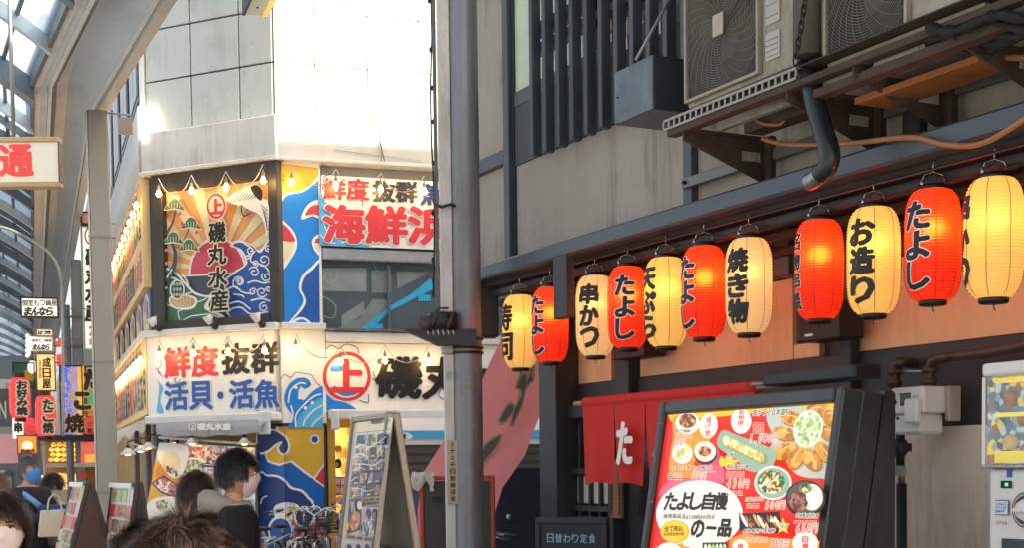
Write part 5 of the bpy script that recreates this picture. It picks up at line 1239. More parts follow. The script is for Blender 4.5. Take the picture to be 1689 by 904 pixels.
m = MB(); sd = [(.2, zB_), (.2, zT + .02), (.245, zT + .03), (.26, zT + .02), (.26 + (zT - zB_) * .167, zB_)]; m.prismx(sd, xL + .02, xR - .006); mbT.part('back_cabinet', m, BK)
for px, py in ((1099, 701), (1084, 830), (1375, 850)): c = B(px, py); m = MB(); m.ball((c[0], -.031, c[1]), .005, 6); mbT.part('screw', m, STEEL)
EM = 1.0
def PM(name, col, e=.22, **k): return M('lit_' + name, col, .4, emit=e, bump=0, var=k.pop('var', .03), **k)
lr, ly, lw, lo_, lk = PM('red', '#dd2a1e'), PM('yellow', '#e8c52c'), PM('white', '#f0ead8'), PM('orange', '#f0902c'), PM('ink', '#241c18', .1)
lpk = PM('pink', '#e0607a'); lpl = PM('plate', '#d6e0d2'); lcel = PM('celadon', '#8fae94')
lfr = PM('fried', '#c98a34', sc=26, cells=['#d89a3c', '#c07e2a', '#e3ae55', '#b06c22', '#cf8f38']); lsal = PM('salad', '#b8c890', sc=60, cells=['#cfdcae', '#a9c07a', '#e8ecd0', '#8aa85a', '#dde6c0'])
lgreen = PM('greens', '#4a7a3a', sc=55, cells=['#3f6a34', '#6a9a4a', '#d8d29a', '#b5502e', '#e6e0c0', '#2f4f2a']); lmeat = PM('meat', '#7a4a3a', sc=50, cells=['#6d3f30', '#8f5c48', '#a87660', '#54302a']); lrice = PM('rice', '#efe8d4', sc=70, cells=['#f4efdf', '#e8dcc0', '#f8f4e8', '#dccba4'])
lchk = PM('braised', '#a05a30', sc=55, cells=['#b0642e', '#8a4524', '#d08a4e', '#e0b080', '#6a3420']); ltof = PM('dumplings', '#e8d488', sc=40, cells=['#efdf9c', '#dcc56c', '#f5eab8', '#cdb458']); lbowl = PM('black_bowl', '#26221f', .08); lblue = PM('pale_table', '#b8bfb2')
q = Pr(mbT, MBF, -.004, sc=3.183, ox=1050, oy=620, step=.0006)
x00, zz1 = xL + fwid * .8, zT - fwid
q.poly(lr, [(x00, zB_ + .02), (xR - fwid * .8, zB_ + .02), (xR - fwid * .8, zz1), (x00, zz1)], raw=True, nm='print')
q.clip = [((lambda a: ((a[0] - 1050) * 3.183, (a[1] - 620) * 3.183))(proj(MBF.w(cx__, -.004, cz__)))) for cx__, cz__ in ((x00, zz1), (xR - fwid * .8, zz1), (xR - fwid * .8, zB_ + .02), (x00, zB_ + .02))]
q.poly(ly, [(150, 180), (1060, 110), (1050, 150), (600, 200), (180, 240)])
q.poly(lo_, [(200, 215), (330, 225), (390, 330), (300, 470), (400, 520), (240, 540), (170, 500), (190, 330)], True)
q.poly(lpk, [(400, 380), (440, 420), (460, 560), (380, 560), (330, 530)], True); q.poly(lpk, [(165, 560), (330, 545), (250, 600), (120, 640)], True)
# big plate of fried food
q.poly(lblue, [(700, 180), (1060, 120), (1010, 500), (960, 540), (840, 520), (760, 420), (690, 400), (720, 330)], True)
q.poly(ly, [(820, 170), (1060, 120), (1050, 200), (900, 170)])
for c, a_, b_, r in (((815, 225), 60, 38, 10), ((775, 305), 62, 36, 15), ((780, 395), 66, 40, -35), ((838, 432), 66, 38, -60), ((918, 440), 66, 44, 55), ((985, 405), 66, 36, 50), ((1010, 300), 50, 40, 20), ((950, 180), 60, 36, 0), ((1020, 210), 44, 52, 0)):
    q.ell(PM('fried_shadow', '#8f5a1e'), (c[0] + 3, c[1] + 5), a_ + 2, b_ + 2, 18, rot=r); q.ell(lfr, c, a_, b_, 18, rot=r)
    q.line(PM('fried_highlight', '#ecc070'), [(c[0] - a_ * .5 * math.cos(R_(r)), c[1] - a_ * .5 * math.sin(R_(r)) - 8), (c[0], c[1] - 14), (c[0] + a_ * .45 * math.cos(R_(r)), c[1] + a_ * .45 * math.sin(R_(r)) - 8)], 7)
q.ell(PM('salad_rim', '#e4ead2'), (900, 280), 76, 100, 26, rot=15); q.ell(lsal, (900, 278), 68, 90, 26, rot=15)
random.seed(9)
for k in range(40):
    a = random.uniform(0, 6.28); r = random.uniform(0, 1); c = (900 + 64 * r * math.cos(a), 280 + 82 * r * math.sin(a)); q.line((PM('shred', '#f0f4dc'), lsal, PM('shred_green', '#9ab866'))[k % 3], [(c[0] - 14, c[1] + random.uniform(-12, 12)), (c[0] + 12, c[1] + random.uniform(-10, 10))], 3, False)
# chicken plate, ovals
q.ell(lw, (268, 250), 64, 58); q.ell(lchk, (268, 238), 46, 38, 22); q.ell(lw, (378, 265), 48, 66, 26, rot=8); q.ell(lw, (549, 240), 54, 66, 26)
for t_, c0, c1, w in (('揚げ物', (380, 215), (372, 320), 26), ('名物串', (549, 180), (547, 262), 28)): q.colm(lr, t_, c0, c1, w, .0006, steps=4)
q.row(lr, 'deep fried', (352, 315), (402, 318), 9); q.row(lr, 'skewered food', (505, 262), (593, 262), 9); q.row(lr, 'mixed platter', (510, 276), (588, 276), 9)
q.poly(lcel, [(425, 370), (450, 290), (520, 310), (720, 395), (700, 490), (600, 505), (520, 440)], True)
for k in range(8):
    c = (475 + k * 25, 345 + k * 12); q.ell(PM('dumpling_shadow', '#a88a3c'), (c[0] + 3, c[1] + 6), 22, 32, 14, rot=-20); q.ell(ltof, c, 20, 29, 14, rot=-20)
q.poly(ly, [(430, 450), (448, 420), (462, 440), (500, 400), (505, 440), (540, 450), (500, 470), (480, 500), (462, 475), (440, 480)])
q.ell(lk, (362, 408), 62, 60, 24); q.ell(lrice, (360, 400), 58, 54, 24); q.ell(lchk, (358, 398), 34, 28, 20); q.ell(lw, (240, 410), 54, 54, 24); q.ell(lrice, (240, 408), 46, 46, 24)
for k in range(4): q.ell(ltof, (215 + k * 17, 415 - k * 9), 9, 34, 12, rot=30)
q.ell(lw, (716, 565), 98, 90, 30); q.ell(lcel, (716, 566), 88, 80, 30); q.ell(lgreen, (708, 560), 70, 62, 26)
for k in range(26):
    a = random.uniform(0, 6.28); r = random.uniform(0, 1); q.ell((PM('carrot', '#d87838'), PM('bean', '#dfe0a0'), PM('leaf', '#3a6a34'), lrice)[k % 4], (708 + 58 * r * math.cos(a), 560 + 50 * r * math.sin(a)), 13, 5, 8, rot=random.uniform(0, 180))
q.ell(lbowl, (886, 648), 106, 98, 30); q.ell(PM('bowl_rim', '#5a5048', .2), (886, 644), 96, 86, 30); q.ell(lrice, (920, 640), 58, 70, 24); q.ell(lmeat, (850, 660), 50, 56, 22); q.ell(lgreen, (885, 595), 36, 24, 18); q.ell(lw, (925, 640), 36, 34, 20)
for k in range(7): q.line(PM('meat_light', '#a5735c'), [(815 + k * 10, 640 + (k * 31) % 40), (835 + k * 9, 625 + (k * 23) % 50)], 6)
# cream heading disc
q.ell(lw, (330, 730), 228, 180, 40); q.line(lk, [(400, 556), (470, 580), (530, 630), (560, 700)], (3, 1)); 
q.row(lk, 'たよし自慢', (148, 662), (480, 660), 88, .0042, slant=.1, fill=.96)
q.row(lk, 'の一品', (285, 806), (500, 800), 88, .005, slant=.05); q.row(PM('grey_ink', '#5a554c', .2), '推荐菜品', (140, 740), (235, 738), 24, .0008, steps=4); q.row(PM('grey_ink', '#5a554c', .2), 'Recommended', (242, 740), (410, 738), 30, .0008, steps=4)
q.ell(lo_, (200, 820), 76, 60, 26); q.ell(ly, (198, 818), 72, 56, 26); q.row(PM('brown_ink', '#8a3a18', .2), '全て税込', (145, 806), (245, 804), 28, .0012, steps=4); q.row(PM('brown_ink', '#8a3a18', .2), '全部是含税价格', (140, 834), (250, 832), 17, .0004, steps=4)
q.poly(lo_, [(490, 860), (560, 830), (700, 850), (960, 870), (950, 980), (480, 980)]); q.poly(lo_, [(100, 900), (240, 880), (300, 980), (90, 980)])
q.poly(lbowl, [(538, 725), (752, 715), (760, 830), (540, 815)])
for k in range(9): q.ell((lrice, lchk, lmeat, lfr)[k % 4], (565 + k * 22, 762 + (k % 3) * 6), 9, 40, 14, rot=-28)
q.poly(ly, [(740, 770), (760, 775), (768, 745), (780, 775), (805, 778), (785, 800), (795, 830), (765, 815), (745, 830), (750, 800)])
q.poly(lbowl, [(346, 878), (478, 876), (478, 980), (346, 980)]); 
for k in range(6): q.ell(lsal, (362 + k * 20, 905), 9, 22, 10)
q.ell(lw, (885, 880), 68, 60, 24); q.ell(lw, (545, 900), 42, 40, 20); q.ell(lw, (170, 935), 70, 60); q.colm(lr, '自慢', (885, 838), (885, 920), 32, .001, steps=4); q.colm(lr, '焼', (545, 880), (545, 925), 30, .001, steps=4)
pr = PM('price_red', '#e04858')
for t_, p0, p1, h_ in (('1,080円', (590, 330), (738, 328), 44), ('430円', (470, 568), (590, 570), 44), ('350円', (290, 527), (364, 529), 30), ('300円', (196, 352), (256, 352), 28), ('500円', (672, 682), (780, 680), 42), ('650円', (832, 806), (950, 802), 46), ('750円', (700, 884), (796, 884), 44)):
    q.row(lw, t_, p0, p1, h_, .0042); q.y -= .0006; q.row(pr, t_, p0, p1, h_, .0008, steps=4)
for t_, p0, p1, h_, mt_ in (('串かつ10本盛り', (610, 196), (805, 190), 34, lk), ('明石風出汁巻', (474, 480), (590, 480), 24, lk), ('若どり唐揚げ', (205, 292), (290, 292), 17, lk), ('牛すじ大根', (180, 486), (285, 484), 20, lk), ('もつ煮込み', (300, 486), (400, 484), 20, lk), ('炙り焼き六本盛り', (560, 818), (730, 814), 22, lk), ('たまねぎサラダ', (572, 650), (672, 650), 20, lk), ('すじ煮とろろ丼', (835, 735), (955, 738), 24, lk), ('人気', (468, 420), (510, 416), 26, lk), ('注文', (752, 792), (795, 790), 20, lk), ('若鶏', (700, 760), (730, 760), 14, lw)):
    q.row(lw, t_, p0, p1, h_, .003, steps=6); q.y -= .0005; q.row(mt_, t_, p0, p1, h_, .0004, steps=4)
for (X, Y, n, L_) in ((206, 306, 3, 95), (610, 246, 6, 70), (162, 512, 4, 85), (294, 504, 1, 130), (470, 505, 4, 100), (470, 605, 3, 90), (575, 672, 3, 80), (822, 762, 2, 130), (565, 850, 3, 130), (168, 545, 0, 0)):
    for k in range(n):
        for j in range(int(L_ // 9)): q.poly(lw if (k + j) % 3 else PM('faint', '#e8b0a0'), [(X + j * 9, Y + k * 11), (X + j * 9 + 6, Y + k * 11), (X + j * 9 + 6, Y + k * 11 + 5), (X + j * 9, Y + k * 11 + 5)], nm='small_print'); q.y += q.step
q.done()
for o in mbT.root.children:
    if o.name.startswith(('small_print',)): o['kind'] = 'stuff'

# ================================================================== capsule machine
gx0, gzt = A(1628, 607, -.55); _, gzm = A(1628, 772, -.55)
gm = Thing('capsule_machine', 'white capsule toy machine with a clear display front, cut by the picture edge', 'vending machine', RW, (gx0, -.55, 0))
GW = M('machine_white', '#d9d8d4', .3, var=.03, coat=.3)
gy = -.55; gw_ = .46
m = MB(); m.box(gx0 + .01, gx0 + gw_, gy, gy + .42, .1, gzm - .004); gm.part('body', m, GW, bev=.015, seg=2)
m = MB(); m.box(gx0 - .01, gx0 + gw_, gy - .02, gy + .42, gzt - .035, gzt + .015); gm.part('lid', m, GW, bev=.012, seg=2)
m = MB(); m.box(gx0 + .02, gx0 + gw_, gy + .3, gy + .41, gzm, gzt - .036); gm.part('display_back', m, M('display_blue', '#4a87b8', .5, cells=['#4f9ad0', '#e8c828', '#d8e4ec', '#2e5f94', '#f0d860'], sc=9, emit=.25))  # display cards given a glow to brighten the machine's inside
m = MB(); m.box(gx0 + .003, gx0 + .009, gy + .0, gy + .3, gzm + .013, gzt - .037); gm.part('side_card', m, M('display_side', '#4a87b8', .5, cells=['#3f7fb8', '#d8c028', '#7f98a8', '#2e5f94', '#5a6a74', '#8a5a34', '#46505c', '#b0bcc0'], sc=38, emit=.2))
m = MB(); m.box(gx0 - .002, gx0 + gw_, gy - .016, gy - .010, gzm, gzt - .036); m.box(gx0 - .004, gx0 + .002, gy - .009, gy + .4, gzm, gzt - .036); gm.part('window', m, glassmat('clear_front', '#dfe8ea', .10))
for a_ in ((gx0 - .008, gx0 + .006, gzm, gzt - .036),): m = MB(); m.box(a_[0], a_[1], gy - .02, gy - .0105, a_[2], a_[3]); gm.part('frame', m, WMETAL, bev=.003)
m = MB(); m.box(gx0 - .01, gx0 + gw_, gy - .022, gy + .02, gzm - .003, gzm + .012); gm.part('shelf', m, STEEL, bev=.003)
LY = M('machine_yellow', '#e4cc2a', .5, emit=.2)
for zz, hh in ((gzm + .016, .045), (gzm + .19, .016), (gzt - .06, .02)): m = MB(); m.box(gx0 + .01, gx0 + gw_, gy + .03, gy + .05, zz, zz + hh); gm.part('display_strip', m, LY)
random.seed(2)
for r in range(4):
    for k in range(6):
        c = (gx0 + .05 + k * .07, gy + .07 + .05 * ((k + r) % 2), gzm + .095 + r * .085); m = MB(); m.ball(c, .03, 12); gm.part('capsule', m, M('capsule_' + 'abcd'[(r + k) % 4], ('#e7c68a', '#c8d8e4', '#b07038', '#e8e4da')[(r + k) % 4], .15))
q = Pr(gm, RW, gy - .003)
def raw(q, mt, x0, x1, z0, z1): q.poly(mt, [(x0, z0), (x1, z0), (x1, z1), (x0, z1)], raw=True)
xa_, za_ = A(1666, 782, gy); 
raw(q, DBLUE, xa_ - .014, xa_ + .012, za_ - .014, za_ + .018); q.ell
x_, z_ = A(1662, 800, gy); raw(q, M('lcd_green', '#1f3a26', .2), x_ - .03, x_ + .025, z_ - .014, z_ + .014); raw(q, M('lcd_lit', '#4fae62', .4, emit=.8), x_ - .008, x_ + .008, z_ - .006, z_ + .006)
x_, z_ = A(1655, 838, gy); raw(q, NAVY, x_ - .031, x_ + .033, z_ - .028, z_ + .028); raw(q, M('pale_notice', '#d4d8de', .5), x_ - .028, x_ + .03, z_ - .025, z_ + .025)
for k, n_ in enumerate(('このはこの', 'マシンでは', '両替不可')):
    for j, ch in enumerate(n_): put(q._mb(DBLUE, 'lettering'), ch, x_ - .02 + j * .0098, z_ + .014 - k * .014, .008, .009, q.y, .0002, steps=4)
x_, z_ = A(1655, 863, gy)
for j, ch in enumerate('カプセル'): put(q._mb(RED, 'lettering'), ch, x_ - .02 + j * .014, z_, .012, .012, q.y, .0006, steps=4)
x_, z_ = A(1695, 842, gy)
for rr, mt_ in ((.066, NAVY), (.060, YEL), (.054, NAVY), (.040, WHT)): q.poly(mt_, [(x_ + rr * math.cos(a), z_ + rr * math.sin(a)) for a in [k * .2618 for k in range(24)]], raw=True)
q.done()
m = MB(); m.lathe([(.001, 0), (.034, 0), (.034, .02), (.03, .024), (.001, .024)], (0, 0, 0), 20)
mm = MB().add([(x_ + v[0], gy - .012 - v[2], z_ + v[1]) for v in m.v], m.f, True); gm.part('dial', mm, GW); m = MB(); m.box(x_ - .03, x_ + .03, gy - .055, gy - .03, z_ - .008, z_ + .008); gm.part('knob', m, GW, bev=.004)
x_, z_ = A(1664, 898, gy); m = MB(); m.box(x_ - .03, x_ + .2, gy - .006, gy - .001, z_ - .22, z_ + .02); gm.part('outlet', m, M('outlet_dark', '#3a4448', .3))
m = MB(); m.box(gx0 + .02, gx0 + gw_ - .02, gy + .02, gy + .4, 0, .1); gm.part('foot', m, DMETAL)

# ================================================================== the street pole
pp_ = atd(773, 780, 9.9); PF = Fr((pp_.x, pp_.y, 0), 5)
pl = Thing('street_pole', 'big dark grey round pole with a pale flat conduit strapped to its side', 'pole', PF, (0, 0, 0))
rP = 49 / 2 / F * 9.9
xcc = PF.at(773, 600, 0)[0]
m = MB(); m.lathe([(rP * 1.03, 0), (rP * 1.0, 2.6), (rP * .98, 6.5)], (0, 0, 0), 32); pl.part('shaft', m, M('pole_paint', '#7d8084', .38, metal=.25, sc=2.2, var=.18, bump=.03, bsc=20, dirt=.35, dcol='#5d5145', stretch=(1, 1, .3), streak=.6))
xs0 = PF.at(728, 200, 0)[0]; xs1 = PF.at(748, 200, 0)[0]
zmid = PF.at(740, 585, 0)[1]
CON = M('conduit_pale', '#c6c5be', .6, sc=4, var=.1, dirt=.6, dcol='#6f6a60', bump=.04)
m = MB(); m.box(-rP - .075, -rP + .01, -.055, .03, zmid, 6.5); pl.part('conduit', m, CON, bev=.006)
m = MB(); m.box(-rP - .06, -rP + .01, -.05, .025, 0, zmid - .003); pl.part('conduit', m, CON, bev=.006)
m = MB(); m.box(-rP - .105, -rP - .08, .0, .03, zmid + .15, 6.5); pl.part('side_rail', m, M('rail_dark_grey', '#5c5b58', .6, dirt=.5))
for py in (575, 583, 560): z = PF.at(773, py, 0)[1]; m = MB(); m.lathe([(rP + .001, -.008), (rP + .012, -.008), (rP + .012, .008), (rP + .001, .008)], (0, 0, z), 28); pl.part('strap', m, DMETAL)
z = PF.at(770, 560, 0)[1]; m = MB(); m.box(-rP - .27, .05, -rP - .05, -rP - .0, z - .01, z + .05); m2 = MB(); m2.prism([(-rP - .34, z + .06), (.06, z + .06), (.06, z - .06), (-rP - .1, z - .05)], -rP - .03, -.02); pl.part('bracket', m2, DMETAL)
z = PF.at(740, 690, 0)[1]
zq0 = PF.at(746, 832, -.06)[1]; zq1 = PF.at(746, 727, -.06)[1]
m = MB(); m.box(-rP - .05, -rP + .03, -.068, -.0505, zq0, zq1); pl_ = pl.part('plaque', m, M('plaque_tan', '#b5a488', .5, var=.06, dirt=.2), bev=.003)
mm = MB()
for i, ch in enumerate('ミナミ千日前商店会'): put(mm, ch, -rP - .01, zq1 - .03 - i * (zq1 - zq0 - .04) / 8.6, .036 if ch not in SMALL else .042, .038, -.0695, .0012, steps=6)
pl.part('lettering', mm, BLK, parent=pl_)
# spotlight drum on the bracket
dr = Thing('drum_spotlight', 'rusty brown drum shaped floodlight on the pole bracket', 'floodlight', PF, (-rP - .2, -.05, PF.at(720, 545, 0)[1]))
zc_ = PF.at(722, 530, -.08)[1]; xa_ = PF.at(692, 530, -.08)[0]; xb_ = PF.at(752, 530, -.08)[0]
def drum(xs, rs, mat, nm_):
    m = MB(); m.tube([(x, -.11, zc_ - .008 * i) for i, x in enumerate(xs)], rs, 18); dr.part(nm_, m, mat)
RB = M('rust_brown_paint', '#4a3a32', .5, metal=.3, dirt=.5, dcol='#2a201c')
drum([xa_ + .07, xb_], [.065, .068], DMETAL, 'housing'); drum([xa_, xa_ + .03, xa_ + .035, xa_ + .09], [.04, .05, .062, .062], RB, 'lens_hood'); drum([xa_ + .092, xa_ + .11], [.07, .07], RB, 'ring'); drum([xb_ - .05, xb_ - .03], [.072, .072], RB, 'ring')
for k in range(6):
    x = xa_ + .05 + k * .035; m = MB(); m.tube([(x, -.13, zc_ - .06), (x + .01, -.14, zc_ - .1)], .005, 5); dr.part('insulator', m, M('insulator_white', '#c8c4b8', .4))
m = MB(); m.tube([(xa_ + .1, -.11, zc_ + .06), (xa_ + .14, -.11, zc_ + .085), (xb_ - .05, -.11, zc_ + .085)], .007, 6); dr.part('handle', m, RB)
# clasp
z = PF.at(735, 345, 0)[1]; m = MB(); m.tube([(-rP - .1, -.06, z + .02), (-rP - .06, -.09, z), (-rP + .0, -.08, z + .02), (-rP + .06, -.06, z)], .012, 6); pl.part('clasp', m, DMETAL)
for i_, (px_, py_, w_, h_) in enumerate(((770, 640, .05, .07), (783, 700, .03, .03), (764, 660, .03, .02), (778, 470, .04, .05), (768, 842, .05, .04), (786, 610, .02, .03))):
    x_, z_ = PF.at(px_, py_, -rP); a_ = math.asin(max(-.9, min(.9, x_ / rP))); m = MB(); vs = []
    for j in range(5):
        b_ = a_ + (j - 2) * w_ / 4 / rP
        for zz in (z_ - h_ / 2, z_ + h_ / 2 + .004 * (j % 2)): vs.append(((rP + .0035) * math.sin(b_), -(rP + .0035) * math.cos(b_), zz))
    m.add(vs, [(2 * j, 2 * j + 2, 2 * j + 3, 2 * j + 1) for j in range(4)]); pl.part('sticker_residue', m, M('residue', '#8c887c', .7, var=.3, sc=30))
z = PF.at(740, 620, 0)[1]; m = MB(); m.cb((-rP - .03, -.06, z), .03, .02, .04); pl.part('clip', m, GMETAL)
vc = Thing('hanging_cable', 'thin dark cable with knots hanging down beside the pole', 'cable', PF, (-rP - .2, .1, 3))
xv = PF.at(714, 300, .1)[0]; m = MB(); m.tube([(xv + .01 * math.sin(k * 1.7), .1, 6.4 - k * .36) for k in range(11)], .006, 5)
vc.part('cable', m, RUBBER)
for k in range(12): z = 6.3 - k * .29 + .05 * math.sin(k * 5); m = MB(); m.ball((xv + .008 * math.sin(k), .1, z), .012, 6, (1, 1, 1.8)); vc.part('knot', m, RUBBER)

# ---- dark speaker box at the left end of the eave
sx0, sz0 = A(806, 556, -.1); 
bxs = Thing('wall_box', 'black box fixed at the end of the eave beside the pole', 'box', RW, (sx0, -.1, sz0))
sp_ = atd(805, 555, 10.45); BF = Fr((sp_.x, sp_.y, 0), 10)
x0_, z0_ = BF.at(787, 556, 0); x1_, z1_ = BF.at(822, 472, 0)
m = MB(); m.box(x0_, x1_, 0, .16, z0_, z1_); bxs.part('box', MB().add([tuple(RW.R.transposed() @ (BF.w(*v) - RW.o)) for v in m.v], m.f), M('box_black', '#202227', .5), bev=.01)

# ================================================================== pink banner across the alley
bf0 = atd(800, 760, 11.6); BN = Fr((bf0.x, bf0.y, 0), 4)
pb = Thing('pink_banner', 'large slanting pink banner with grey cream-edged characters behind the pole', 'banner', BN, (0, 0, 1.5))
PK = clothmat('pink_banner_cloth', '#f0989c', .55)
T0 = [(846, 520), (925, 520), (889, 690), (868, 745), (835, 800), (812, 850), (800, 930), (680, 930), (690, 810), (728, 740), (790, 630)]
pts = [BN.at(a, b, 0) for a, b in [(852, 505), (930, 500), (889, 690), (866, 752), (828, 806), (812, 860), (806, 940), (672, 940), (700, 778), (740, 715), (796, 625)]]
tr = tessellate_polygon([[Vector((p[0], p[1], 0)) for p in pts]])
bm = bmesh.new(); vs = [bm.verts.new((p[0], 0, p[1])) for p in pts]
for t_ in tr: bm.faces.new([vs[i] for i in t_])
for k in range(-30, 30):
    for no, co in (((1, 0, 0), (k * .05, 0, 0)), ((0, 0, 1), (0, 0, 1.8 + k * .05))):
        bmesh.ops.bisect_plane(bm, geom=bm.verts[:] + bm.edges[:] + bm.faces[:], plane_co=co, plane_no=no)
fold = lambda x, z: .035 * math.sin((x * .8 + z * .5) * 6) + .012 * math.sin((x - z) * 17)
bm.verts.index_update(); m = MB(); m.add([(v.co.x, fold(v.co.x, v.co.z), v.co.z) for v in bm.verts], [tuple(v.index for v in f.verts) for f in bm.faces], True); bm.free()
pb.part('cloth', m, PK)
q = Pr(pb, BN, -.055, sc=2.973, ox=780, oy=600)
EDG = M('banner_edge_print', '#b9a482', .6); GB = M('banner_grey_print', '#6a5f58', .6)
for s_, mt_ in ((1, EDG), (0, GB)):
    if s_: A_ = [(300, 0), (245, 35), (205, 115), (220, 140), (190, 200), (170, 190), (120, 270), (130, 300), (200, 305), (240, 200), (255, 130), (295, 80)]
    else: A_ = [(298, 25), (285, 40), (240, 50), (215, 112), (245, 110), (255, 128), (215, 215), (190, 285), (185, 230), (135, 270), (175, 205), (200, 205), (235, 140), (262, 100), (285, 70)]
    if s_:
        q.poly(EDG, [(302, -5), (262, 40), (235, 45), (205, 120), (225, 135), (208, 200), (178, 188), (122, 272), (128, 300), (158, 296), (185, 262), (178, 300), (200, 306), (245, 205), (262, 135), (280, 100), (300, 80)], True)
        q.poly(GB, [(298, 22), (282, 45), (292, 75), (272, 100), (258, 110), (238, 200), (198, 292), (190, 292), (205, 225), (240, 160), (238, 128), (216, 118), (242, 60), (262, 62), (262, 95)], True)
        q.poly(GB, [(176, 204), (198, 212), (190, 240), (158, 280), (134, 284), (140, 260)], True)
        q.poly(EDG, [(55, 400), (80, 370), (138, 343), (142, 365), (125, 410), (50, 500)], True); q.poly(GB, [(55, 412), (85, 382), (130, 355), (132, 368), (115, 405), (52, 480)], True)
q.done()

# ---- red framed blackboard with rag
rb0 = atd(757, 880, 10.7); RBF = Fr((rb0.x, rb0.y, 0), 0)
rbT = Thing('red_framed_board', 'grey board in a red frame standing behind the pole', 'sign board', RBF, (0, 0, 0))
a_, zt_ = RBF.at(692, 786); b_ = RBF.at(816, 786)[0]
m = MB(); m.box(a_ + .03, b_ - .03, 0, .03, .15, zt_ - .04); rbT.part('panel', m, M('board_grey', '#3e3a39', .5, var=.08))
RF = M('red_brown_frame', '#b8402c', .4, var=.08)
for c in ((a_, a_ + .032, 0, zt_), (b_ - .032, b_, 0, zt_), (a_ + .033, b_ - .033, zt_ - .035, zt_)): m = MB(); m.box(c[0], c[1], -.015, .045, c[2], c[3]); rbT.part('frame', m, RF, bev=.01, seg=2)
m = MB(); m.box(a_ - .045, a_ - .02, 0, .03, 0, zt_ - .02); rbT.part('frame', m, NAVY)
m = MB(); x_, z_ = RBF.at(722, 824); m.box(x_ - .04, x_ + .04, -.004, -.001, z_ - .03, z_ + .02); rbT.part('sticker', m, DMETAL)
rg = Thing('rag', 'crumpled white rag hung over the corner of the red framed board', 'cloth', RBF, (a_, 0, zt_))
m = MB(); vs = []; random.seed(8)
for j in range(9):
    for i in range(11):
        s_, t_ = i / 10, j / 8; n_ = 1.3 * noise.noise(Vector((s_ * 6, t_ * 6, 3)))
        vs.append((a_ - .06 + .17 * s_ + .02 * n_, -.04 - .02 * math.sin(t_ * 3) + .03 * n_, zt_ + .03 - (.05 + .10 * abs(math.sin(s_ * 4.2 + .4))) * t_ + .012 * n_))
m.add(vs, [(j * 11 + i, j * 11 + i + 1, (j + 1) * 11 + i + 1, (j + 1) * 11 + i) for j in range(8) for i in range(10)], True); rg.part('cloth', m, M('rag_white', '#d4cdc2', .8))
# ---- navy door at the alley end
nd0 = atd(850, 850, 13.5); ND = Fr((nd0.x, nd0.y, 0), 8)
ndT = Thing('navy_door', 'plain dark navy door with a round knob at the back of the alley', 'door', ND, (0, 0, 0))
a_ = ND.at(795, 850)[0]; b_ = ND.at(900, 850)[0]; zt_ = ND.at(860, 772)[1]
m = MB(); m.box(a_, b_, 0, .06, 0, zt_); ndT.part('leaf', m, M('navy_paint', '#2c3340', .4, var=.1), bev=.006)
x_, z_ = ND.at(838, 853); m = MB(); m.ball((x_, -.05, z_), .03, 14); m.tube([(x_, 0, z_), (x_, -.05, z_)], .014, 8); ndT.part('knob', m, STEEL)
# ================================================================== arcade roof
AD = Vector((-.3205, .947, 0)); AP = Vector((-.947, -.3205, 0))          # along the arcade, and to its left
ZR = 7.0
L1 = atz(55, 130, ZR); L2 = atz(112, 0, ZR); nd = (L2 - L1).normalized(); L0 = L1 + AD * 95; L3 = L2 + nd * 2
R1 = atz(168, 190, ZR); R2 = atz(286, 0, ZR); R0 = R1 + AD * 93; R3 = R2 + (R2 - R1).normalized() * 2
ar = Thing('arcade_roof', 'arched glass and steel roof of the shopping arcade with its ribbed grey side soffit', 'roof', Fr((0, 0, 0), 0), (L1.x, L1.y, 0))
ARS = M('arcade_steel', '#aeb6bb', .4, metal=.2, var=.08, sc=1, dirt=.3, dcol='#6d7276'); ARD = M('arcade_steel_dark', '#5f6972', .45, metal=.2, var=.1, dirt=.3)
ARL = M('arcade_rail_cream', '#dcdcd6', .45, var=.06, dirt=.3, dcol='#857f70'); SOF = M('soffit_grey', '#d8e0e6', .6, var=.05, sc=.6, dirt=.25, dcol='#77746c')
def lerp(a, b, t): return a + (b - a) * t
# corrugated soffit between the two edges (three stretches)
m = MB(); st = []
for (la, ra, lb, rb, n) in ((L3, R3, L2, R2, 120), (L2, R2, L1, R1, 190), (L1, R1, L1 + AD * 22, R1 + AD * 22, 300), (L1 + AD * 22, R1 + AD * 22, L0, R0, 120)):
    for k in range(n): st.append((lerp(la, lb, k / n), lerp(ra, rb, k / n)))
st.append((L0, R0)); vs = []; NC = 6
for i, (a, b) in enumerate(st):
    for j in range(NC + 1):
        t = j / NC; p_ = lerp(a, b, t); vs.append((p_.x, p_.y, ZR + .02 + .55 * (t ** 2) * 0 + .28 * math.sin(math.pi * t) + (.008 if i % 2 else 0)))
m.add(vs, [(i * (NC + 1) + j, i * (NC + 1) + j + 1, (i + 1) * (NC + 1) + j + 1, (i + 1) * (NC + 1) + j) for i in range(len(st) - 1) for j in range(NC)]); ar.part('ribbed_soffit', m, SOF)
def rail(name, pts, w, h, dx, dz, mat):             # box rail along a polyline, shifted dx to the right
    m = MB(); P_ = [Vector(p) for p in pts]; vs = []
    for i, p in enumerate(P_):
        t = (P_[min(i + 1, len(P_) - 1)] - P_[max(i - 1, 0)]); t.z = 0; t.normalize(); r = Vector((-t.y, t.x, 0))
        for a, b in ((-w / 2, 0), (w / 2, 0), (w / 2, h), (-w / 2, h)): q_ = p + r * (dx + a); vs.append((q_.x, q_.y, p.z + dz + b))
    m.add(vs, [(i * 4 + k, i * 4 + (k + 1) % 4, (i + 1) * 4 + (k + 1) % 4, (i + 1) * 4 + k) for i in range(len(P_) - 1) for k in range(4)]); return ar.part(name, m, mat)
PL = [L3, L2, L1, L1 + AD * 30, L0]; PL = [Vector((p.x, p.y, ZR)) for p in PL][::-1]
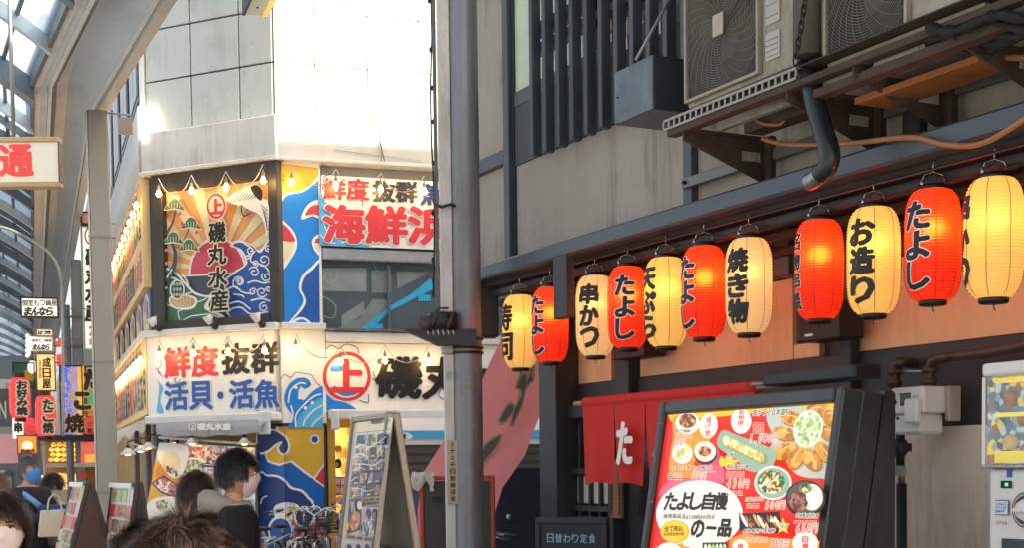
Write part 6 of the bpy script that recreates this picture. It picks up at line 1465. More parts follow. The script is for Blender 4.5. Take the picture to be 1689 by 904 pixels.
rail('edge_rail', PL, .05, .26, -.02, -.12, ARD); rail('edge_rail', PL, .08, .1, .05, -.09, ARL); rail('edge_gutter', PL, .10, .04, .14, -.05, SOF); rail('edge_rail', PL, .05, .1, .22, -.09, ARL); rail('edge_rail', PL, .06, .2, .28, -.04, ARD)
PR = [Vector((p.x, p.y, ZR)) for p in (R0, R1 + AD * 30, R1, R2, R3)]
rail('side_beam', PR, .13, .12, -.1, -.12, ARS); rail('side_beam', PR, .03, .05, -.19, -.06, ARL)
# arch ribs, purlins, glass
RA = 5.2; TH = R_(38)
def vault(base, perp, s): a = TH - 2 * TH * s; off = RA * (math.sin(TH) - math.sin(a)); return base + perp * off + Vector((0, 0, RA * (math.cos(a) - math.cos(TH))))
sts = [(L2 + nd * 2.0, -1), (L2 + nd * .4, -1), (lerp(L1, L2, .55), -1)]
nst = Vector((-nd.y, nd.x, 0)); nst = nst if nst.x < 0 else -nst
stations = [(Vector((p.x, p.y, ZR)), nst) for p, _ in sts] + [(Vector((L1.x, L1.y, ZR)) + AD * (.2 + 2.25 * k), AP) for k in range(40)]
def arch(base, perp, w, h, mat, s1=1.0, n=22, name='arch_rib'):
    m = MB(); vs = []; f_ = perp.cross(Vector((0, 0, 1)))
    for i in range(n + 1):
        p = vault(base, perp, s1 * i / n)
        for a, b in ((-w / 2, 0), (w / 2, 0), (w / 2, h), (-w / 2, h)): q_ = p + f_ * a; vs.append((q_.x, q_.y, p.z + b - h))
    m.add(vs, [(i * 4 + k, i * 4 + (k + 1) % 4, (i + 1) * 4 + (k + 1) % 4, (i + 1) * 4 + k) for i in range(n) for k in range(4)]); return ar.part(name, m, mat)
for i, (b_, pr_) in enumerate(stations):
    big = i == 3
    arch(b_, pr_, .42 if big else (.2 if i % 2 else .12), .3 if big else .2, (ARD if big else (ARS, ARD)[i % 2]))
for i in range(4, 34, 2): b_, pr_ = stations[i]; arch(b_ + AD * 1.12, pr_, .06, .14, ARD)
AGL = bpy.data.materials.new('arcade_glass'); AGL.use_nodes = True
_n = AGL.node_tree.nodes; _l = AGL.node_tree.links; _b = _n['Principled BSDF']; _b.inputs['Base Color'].default_value = (*hx('#cfdce6'), 1); _b.inputs['Roughness'].default_value = .3
_t = _n.new('ShaderNodeBsdfTranslucent'); _t.inputs[0].default_value = (*hx('#e4edf4'), 1); _x = _n.new('ShaderNodeBsdfTransparent'); _x.inputs[0].default_value = (*hx('#dbe7f0'), 1)
_m = _n.new('ShaderNodeMixShader'); _m.inputs[0].default_value = .45; _l.new(_t.outputs[0], _m.inputs[1]); _l.new(_x.outputs[0], _m.inputs[2])
_m2 = _n.new('ShaderNodeMixShader'); _m2.inputs[0].default_value = .12; _l.new(_m.outputs[0], _m2.inputs[1]); _l.new(_b.outputs[0], _m2.inputs[2]); _l.new(_m2.outputs[0], _n['Material Output'].inputs[0])
SS = [0, .07, .13, .155, .24, .33, .42, .52, .64, .76, .88, 1]
for i in range(len(stations) - 1):
    (b0, p0), (b1, p1) = stations[i], stations[i + 1]
    for k in range(len(SS) - 1):
        if i > 16 and k > 5: continue
        cs = [vault(b0, p0, SS[k]), vault(b0, p0, SS[k + 1]), vault(b1, p1, SS[k + 1]), vault(b1, p1, SS[k])]
        m = MB(); cc_ = sum(cs, Vector()) / 4; cs = [cc_ + (c - cc_) * .985 for c in cs]; m.add([(c.x, c.y, c.z) for c in cs] + [(c.x, c.y, c.z + .012) for c in cs], [(0, 1, 2, 3), (7, 6, 5, 4), (0, 4, 5, 1), (1, 5, 6, 2), (2, 6, 7, 3), (3, 7, 4, 0)]); ar.part('pane', m, AGL)
for s_ in SS[1:-1]:
    pts = [vault(b, p, s_) - Vector((0, 0, .02)) for b, p in stations]; m = MB(); m.tube([tuple(p) for p in pts], .035 if s_ not in (.13, .155) else .03, 5); ar.part('purlin', m, ARD)
# small hanging rods and catwalk near the sign
p_ = atz(18, 215, 6.6)
m = MB(); b_ = stations[6][0]; 
pass

# ---- hanging street sign
hs0 = atd(50, 265, 13.5); HS = Fr((hs0.x, hs0.y, 0), 1)
x1, zt_ = HS.at(97, 225); _, zb_ = HS.at(97, 308); 
hs = Thing('arcade_name_sign', 'cream hanging street sign with brown bands and a big red character', 'sign', HS, (x1 - .8, 0, zb_))
TAN = M('sign_brown_band', '#b09468', .4, var=.08); CRS = M('sign_cream_lit', '#dcd9c8', .4, var=.03)  # even cream colour for the sign box
m = MB(); m.box(x1 - 2.2, x1 - .01, .0, .1, zb_ + .02, zt_ - .02); hs.part('box', m, CRS)
for a_, b_ in ((zt_ - .05, zt_), (zb_, zb_ + .05)): m = MB(); m.box(x1 - 2.22, x1, -.015, .115, a_, b_); hs.part('band', m, TAN, bev=.008)
m = MB(); m.box(x1 - .01, x1 + .003, -.012, .112, zb_ + .051, zt_ - .051); hs.part('edge', m, M('sign_edge_dark', '#5a4a38', .5))
q = Pr(hs, HS, -.004); q.ch(M('sign_red', '#d8403a', .4, emit=.1), '通', (26, 264), 54, 50, .014); q.ch(M('sign_red', '#d8403a', .4), '筋', (-34, 262), 54, 50, .014); q.done()
for dx_ in (.46, 1.7): m = MB(); m.tube([(x1 - dx_, .11, zt_), (x1 - dx_, .11, zt_ + 1.9)], .02, 6); hs.part('hanger', m, GMETAL)

# ---- arcade column in front of the corner
c0 = atd(173, 700, 20.6); CFm = Fr((c0.x, c0.y, 0), 12)
ac_ = Thing('arcade_column', 'tall square steel column of the arcade in front of the corner restaurant', 'column', CFm, (0, 0, 0))
COLM = M('column_beige_grey', '#8f8a80', .5, metal=.1, sc=1.6, var=.08, dirt=.4, dcol='#7a6448', stretch=(1, 1, .3))
m = MB(); m.box(-.13, .15, 0, .26, 0, 6.82); ac_.part('shaft', m, COLM, bev=.012)
m = MB(); m.box(-.155, -.131, -.01, .12, 0, 6.8); ac_.part('flange', m, M('column_edge_pale', '#b5b2aa', .45), bev=.004)
for z in (1.3, 3.2, 5.0): m = MB(); m.box(-.16, .153, -.012, .262, z, z + .025); ac_.part('joint_band', m, COLM)
fx, fz = CFm.at(185, 186, 0); m = MB(); m.tube([(.1, 0, fz), (.48, .08, fz + .0)], .014, 6); m.box(.3, .5, -.02, .14, fz - .27, fz - .06); ac_.part('speaker_bracket', m, COLM)
c1_ = atd(120, 600, 34); CF2 = Fr((c1_.x, c1_.y, 0), 12)
ac2_ = Thing('arcade_column', 'farther blue-grey twin tube column of the arcade behind the projecting signs', 'column', CF2, (0, 0, 0))
m = MB(); m.box(.0, .24, 0, .24, 0, 6.7); ac2_.part('shaft', m, M('column_blue_grey', '#7f8892', .5, var=.06), bev=.02)
m = MB(); m.tube([(-.12, 0, 0), (-.12, 0, 5.6)], .09, 12); ac2_.part('downpipe', m, MATS['column_blue_grey'])
for z in (4.6, 5.3): m = MB(); m.box(-.22, .25, -.12, .0, z, z + .04); ac2_.part('band', m, ARD)
# curved lamp arm
la_ = Thing('lamp_arm', 'thin white curved lamp arm arching down beside the arcade edge', 'street lamp', Fr((0, 0, 0), 0), tuple(atd(103, 600, 24)))
m = MB(); pts = [atd(a, b, 24) for a, b in ((-20, 372), (10, 376), (45, 392), (75, 412), (92, 432), (101, 462), (103, 520), (104, 600), (104, 720))]
m.tube(catmull([tuple(p) for p in pts], 5), .025, 8); la_.part('arm', m, M('lamp_arm_white', '#8e9190', .4))

# ================================================================== the street beyond
sr1 = Thing('shop_row', 'dim row of arcade shopfronts receding beyond the corner restaurant', 'building', FL, (-40, 0, 0))
m = MB(); m.box(-100, -26.2, .15, 8, 0, 9); sr1.part('wall', m, M('row_wall', '#8d8a86', .7, var=.1, dirt=.4))
for i in range(12): m = MB(); m.box(-31 - i * 5, -27 - i * 5, .05, .149, .2, 2.6); sr1.part('shop_window', m, M('row_shop_glow', '#d8a868', .5, emit=.35, cells=['#e8b870', '#6a4a3a', '#c8d0d0', '#b0402e', '#3a3a40'], sc=2)); 
for i in range(12): m = MB(); m.box(-31 - i * 5, -27 - i * 5, -.3, .149, 2.7, 3.5); sr1.part('fascia', m, (RED, CREAM, NAVY)[i % 3])
fb_ = atd(30, 780, 47); FFr = Fr((fb_.x, fb_.y, 0), 14)
fb = Thing('far_shop', 'far shop across the end of the street with a pink wall and dark window', 'building', FFr, (0, 0, 0))
def frow(x0, x1, y0, y1, mat, nm_, d=0.0):
    a, z1_ = FFr.at(x0, y0, d); b, z0_ = FFr.at(x1, y1, d); m = MB(); m.box(a, b, d, d + .1 + (3 if nm_ == 'wall' else 0), z0_, z1_); return fb.part(nm_, m, mat)
frow(-300, 62, 585, 990, M('far_wall_grey', '#8f959c', .7, var=.05), 'wall', .1)
frow(-300, 40, 625, 642, WHT, 'band', -.02); frow(-300, 24, 644, 706, M('far_dark_glass', '#6a6764', .3, var=.3, sc=.8), 'window', -.02)
frow(-300, 30, 717, 765, M('far_pink', '#eaa6a8', .6, emit=.08, var=.04), 'pink_panel', -.02); frow(-300, 62, 706, 716, M('far_band', '#b8b4ae', .6), 'band', -.04)
frow(-300, 20, 780, 830, M('far_display', '#c8c0b4', .6, cells=['#c8c0b4', '#8a5a4a', '#e8e4da', '#5a6a70'], sc=3), 'display', -.05)
q = Pr(fb, FFr, -.04); q.ch(WHT, 'N', (4, 676), 12, 30, .01); q.ch(RED, '洋', (14, 637), 9, 9, .004); q.done()

def SFr(px, d, deg=18.7): p = atd(px, 780, d); return Fr((p.x, p.y, 0), deg)
def board(name, label, cat, x0, x1, y0, y1, d, face, frame=None, th_=.12, fw=.03, group=None, deg=18.7):
    fr = SFr((x0 + x1) / 2, d, deg); a, zt = fr.at(x0, (y0)); b, zb = fr.at(x1, y1)
    t = Thing(name, label, cat, fr, ((a + b) / 2, 0, zb), group=group)
    m = MB(); m.box(a + (fw if frame else 0), b - (fw if frame else 0), .0, th_, zb + (fw if frame else 0), zt - (fw if frame else 0)); t.part('face', m, face)
    if frame:
        for c in ((a, a + fw, zb, zt), (b - fw, b, zb, zt), (a + fw + .001, b - fw - .001, zb, zb + fw), (a + fw + .001, b - fw - .001, zt - fw, zt)):
            m = MB(); m.box(c[0], c[1], -.02, th_ + .01, c[2], c[3]); t.part('frame', m, frame)
    m = MB(); m.tube([(b - .05, th_ / 2, zt - .2), (b + .6, th_ / 2, zt - .2)], .012, 6); t.part('bracket', m, GMETAL)
    return t, Pr(t, fr, -.003), fr
LWH = M('lit_sign_white', '#e6e4da', .4, emit=.35, var=.02); LMT = M('lit_sign_mint', '#c9dbcf', .4, emit=.3, var=.03)
t, q, _ = board('projecting_sign', 'white sign with a black frame lettered for a hotpot restaurant', 'sign', 33, 97, 490, 525, 28, LWH, DMETAL)
q.row(BLK, '個室もつ鍋屋', (36, 500), (94, 500), 10, .003); q.row(BLK, 'まんなら', (40, 514), (88, 514), 13, .010, slant=.2); q.ch(RED, '・', (88, 521), 4, 4, .01); q.done()
t, q, fr = board('bulb_edged_sign', 'round cornered white sign ringed with small bulbs, below the framed hotpot sign', 'sign', 49, 88, 555, 580, 32, LWH, WMETAL)
q.row(BLK, '個室もつ鍋屋', (52, 562), (85, 562), 5, .002); q.row(BLK, 'まんなら', (54, 573), (82, 573), 9, .008, slant=.2); q.done()
m = MB()
for k in range(9): x, z = fr.at(46 + (1 if k % 2 else -1), 555 + k * 4); m.ball((x, -.05, z), .045, 6)
t.part('edge_bulbs', m, M('small_bulb', '#ffe0a0', .4, emit=2.5), kind='stuff')
t, q, fr = board('small_pill_sign', 'small white pill sign above the bulb ringed sign', 'sign', 60, 87, 543, 555, 32, LWH, M('sign_gold_edge', '#c8a050', .4), fw=.02)
q.row(BLK, 'はづき', (63, 549), (84, 549), 6, .008); q.done()
t, q, _ = board('green_awning_sign', 'green sign board with a yellow and white splash behind the red lantern', 'sign', 20, 58, 598, 640, 39, M('sign_green', '#3f6f5a', .5), DMETAL)
q.poly(YEL, [(38, 615), (58, 605), (58, 628), (45, 626)], True); q.ell(LWH, (53, 606), 8, 11); q.done()
t, q, _ = board('beige_sign', 'tall beige sign with brushed black characters between the lanterns', 'sign', 58, 93, 583, 646, 31, M('lit_beige', '#dcb673', .5, emit=.4, var=.06), M('beige_sign_frame', '#6d5a44', .5))
q.colm(BLK, '成日屋', (77, 590), (77, 642), 13, .008); q.colm(M('faint_brown', '#8a6a3a', .5), '居酒屋', (66, 595), (66, 625), 4, .002, steps=4); q.ell(RED, (87, 591), 1.6, 1.6, 8); q.done()
t, q, _ = board('red_strip_sign', 'narrow red and white vertical sign behind the beige sign', 'sign', 92, 102, 558, 604, 36, M('lit_red_white', '#e06a5a', .5, emit=.3, cells=['#e0503e', '#f0e8e0', '#e0503e', '#d8d0c8'], sc=5))
q.done()
t, q, _ = board('projecting_sign', 'pale mint vertical sign with black brush characters and red 24 hour text', 'sign', 133, 159, 372, 578, 29.5, LMT, M('mint_frame', '#8aa898', .4), th_=.3)
q.ell(RED, (155, 388), 16, 18, 24); q.ell(LMT, (155, 388), 13.5, 15.5, 24); q.ch(RED, '上', (155, 388), 16, 18, .014); q.y -= .004
q.colm(BLK, '磯丸水産', (152, 408), (152, 532), 20, .02, slant=.08); q.ch(RED, '2', (152, 546), 12, 15, .01); q.ch(RED, '4', (164, 546), 12, 15, .01); q.ch(RED, '時', (154, 565), 12, 12, .006); q.done()
t, q, _ = board('pink_topped_panel', 'small pink gabled panel capping the mint vertical sign', 'sign', 133, 160, 348, 371, 29.4, M('gable_pink', '#d8a09c', .5), DMETAL, th_=.3); q.done()
# blue / green takoyaki signs
t, q, _ = board('octopus_ball_sign', 'tall sign fading from blue to orange with huge black characters', 'sign', 97, 139, 603, 720, 33, M('takoyaki_blue', '#3458c8', .45, emit=.45), DMETAL)
q.poly(M('tako_purple', '#9a88c0', .5, emit=.25), [(118, 604), (128, 604), (128, 719), (118, 719)]); q.poly(M('tako_orange', '#e8a33c', .5, emit=.3), [(128, 604), (138, 604), (138, 719), (128, 719)]); q.poly(M('tako_sky', '#2f6ad0', .5, emit=.1), [(98, 606), (106, 606), (106, 660), (98, 668)])
q.colm(CREAM, '大阪で2番目に', (117, 606), (117, 676), 10, .006); q.colm(WHT, '美味しい店', (105, 630), (105, 682), 10, .008)
q.ch(BLK, 'こ', (136, 662), 24, 26, .035, omat=CREAM, obold=.03); q.y -= .004; q.ch(BLK, '焼', (123, 699), 30, 30, .02, omat=CREAM, obold=.03); q.done()
t, q, _ = board('octopus_ball_sign', 'green and yellow sign with one huge black character next to the steel column', 'sign', 139.6, 182, 604, 690, 33.2, M('takoyaki_green', '#3a8a54', .5, emit=.3), DMETAL)
q.poly(YEL, [(141, 690), (141, 680), (150, 668), (165, 675), (170, 690)], True); q.ch(BLK, 'た', (152, 627), 28, 32, .035, omat=CREAM, obold=.03); q.done()
t, q, _ = board('red_price_poster', 'small red square poster with black characters under the green sign', 'poster', 141, 162, 689, 716, 32.8, M('poster_red', '#d84a3c', .5, emit=.1))
q.row(BLK, '二千', (144, 702), (160, 697), 9, .006); q.row(BLK, '粒', (144, 711), (153, 711), 8, .006); q.done()
t, q, _ = board('white_strip_banner', 'white cloth strip with a black skewer character under the left lantern', 'banner', 20, 39, 690, 724, 30.5, LWH, None, th_=.02)
q.ch(BLK, '串', (30, 706), 12, 16, .014); q.done()
t, q, _ = board('orange_lightbox', 'glowing orange light box sign with a brown motif under the red lanterns', 'sign', 27, 63, 718, 750, 30, M('lit_orange', '#f08a50', .5, emit=.5, sc=3, var=.1), M('box_brown', '#8a5a40', .5))
q.ell(M('lit_cream', '#ffd9a0', .5, emit=.5), (45, 736), 9, 8); q.row(M('deep_brown', '#6a2e1c', .5), '串焼き', (34, 745), (58, 745), 7, .006); q.done()
# round and barrel lanterns of the stall
def small_lantern(px0, px1, y0, y1, d, txt, label, mat):
    fr = SFr((px0 + px1) / 2, d, 0); a, zt = fr.at(px0, y0); b, zb = fr.at(px1, y1); r = (b - a) / 2; h = zt - zb
    t = Thing('red_barrel_lantern', label, 'lantern', fr, (0, 0, zt)); m = MB()
    m.lathe([(r * (.62 + .38 * (1 - abs(2 * i / 40 - 1) ** 5) ** .6) + .006 * (i % 2), zb + h * i / 40) for i in range(41)], ((a + b) / 2, 0, 0), 28); t.part('shade', m, mat)
    for z0_, z1_ in ((zt - .01, zt + .1), (zb - .08, zb + .01)): m = MB(); m.lathe([(.001, z0_), (r * .55, z0_), (r * .55, z1_), (.001, z1_)], ((a + b) / 2, 0, 0), 16, False); t.part('cap', m, CAPB)
    q = Pr(t, fr, -r - .02); q.colm(BLK, txt, ((px0 + px1) / 2 + 4, y0 + 4), ((px0 + px1) / 2 + 4, y1 - 4), 17, .012, omat=CREAM, obold=.03); q.done()
LR = M('stall_lantern_red', '#e03a3c', .5, emit=.28, var=.05)
small_lantern(15, 50, 624, 690, 30.4, 'お好み焼', 'red barrel lantern with four outlined characters, upper of the stall pair', LR)
small_lantern(58, 93, 654, 720, 30, 'たこ焼', 'red barrel lantern with three outlined characters, right of the stall pair', LR)
fr = SFr(50, 31.5, 0); rl = Thing('round_red_lantern', 'plain round red lantern squeezed between the two barrel lanterns', 'lantern', fr, (0, 0, 2)); x, z = fr.at(49, 704); m = MB(); m.ball((x, 0, z), .2, 20); rl.part('shade', m, M('plain_lantern_red', '#e0444a', .4, emit=.2)); m = MB(); m.tube([(x, 0, z + .2), (x, 0, z + .4)], .02, 6); rl.part('cord', m, DMETAL)
# takoyaki stall
stF = SFr(118, 34, 10); S = stF.at
stl = Thing('snack_stall', 'street snack stall with glass shelves of round golden snacks given their own glow', 'stall', stF, (0, 0, 0))
def sbx(nm_, x0, x1, y0, y1, d0, d1, mat): a, z1_ = S(x0, y0); b, z0_ = S(x1, y1); m = MB(); m.box(a, b, d0, d1, z0_, z1_); return stl.part(nm_, m, mat)
SV = M('stall_steel', '#b0a898', .35, metal=.5)
sbx('back_wall', 62, 185, 722, 1010, .7, .8, M('stall_back', '#b89468', .7)); sbx('canopy', 66, 185, 719, 727, -.2, .75, M('stall_canopy_dark', '#3a302c', .6))
for y0_ in (765, 811): sbx('shelf', 76, 176, y0_, y0_ + 6, -.05, .7, SV)
sbx('post', 74, 78, 726, 1000, -.06, .02, SV); sbx('counter', 76, 176, 818, 1010, -.04, .7, M('stall_counter', '#c0ab90', .5, var=.1))
sbx('counter_sign', 88, 124, 834, 880, -.07, -.045, RED)
sbx('red_card', 133, 163, 730, 764, -.02, .0, M('lit_card_red', '#e0503c', .5, emit=.3)); sbx('orange_card', 140, 163, 750, 763, -.03, -.021, M('lit_card_orange', '#f09a3c', .5, emit=.4)); sbx('price_card', 132, 143, 777, 790, -.04, -.02, RED)
BALLM = M('snack_ball', '#e2a63a', .4, emit=.6, sc=8, cells=['#e8b040', '#c98a28', '#f2c45a', '#d89a34'])  # glow put into the snacks themselves to brighten the stall
mball = None; k_ = 0
for rr in range(4):
    for cc_ in range(6):
        x, z = S(83 + cc_ * 9.4 + (rr % 2) * 3, 759 - rr * 8.4)
        if mball is None: mb_ = MB().ball((0, 0, 0), .066, 10, (1, 1, .8)); mball = mkmesh('snack_ball', mb_, BALLM)
        o = bpy.data.objects.new('snack_ball', mball); COL.objects.link(o); o.parent = stl.root; o.location = (x, .1 + rr * .05, z)
m = MB(); random.seed(6)
for k in range(130):
    x, z = S(random.uniform(82, 130), random.uniform(782, 808)); m.ball((x, random.uniform(0, .25), z), random.uniform(.04, .065), 6, (1.3, 1, .6))
stl.part('snack_heap', m, M('snack_heap', '#dcae62', .5, emit=.5, var=.35, sc=12), kind='stuff')  # the heap carries the same added glow as the balls
q = Pr(stl, stF, -.035); q.row(WHT, 'たこ焼', (135, 738), (161, 738), 10, .006); q.done()

# ================================================================== A-frame boards
def aframe(label, pn, pf, zt, dl, dr, face, inner, rail_, draw=None, wname='menu_sandwich_board', bar=True, fill=False):
    d = (Vector(pn) - Vector(pf)); wdt = d.length; deg = math.degrees(math.atan2(d.y, d.x))
    base = Fr((pf[0], pf[1], 0), deg); t = Thing(wname, label, 'sign board', base, (wdt / 2, 0, 0))
    def leaf(lean, mat, side, nm_):
        fr = Fr((pf[0], pf[1], zt), deg, lean); mb = MB(); H_ = zt / math.cos(R_(lean))
        s_ = -1 if side < 0 else 1
        def conv(mb): return MB().add([tuple(base.R.transposed() @ (fr.w(*v) - base.o)) for v in mb.v], mb.f)
        mb.box(.02, wdt - .02, s_ * .012 - .006, s_ * .012 + .006, -H_ + .1, -.02); p_ = t.part(nm_, conv(mb), mat)
        for a_, b_ in ((-.0, .028), (wdt - .028, wdt)):
            mb = MB(); mb.box(a_, b_, s_ * .012 - .018, s_ * .012 + .018, -H_, 0); t.part('rail', conv(mb), rail_, bev=.006)
        mb = MB(); mb.box(.029, wdt - .029, s_ * .012 - .016, s_ * .012 + .016, -.028, .0); t.part('rail', conv(mb), rail_, bev=.006)
        return fr, conv
    fr, conv = leaf(dl, face, -1, 'menu_face'); fr2, conv2 = leaf(-dr, inner, 1, 'back_face')
    if bar:
        mb = MB(); mb.box(.02, wdt - .03, -.02, .003, -.62, -.585); t.part('cross_bar', conv2(mb), rail_)
    if fill: ya, yb = -zt * math.tan(R_(dl)), zt * math.tan(R_(dr)); m = MB(); m.prismx([(0, zt - .03), (ya + .02, .06), (yb - .02, .06)], wdt - .012, wdt - .004); t.part('end_board', m, inner)
    m = MB(); m.box(wdt - .05, wdt - .02, -.02, .02, zt - .03, zt + .008); t.part('hinge', m, rail_)
    if draw:
        q = Pr(t, fr, -.022); _p = t.part
        t.part = lambda nm_, mb, mat, parent=None, **k: _p(nm_, conv(mb), mat, parent=parent)
        draw(q, fr, wdt); q.done(); t.part = _p
    return t
SVR = M('board_rail_bronze', '#857c70', .35, metal=.5, var=.1)
fdm = [M('food_photo_' + c, '#a08070', .45, cells=cl, sc=55) for c, cl in (('warm', ['#b08a68', '#6a4a40', '#d8b890', '#8a5a44', '#e0d0b8']), ('cool', ['#8a98a8', '#4a4a58', '#c0c8d0', '#6a5a62', '#a8a0a0']), ('fresh', ['#7a9058', '#c87850', '#e0dcc0', '#a8504a', '#d8c080']), ('dark', ['#3a2e2c', '#7a5a48', '#b09078', '#544038', '#8a8078']))]
FILM = M('plastic_film', '#9a9aa4', .1, var=.35, sc=7, bump=.2, bsc=16, cells=None, coat=.8)
def draw_big(q, fr, w):
    q.sc, q.ox, q.oy = 3.864, 560, 670; random.seed(12)
    q.poly(CREAM, [(112, 92), (342, 74), (330, 150), (105, 172)]); q.row(M('sepia', '#6a5a50', .5), '本日のメニュー', (200, 104), (330, 94), 24, .002)
    q.poly(FILM, [(105, 176), (330, 152), (248, 600), (62, 590)])
    for r in range(5):
        for c in range(4):
            t0 = .06 + r * .185; x0 = 105 - 43 * t0 / 1 + c * 46 + 10; y0 = 190 + r * 82 - c * 4
            q.poly(fdm[(r + c) % 4] if (r + c) % 3 else M('menu_slate', '#5a5a66', .5), [(x0, y0), (x0 + 40, y0 - 4), (x0 + 34, y0 + 66), (x0 - 8, y0 + 70)])
            q.poly((CREAM, M('menu_mauve', '#b8a8b0', .5))[c % 2], [(x0 + 2, y0 + 54), (x0 + 28, y0 + 51), (x0 + 26, y0 + 60), (x0, y0 + 63)])
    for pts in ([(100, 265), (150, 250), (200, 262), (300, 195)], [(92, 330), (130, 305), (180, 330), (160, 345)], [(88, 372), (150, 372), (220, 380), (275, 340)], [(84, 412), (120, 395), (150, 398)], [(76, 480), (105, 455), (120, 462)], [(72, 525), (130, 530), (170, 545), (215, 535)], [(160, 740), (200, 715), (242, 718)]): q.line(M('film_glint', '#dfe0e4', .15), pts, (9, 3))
    TN = M('menu_tan', '#a8967a', .5); MV = M('menu_lilac', '#b0a2b4', .5)
    q.poly(TN, [(150, 585), (258, 575), (248, 640), (142, 640)]); q.row(M('sepia', '#6a5a50', .5), 'おすすめ一品', (155, 600), (250, 594), 17, .001); q.row(M('sepia', '#6a5a50', .5), '各種三百円', (155, 622), (245, 618), 14, .001)
    q.poly(M('menu_navy_food', '#3e4656', .4), [(62, 600), (140, 590), (140, 790), (45, 820)]); q.ell(M('salmon_food', '#c87a54', .45, cells=['#d08a60', '#b0603e', '#e0a880'], sc=60), (98, 735), 34, 62, 18, rot=14); q.ell(CREAM, (128, 635), 16, 28, 14); q.poly(YEL, [(40, 750), (62, 745), (58, 790), (36, 796)])
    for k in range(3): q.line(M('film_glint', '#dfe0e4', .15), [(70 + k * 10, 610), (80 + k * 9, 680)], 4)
    q.poly(MV, [(150, 652), (248, 644), (232, 730), (140, 736)]); 
    for k in range(2): q.ell(BLK, (182 + k * 40, 690), 16, 34, 14); q.ell(fdm[3], (182 + k * 40, 700), 11, 22, 12)
    q.poly(fdm[1], [(134, 742), (228, 734), (216, 830), (122, 840)]); q.poly(TN, [(40, 815), (212, 838), (205, 870), (34, 850)]); q.row(M('sepia', '#6a5a50', .5), '焼き鳥 各種 盛合せ', (50, 834), (205, 852), 14, .001)
    for k in range(3): q.poly(MV, [(35 + k * 58, 876), (86 + k * 58, 878), (80 + k * 58, 990), (28 + k * 58, 990)]); q.ell(BLK, (60 + k * 58, 905), 15, 24, 12)
pn = atd(651, 780, 6.0); pf = atd(590, 780, 6.5)
ztA = Fr((pn.x, pn.y, 0), 0).at(651, 682)[1]
aframe('tall bronze framed sandwich board with film covered food menus by the pole', (pn.x, pn.y), (pf.x, pf.y), ztA, 7.4, 8.5, M('board_cream', '#c8bda8', .4), M('board_back_green_grey', '#b4b4a4', .4, var=.06, metal=.2), SVR, draw_big)
def draw_small(seed, sc_=.25):
    def f(q, fr, w):
        random.seed(seed); q.step = .0008
        for r in range(9):
            for c in range(4):
                x0, x1 = .03 + c * (w - .06) / 4, .03 + (c + .9) * (w - .06) / 4; z1_ = -.06 - r * .12; mt_ = random.choice(fdm + [WHT, CREAM, M('menu_pale_green', '#b8cfa0', .5), RED, M('menu_pink', '#d88a8a', .5)])
                q.poly(mt_, [(x0, z1_ - .1), (x1, z1_ - .1), (x1, z1_), (x0, z1_)], raw=True)
                if mt_ in (WHT, CREAM):
                    for j in range(3): put(q._mb(BLK, 'lettering'), random.choice('串焼酒刺身盛丼飯鍋鶏魚貝海老'), (x0 + x1) / 2, z1_ - .02 - j * .032, .028, .028, q.y - .001, .001, steps=4)
        q.poly(WHT, [(.02, -.05), (w - .02, -.05), (w - .02, -.01), (.02, -.01)], raw=True)
    return f
pn = atd(148, 780, 11.4); pf = atd(124, 780, 12.3); za_ = Fr((pn.x, pn.y, 0), 0).at(148, 797)[1]
aframe('sandwich board with a dark brown back and narrow pale menu sheets near the snack stall', (pn.x, pn.y), (pf.x, pf.y), za_, 15, 14, CREAM, M('hardboard_brown', '#4e3526', .6, var=.25, sc=5, dirt=.4, dcol='#2c1e16'), M('board_rail_dark', '#3a3028', .5), draw_small(3), bar=False, fill=True)
pn = atd(229, 780, 10.6); pf = atd(189, 780, 11.6); za_ = Fr((pn.x, pn.y, 0), 0).at(229, 797)[1]
aframe('black backed sandwich board with rows of colourful dishes beside the beer banner', (pn.x, pn.y), (pf.x, pf.y), za_, 8, 7, WHT, M('board_black', '#1d1c1c', .5), M('board_rail_dark', '#3a3028', .5), draw_small(21), bar=False, fill=True)

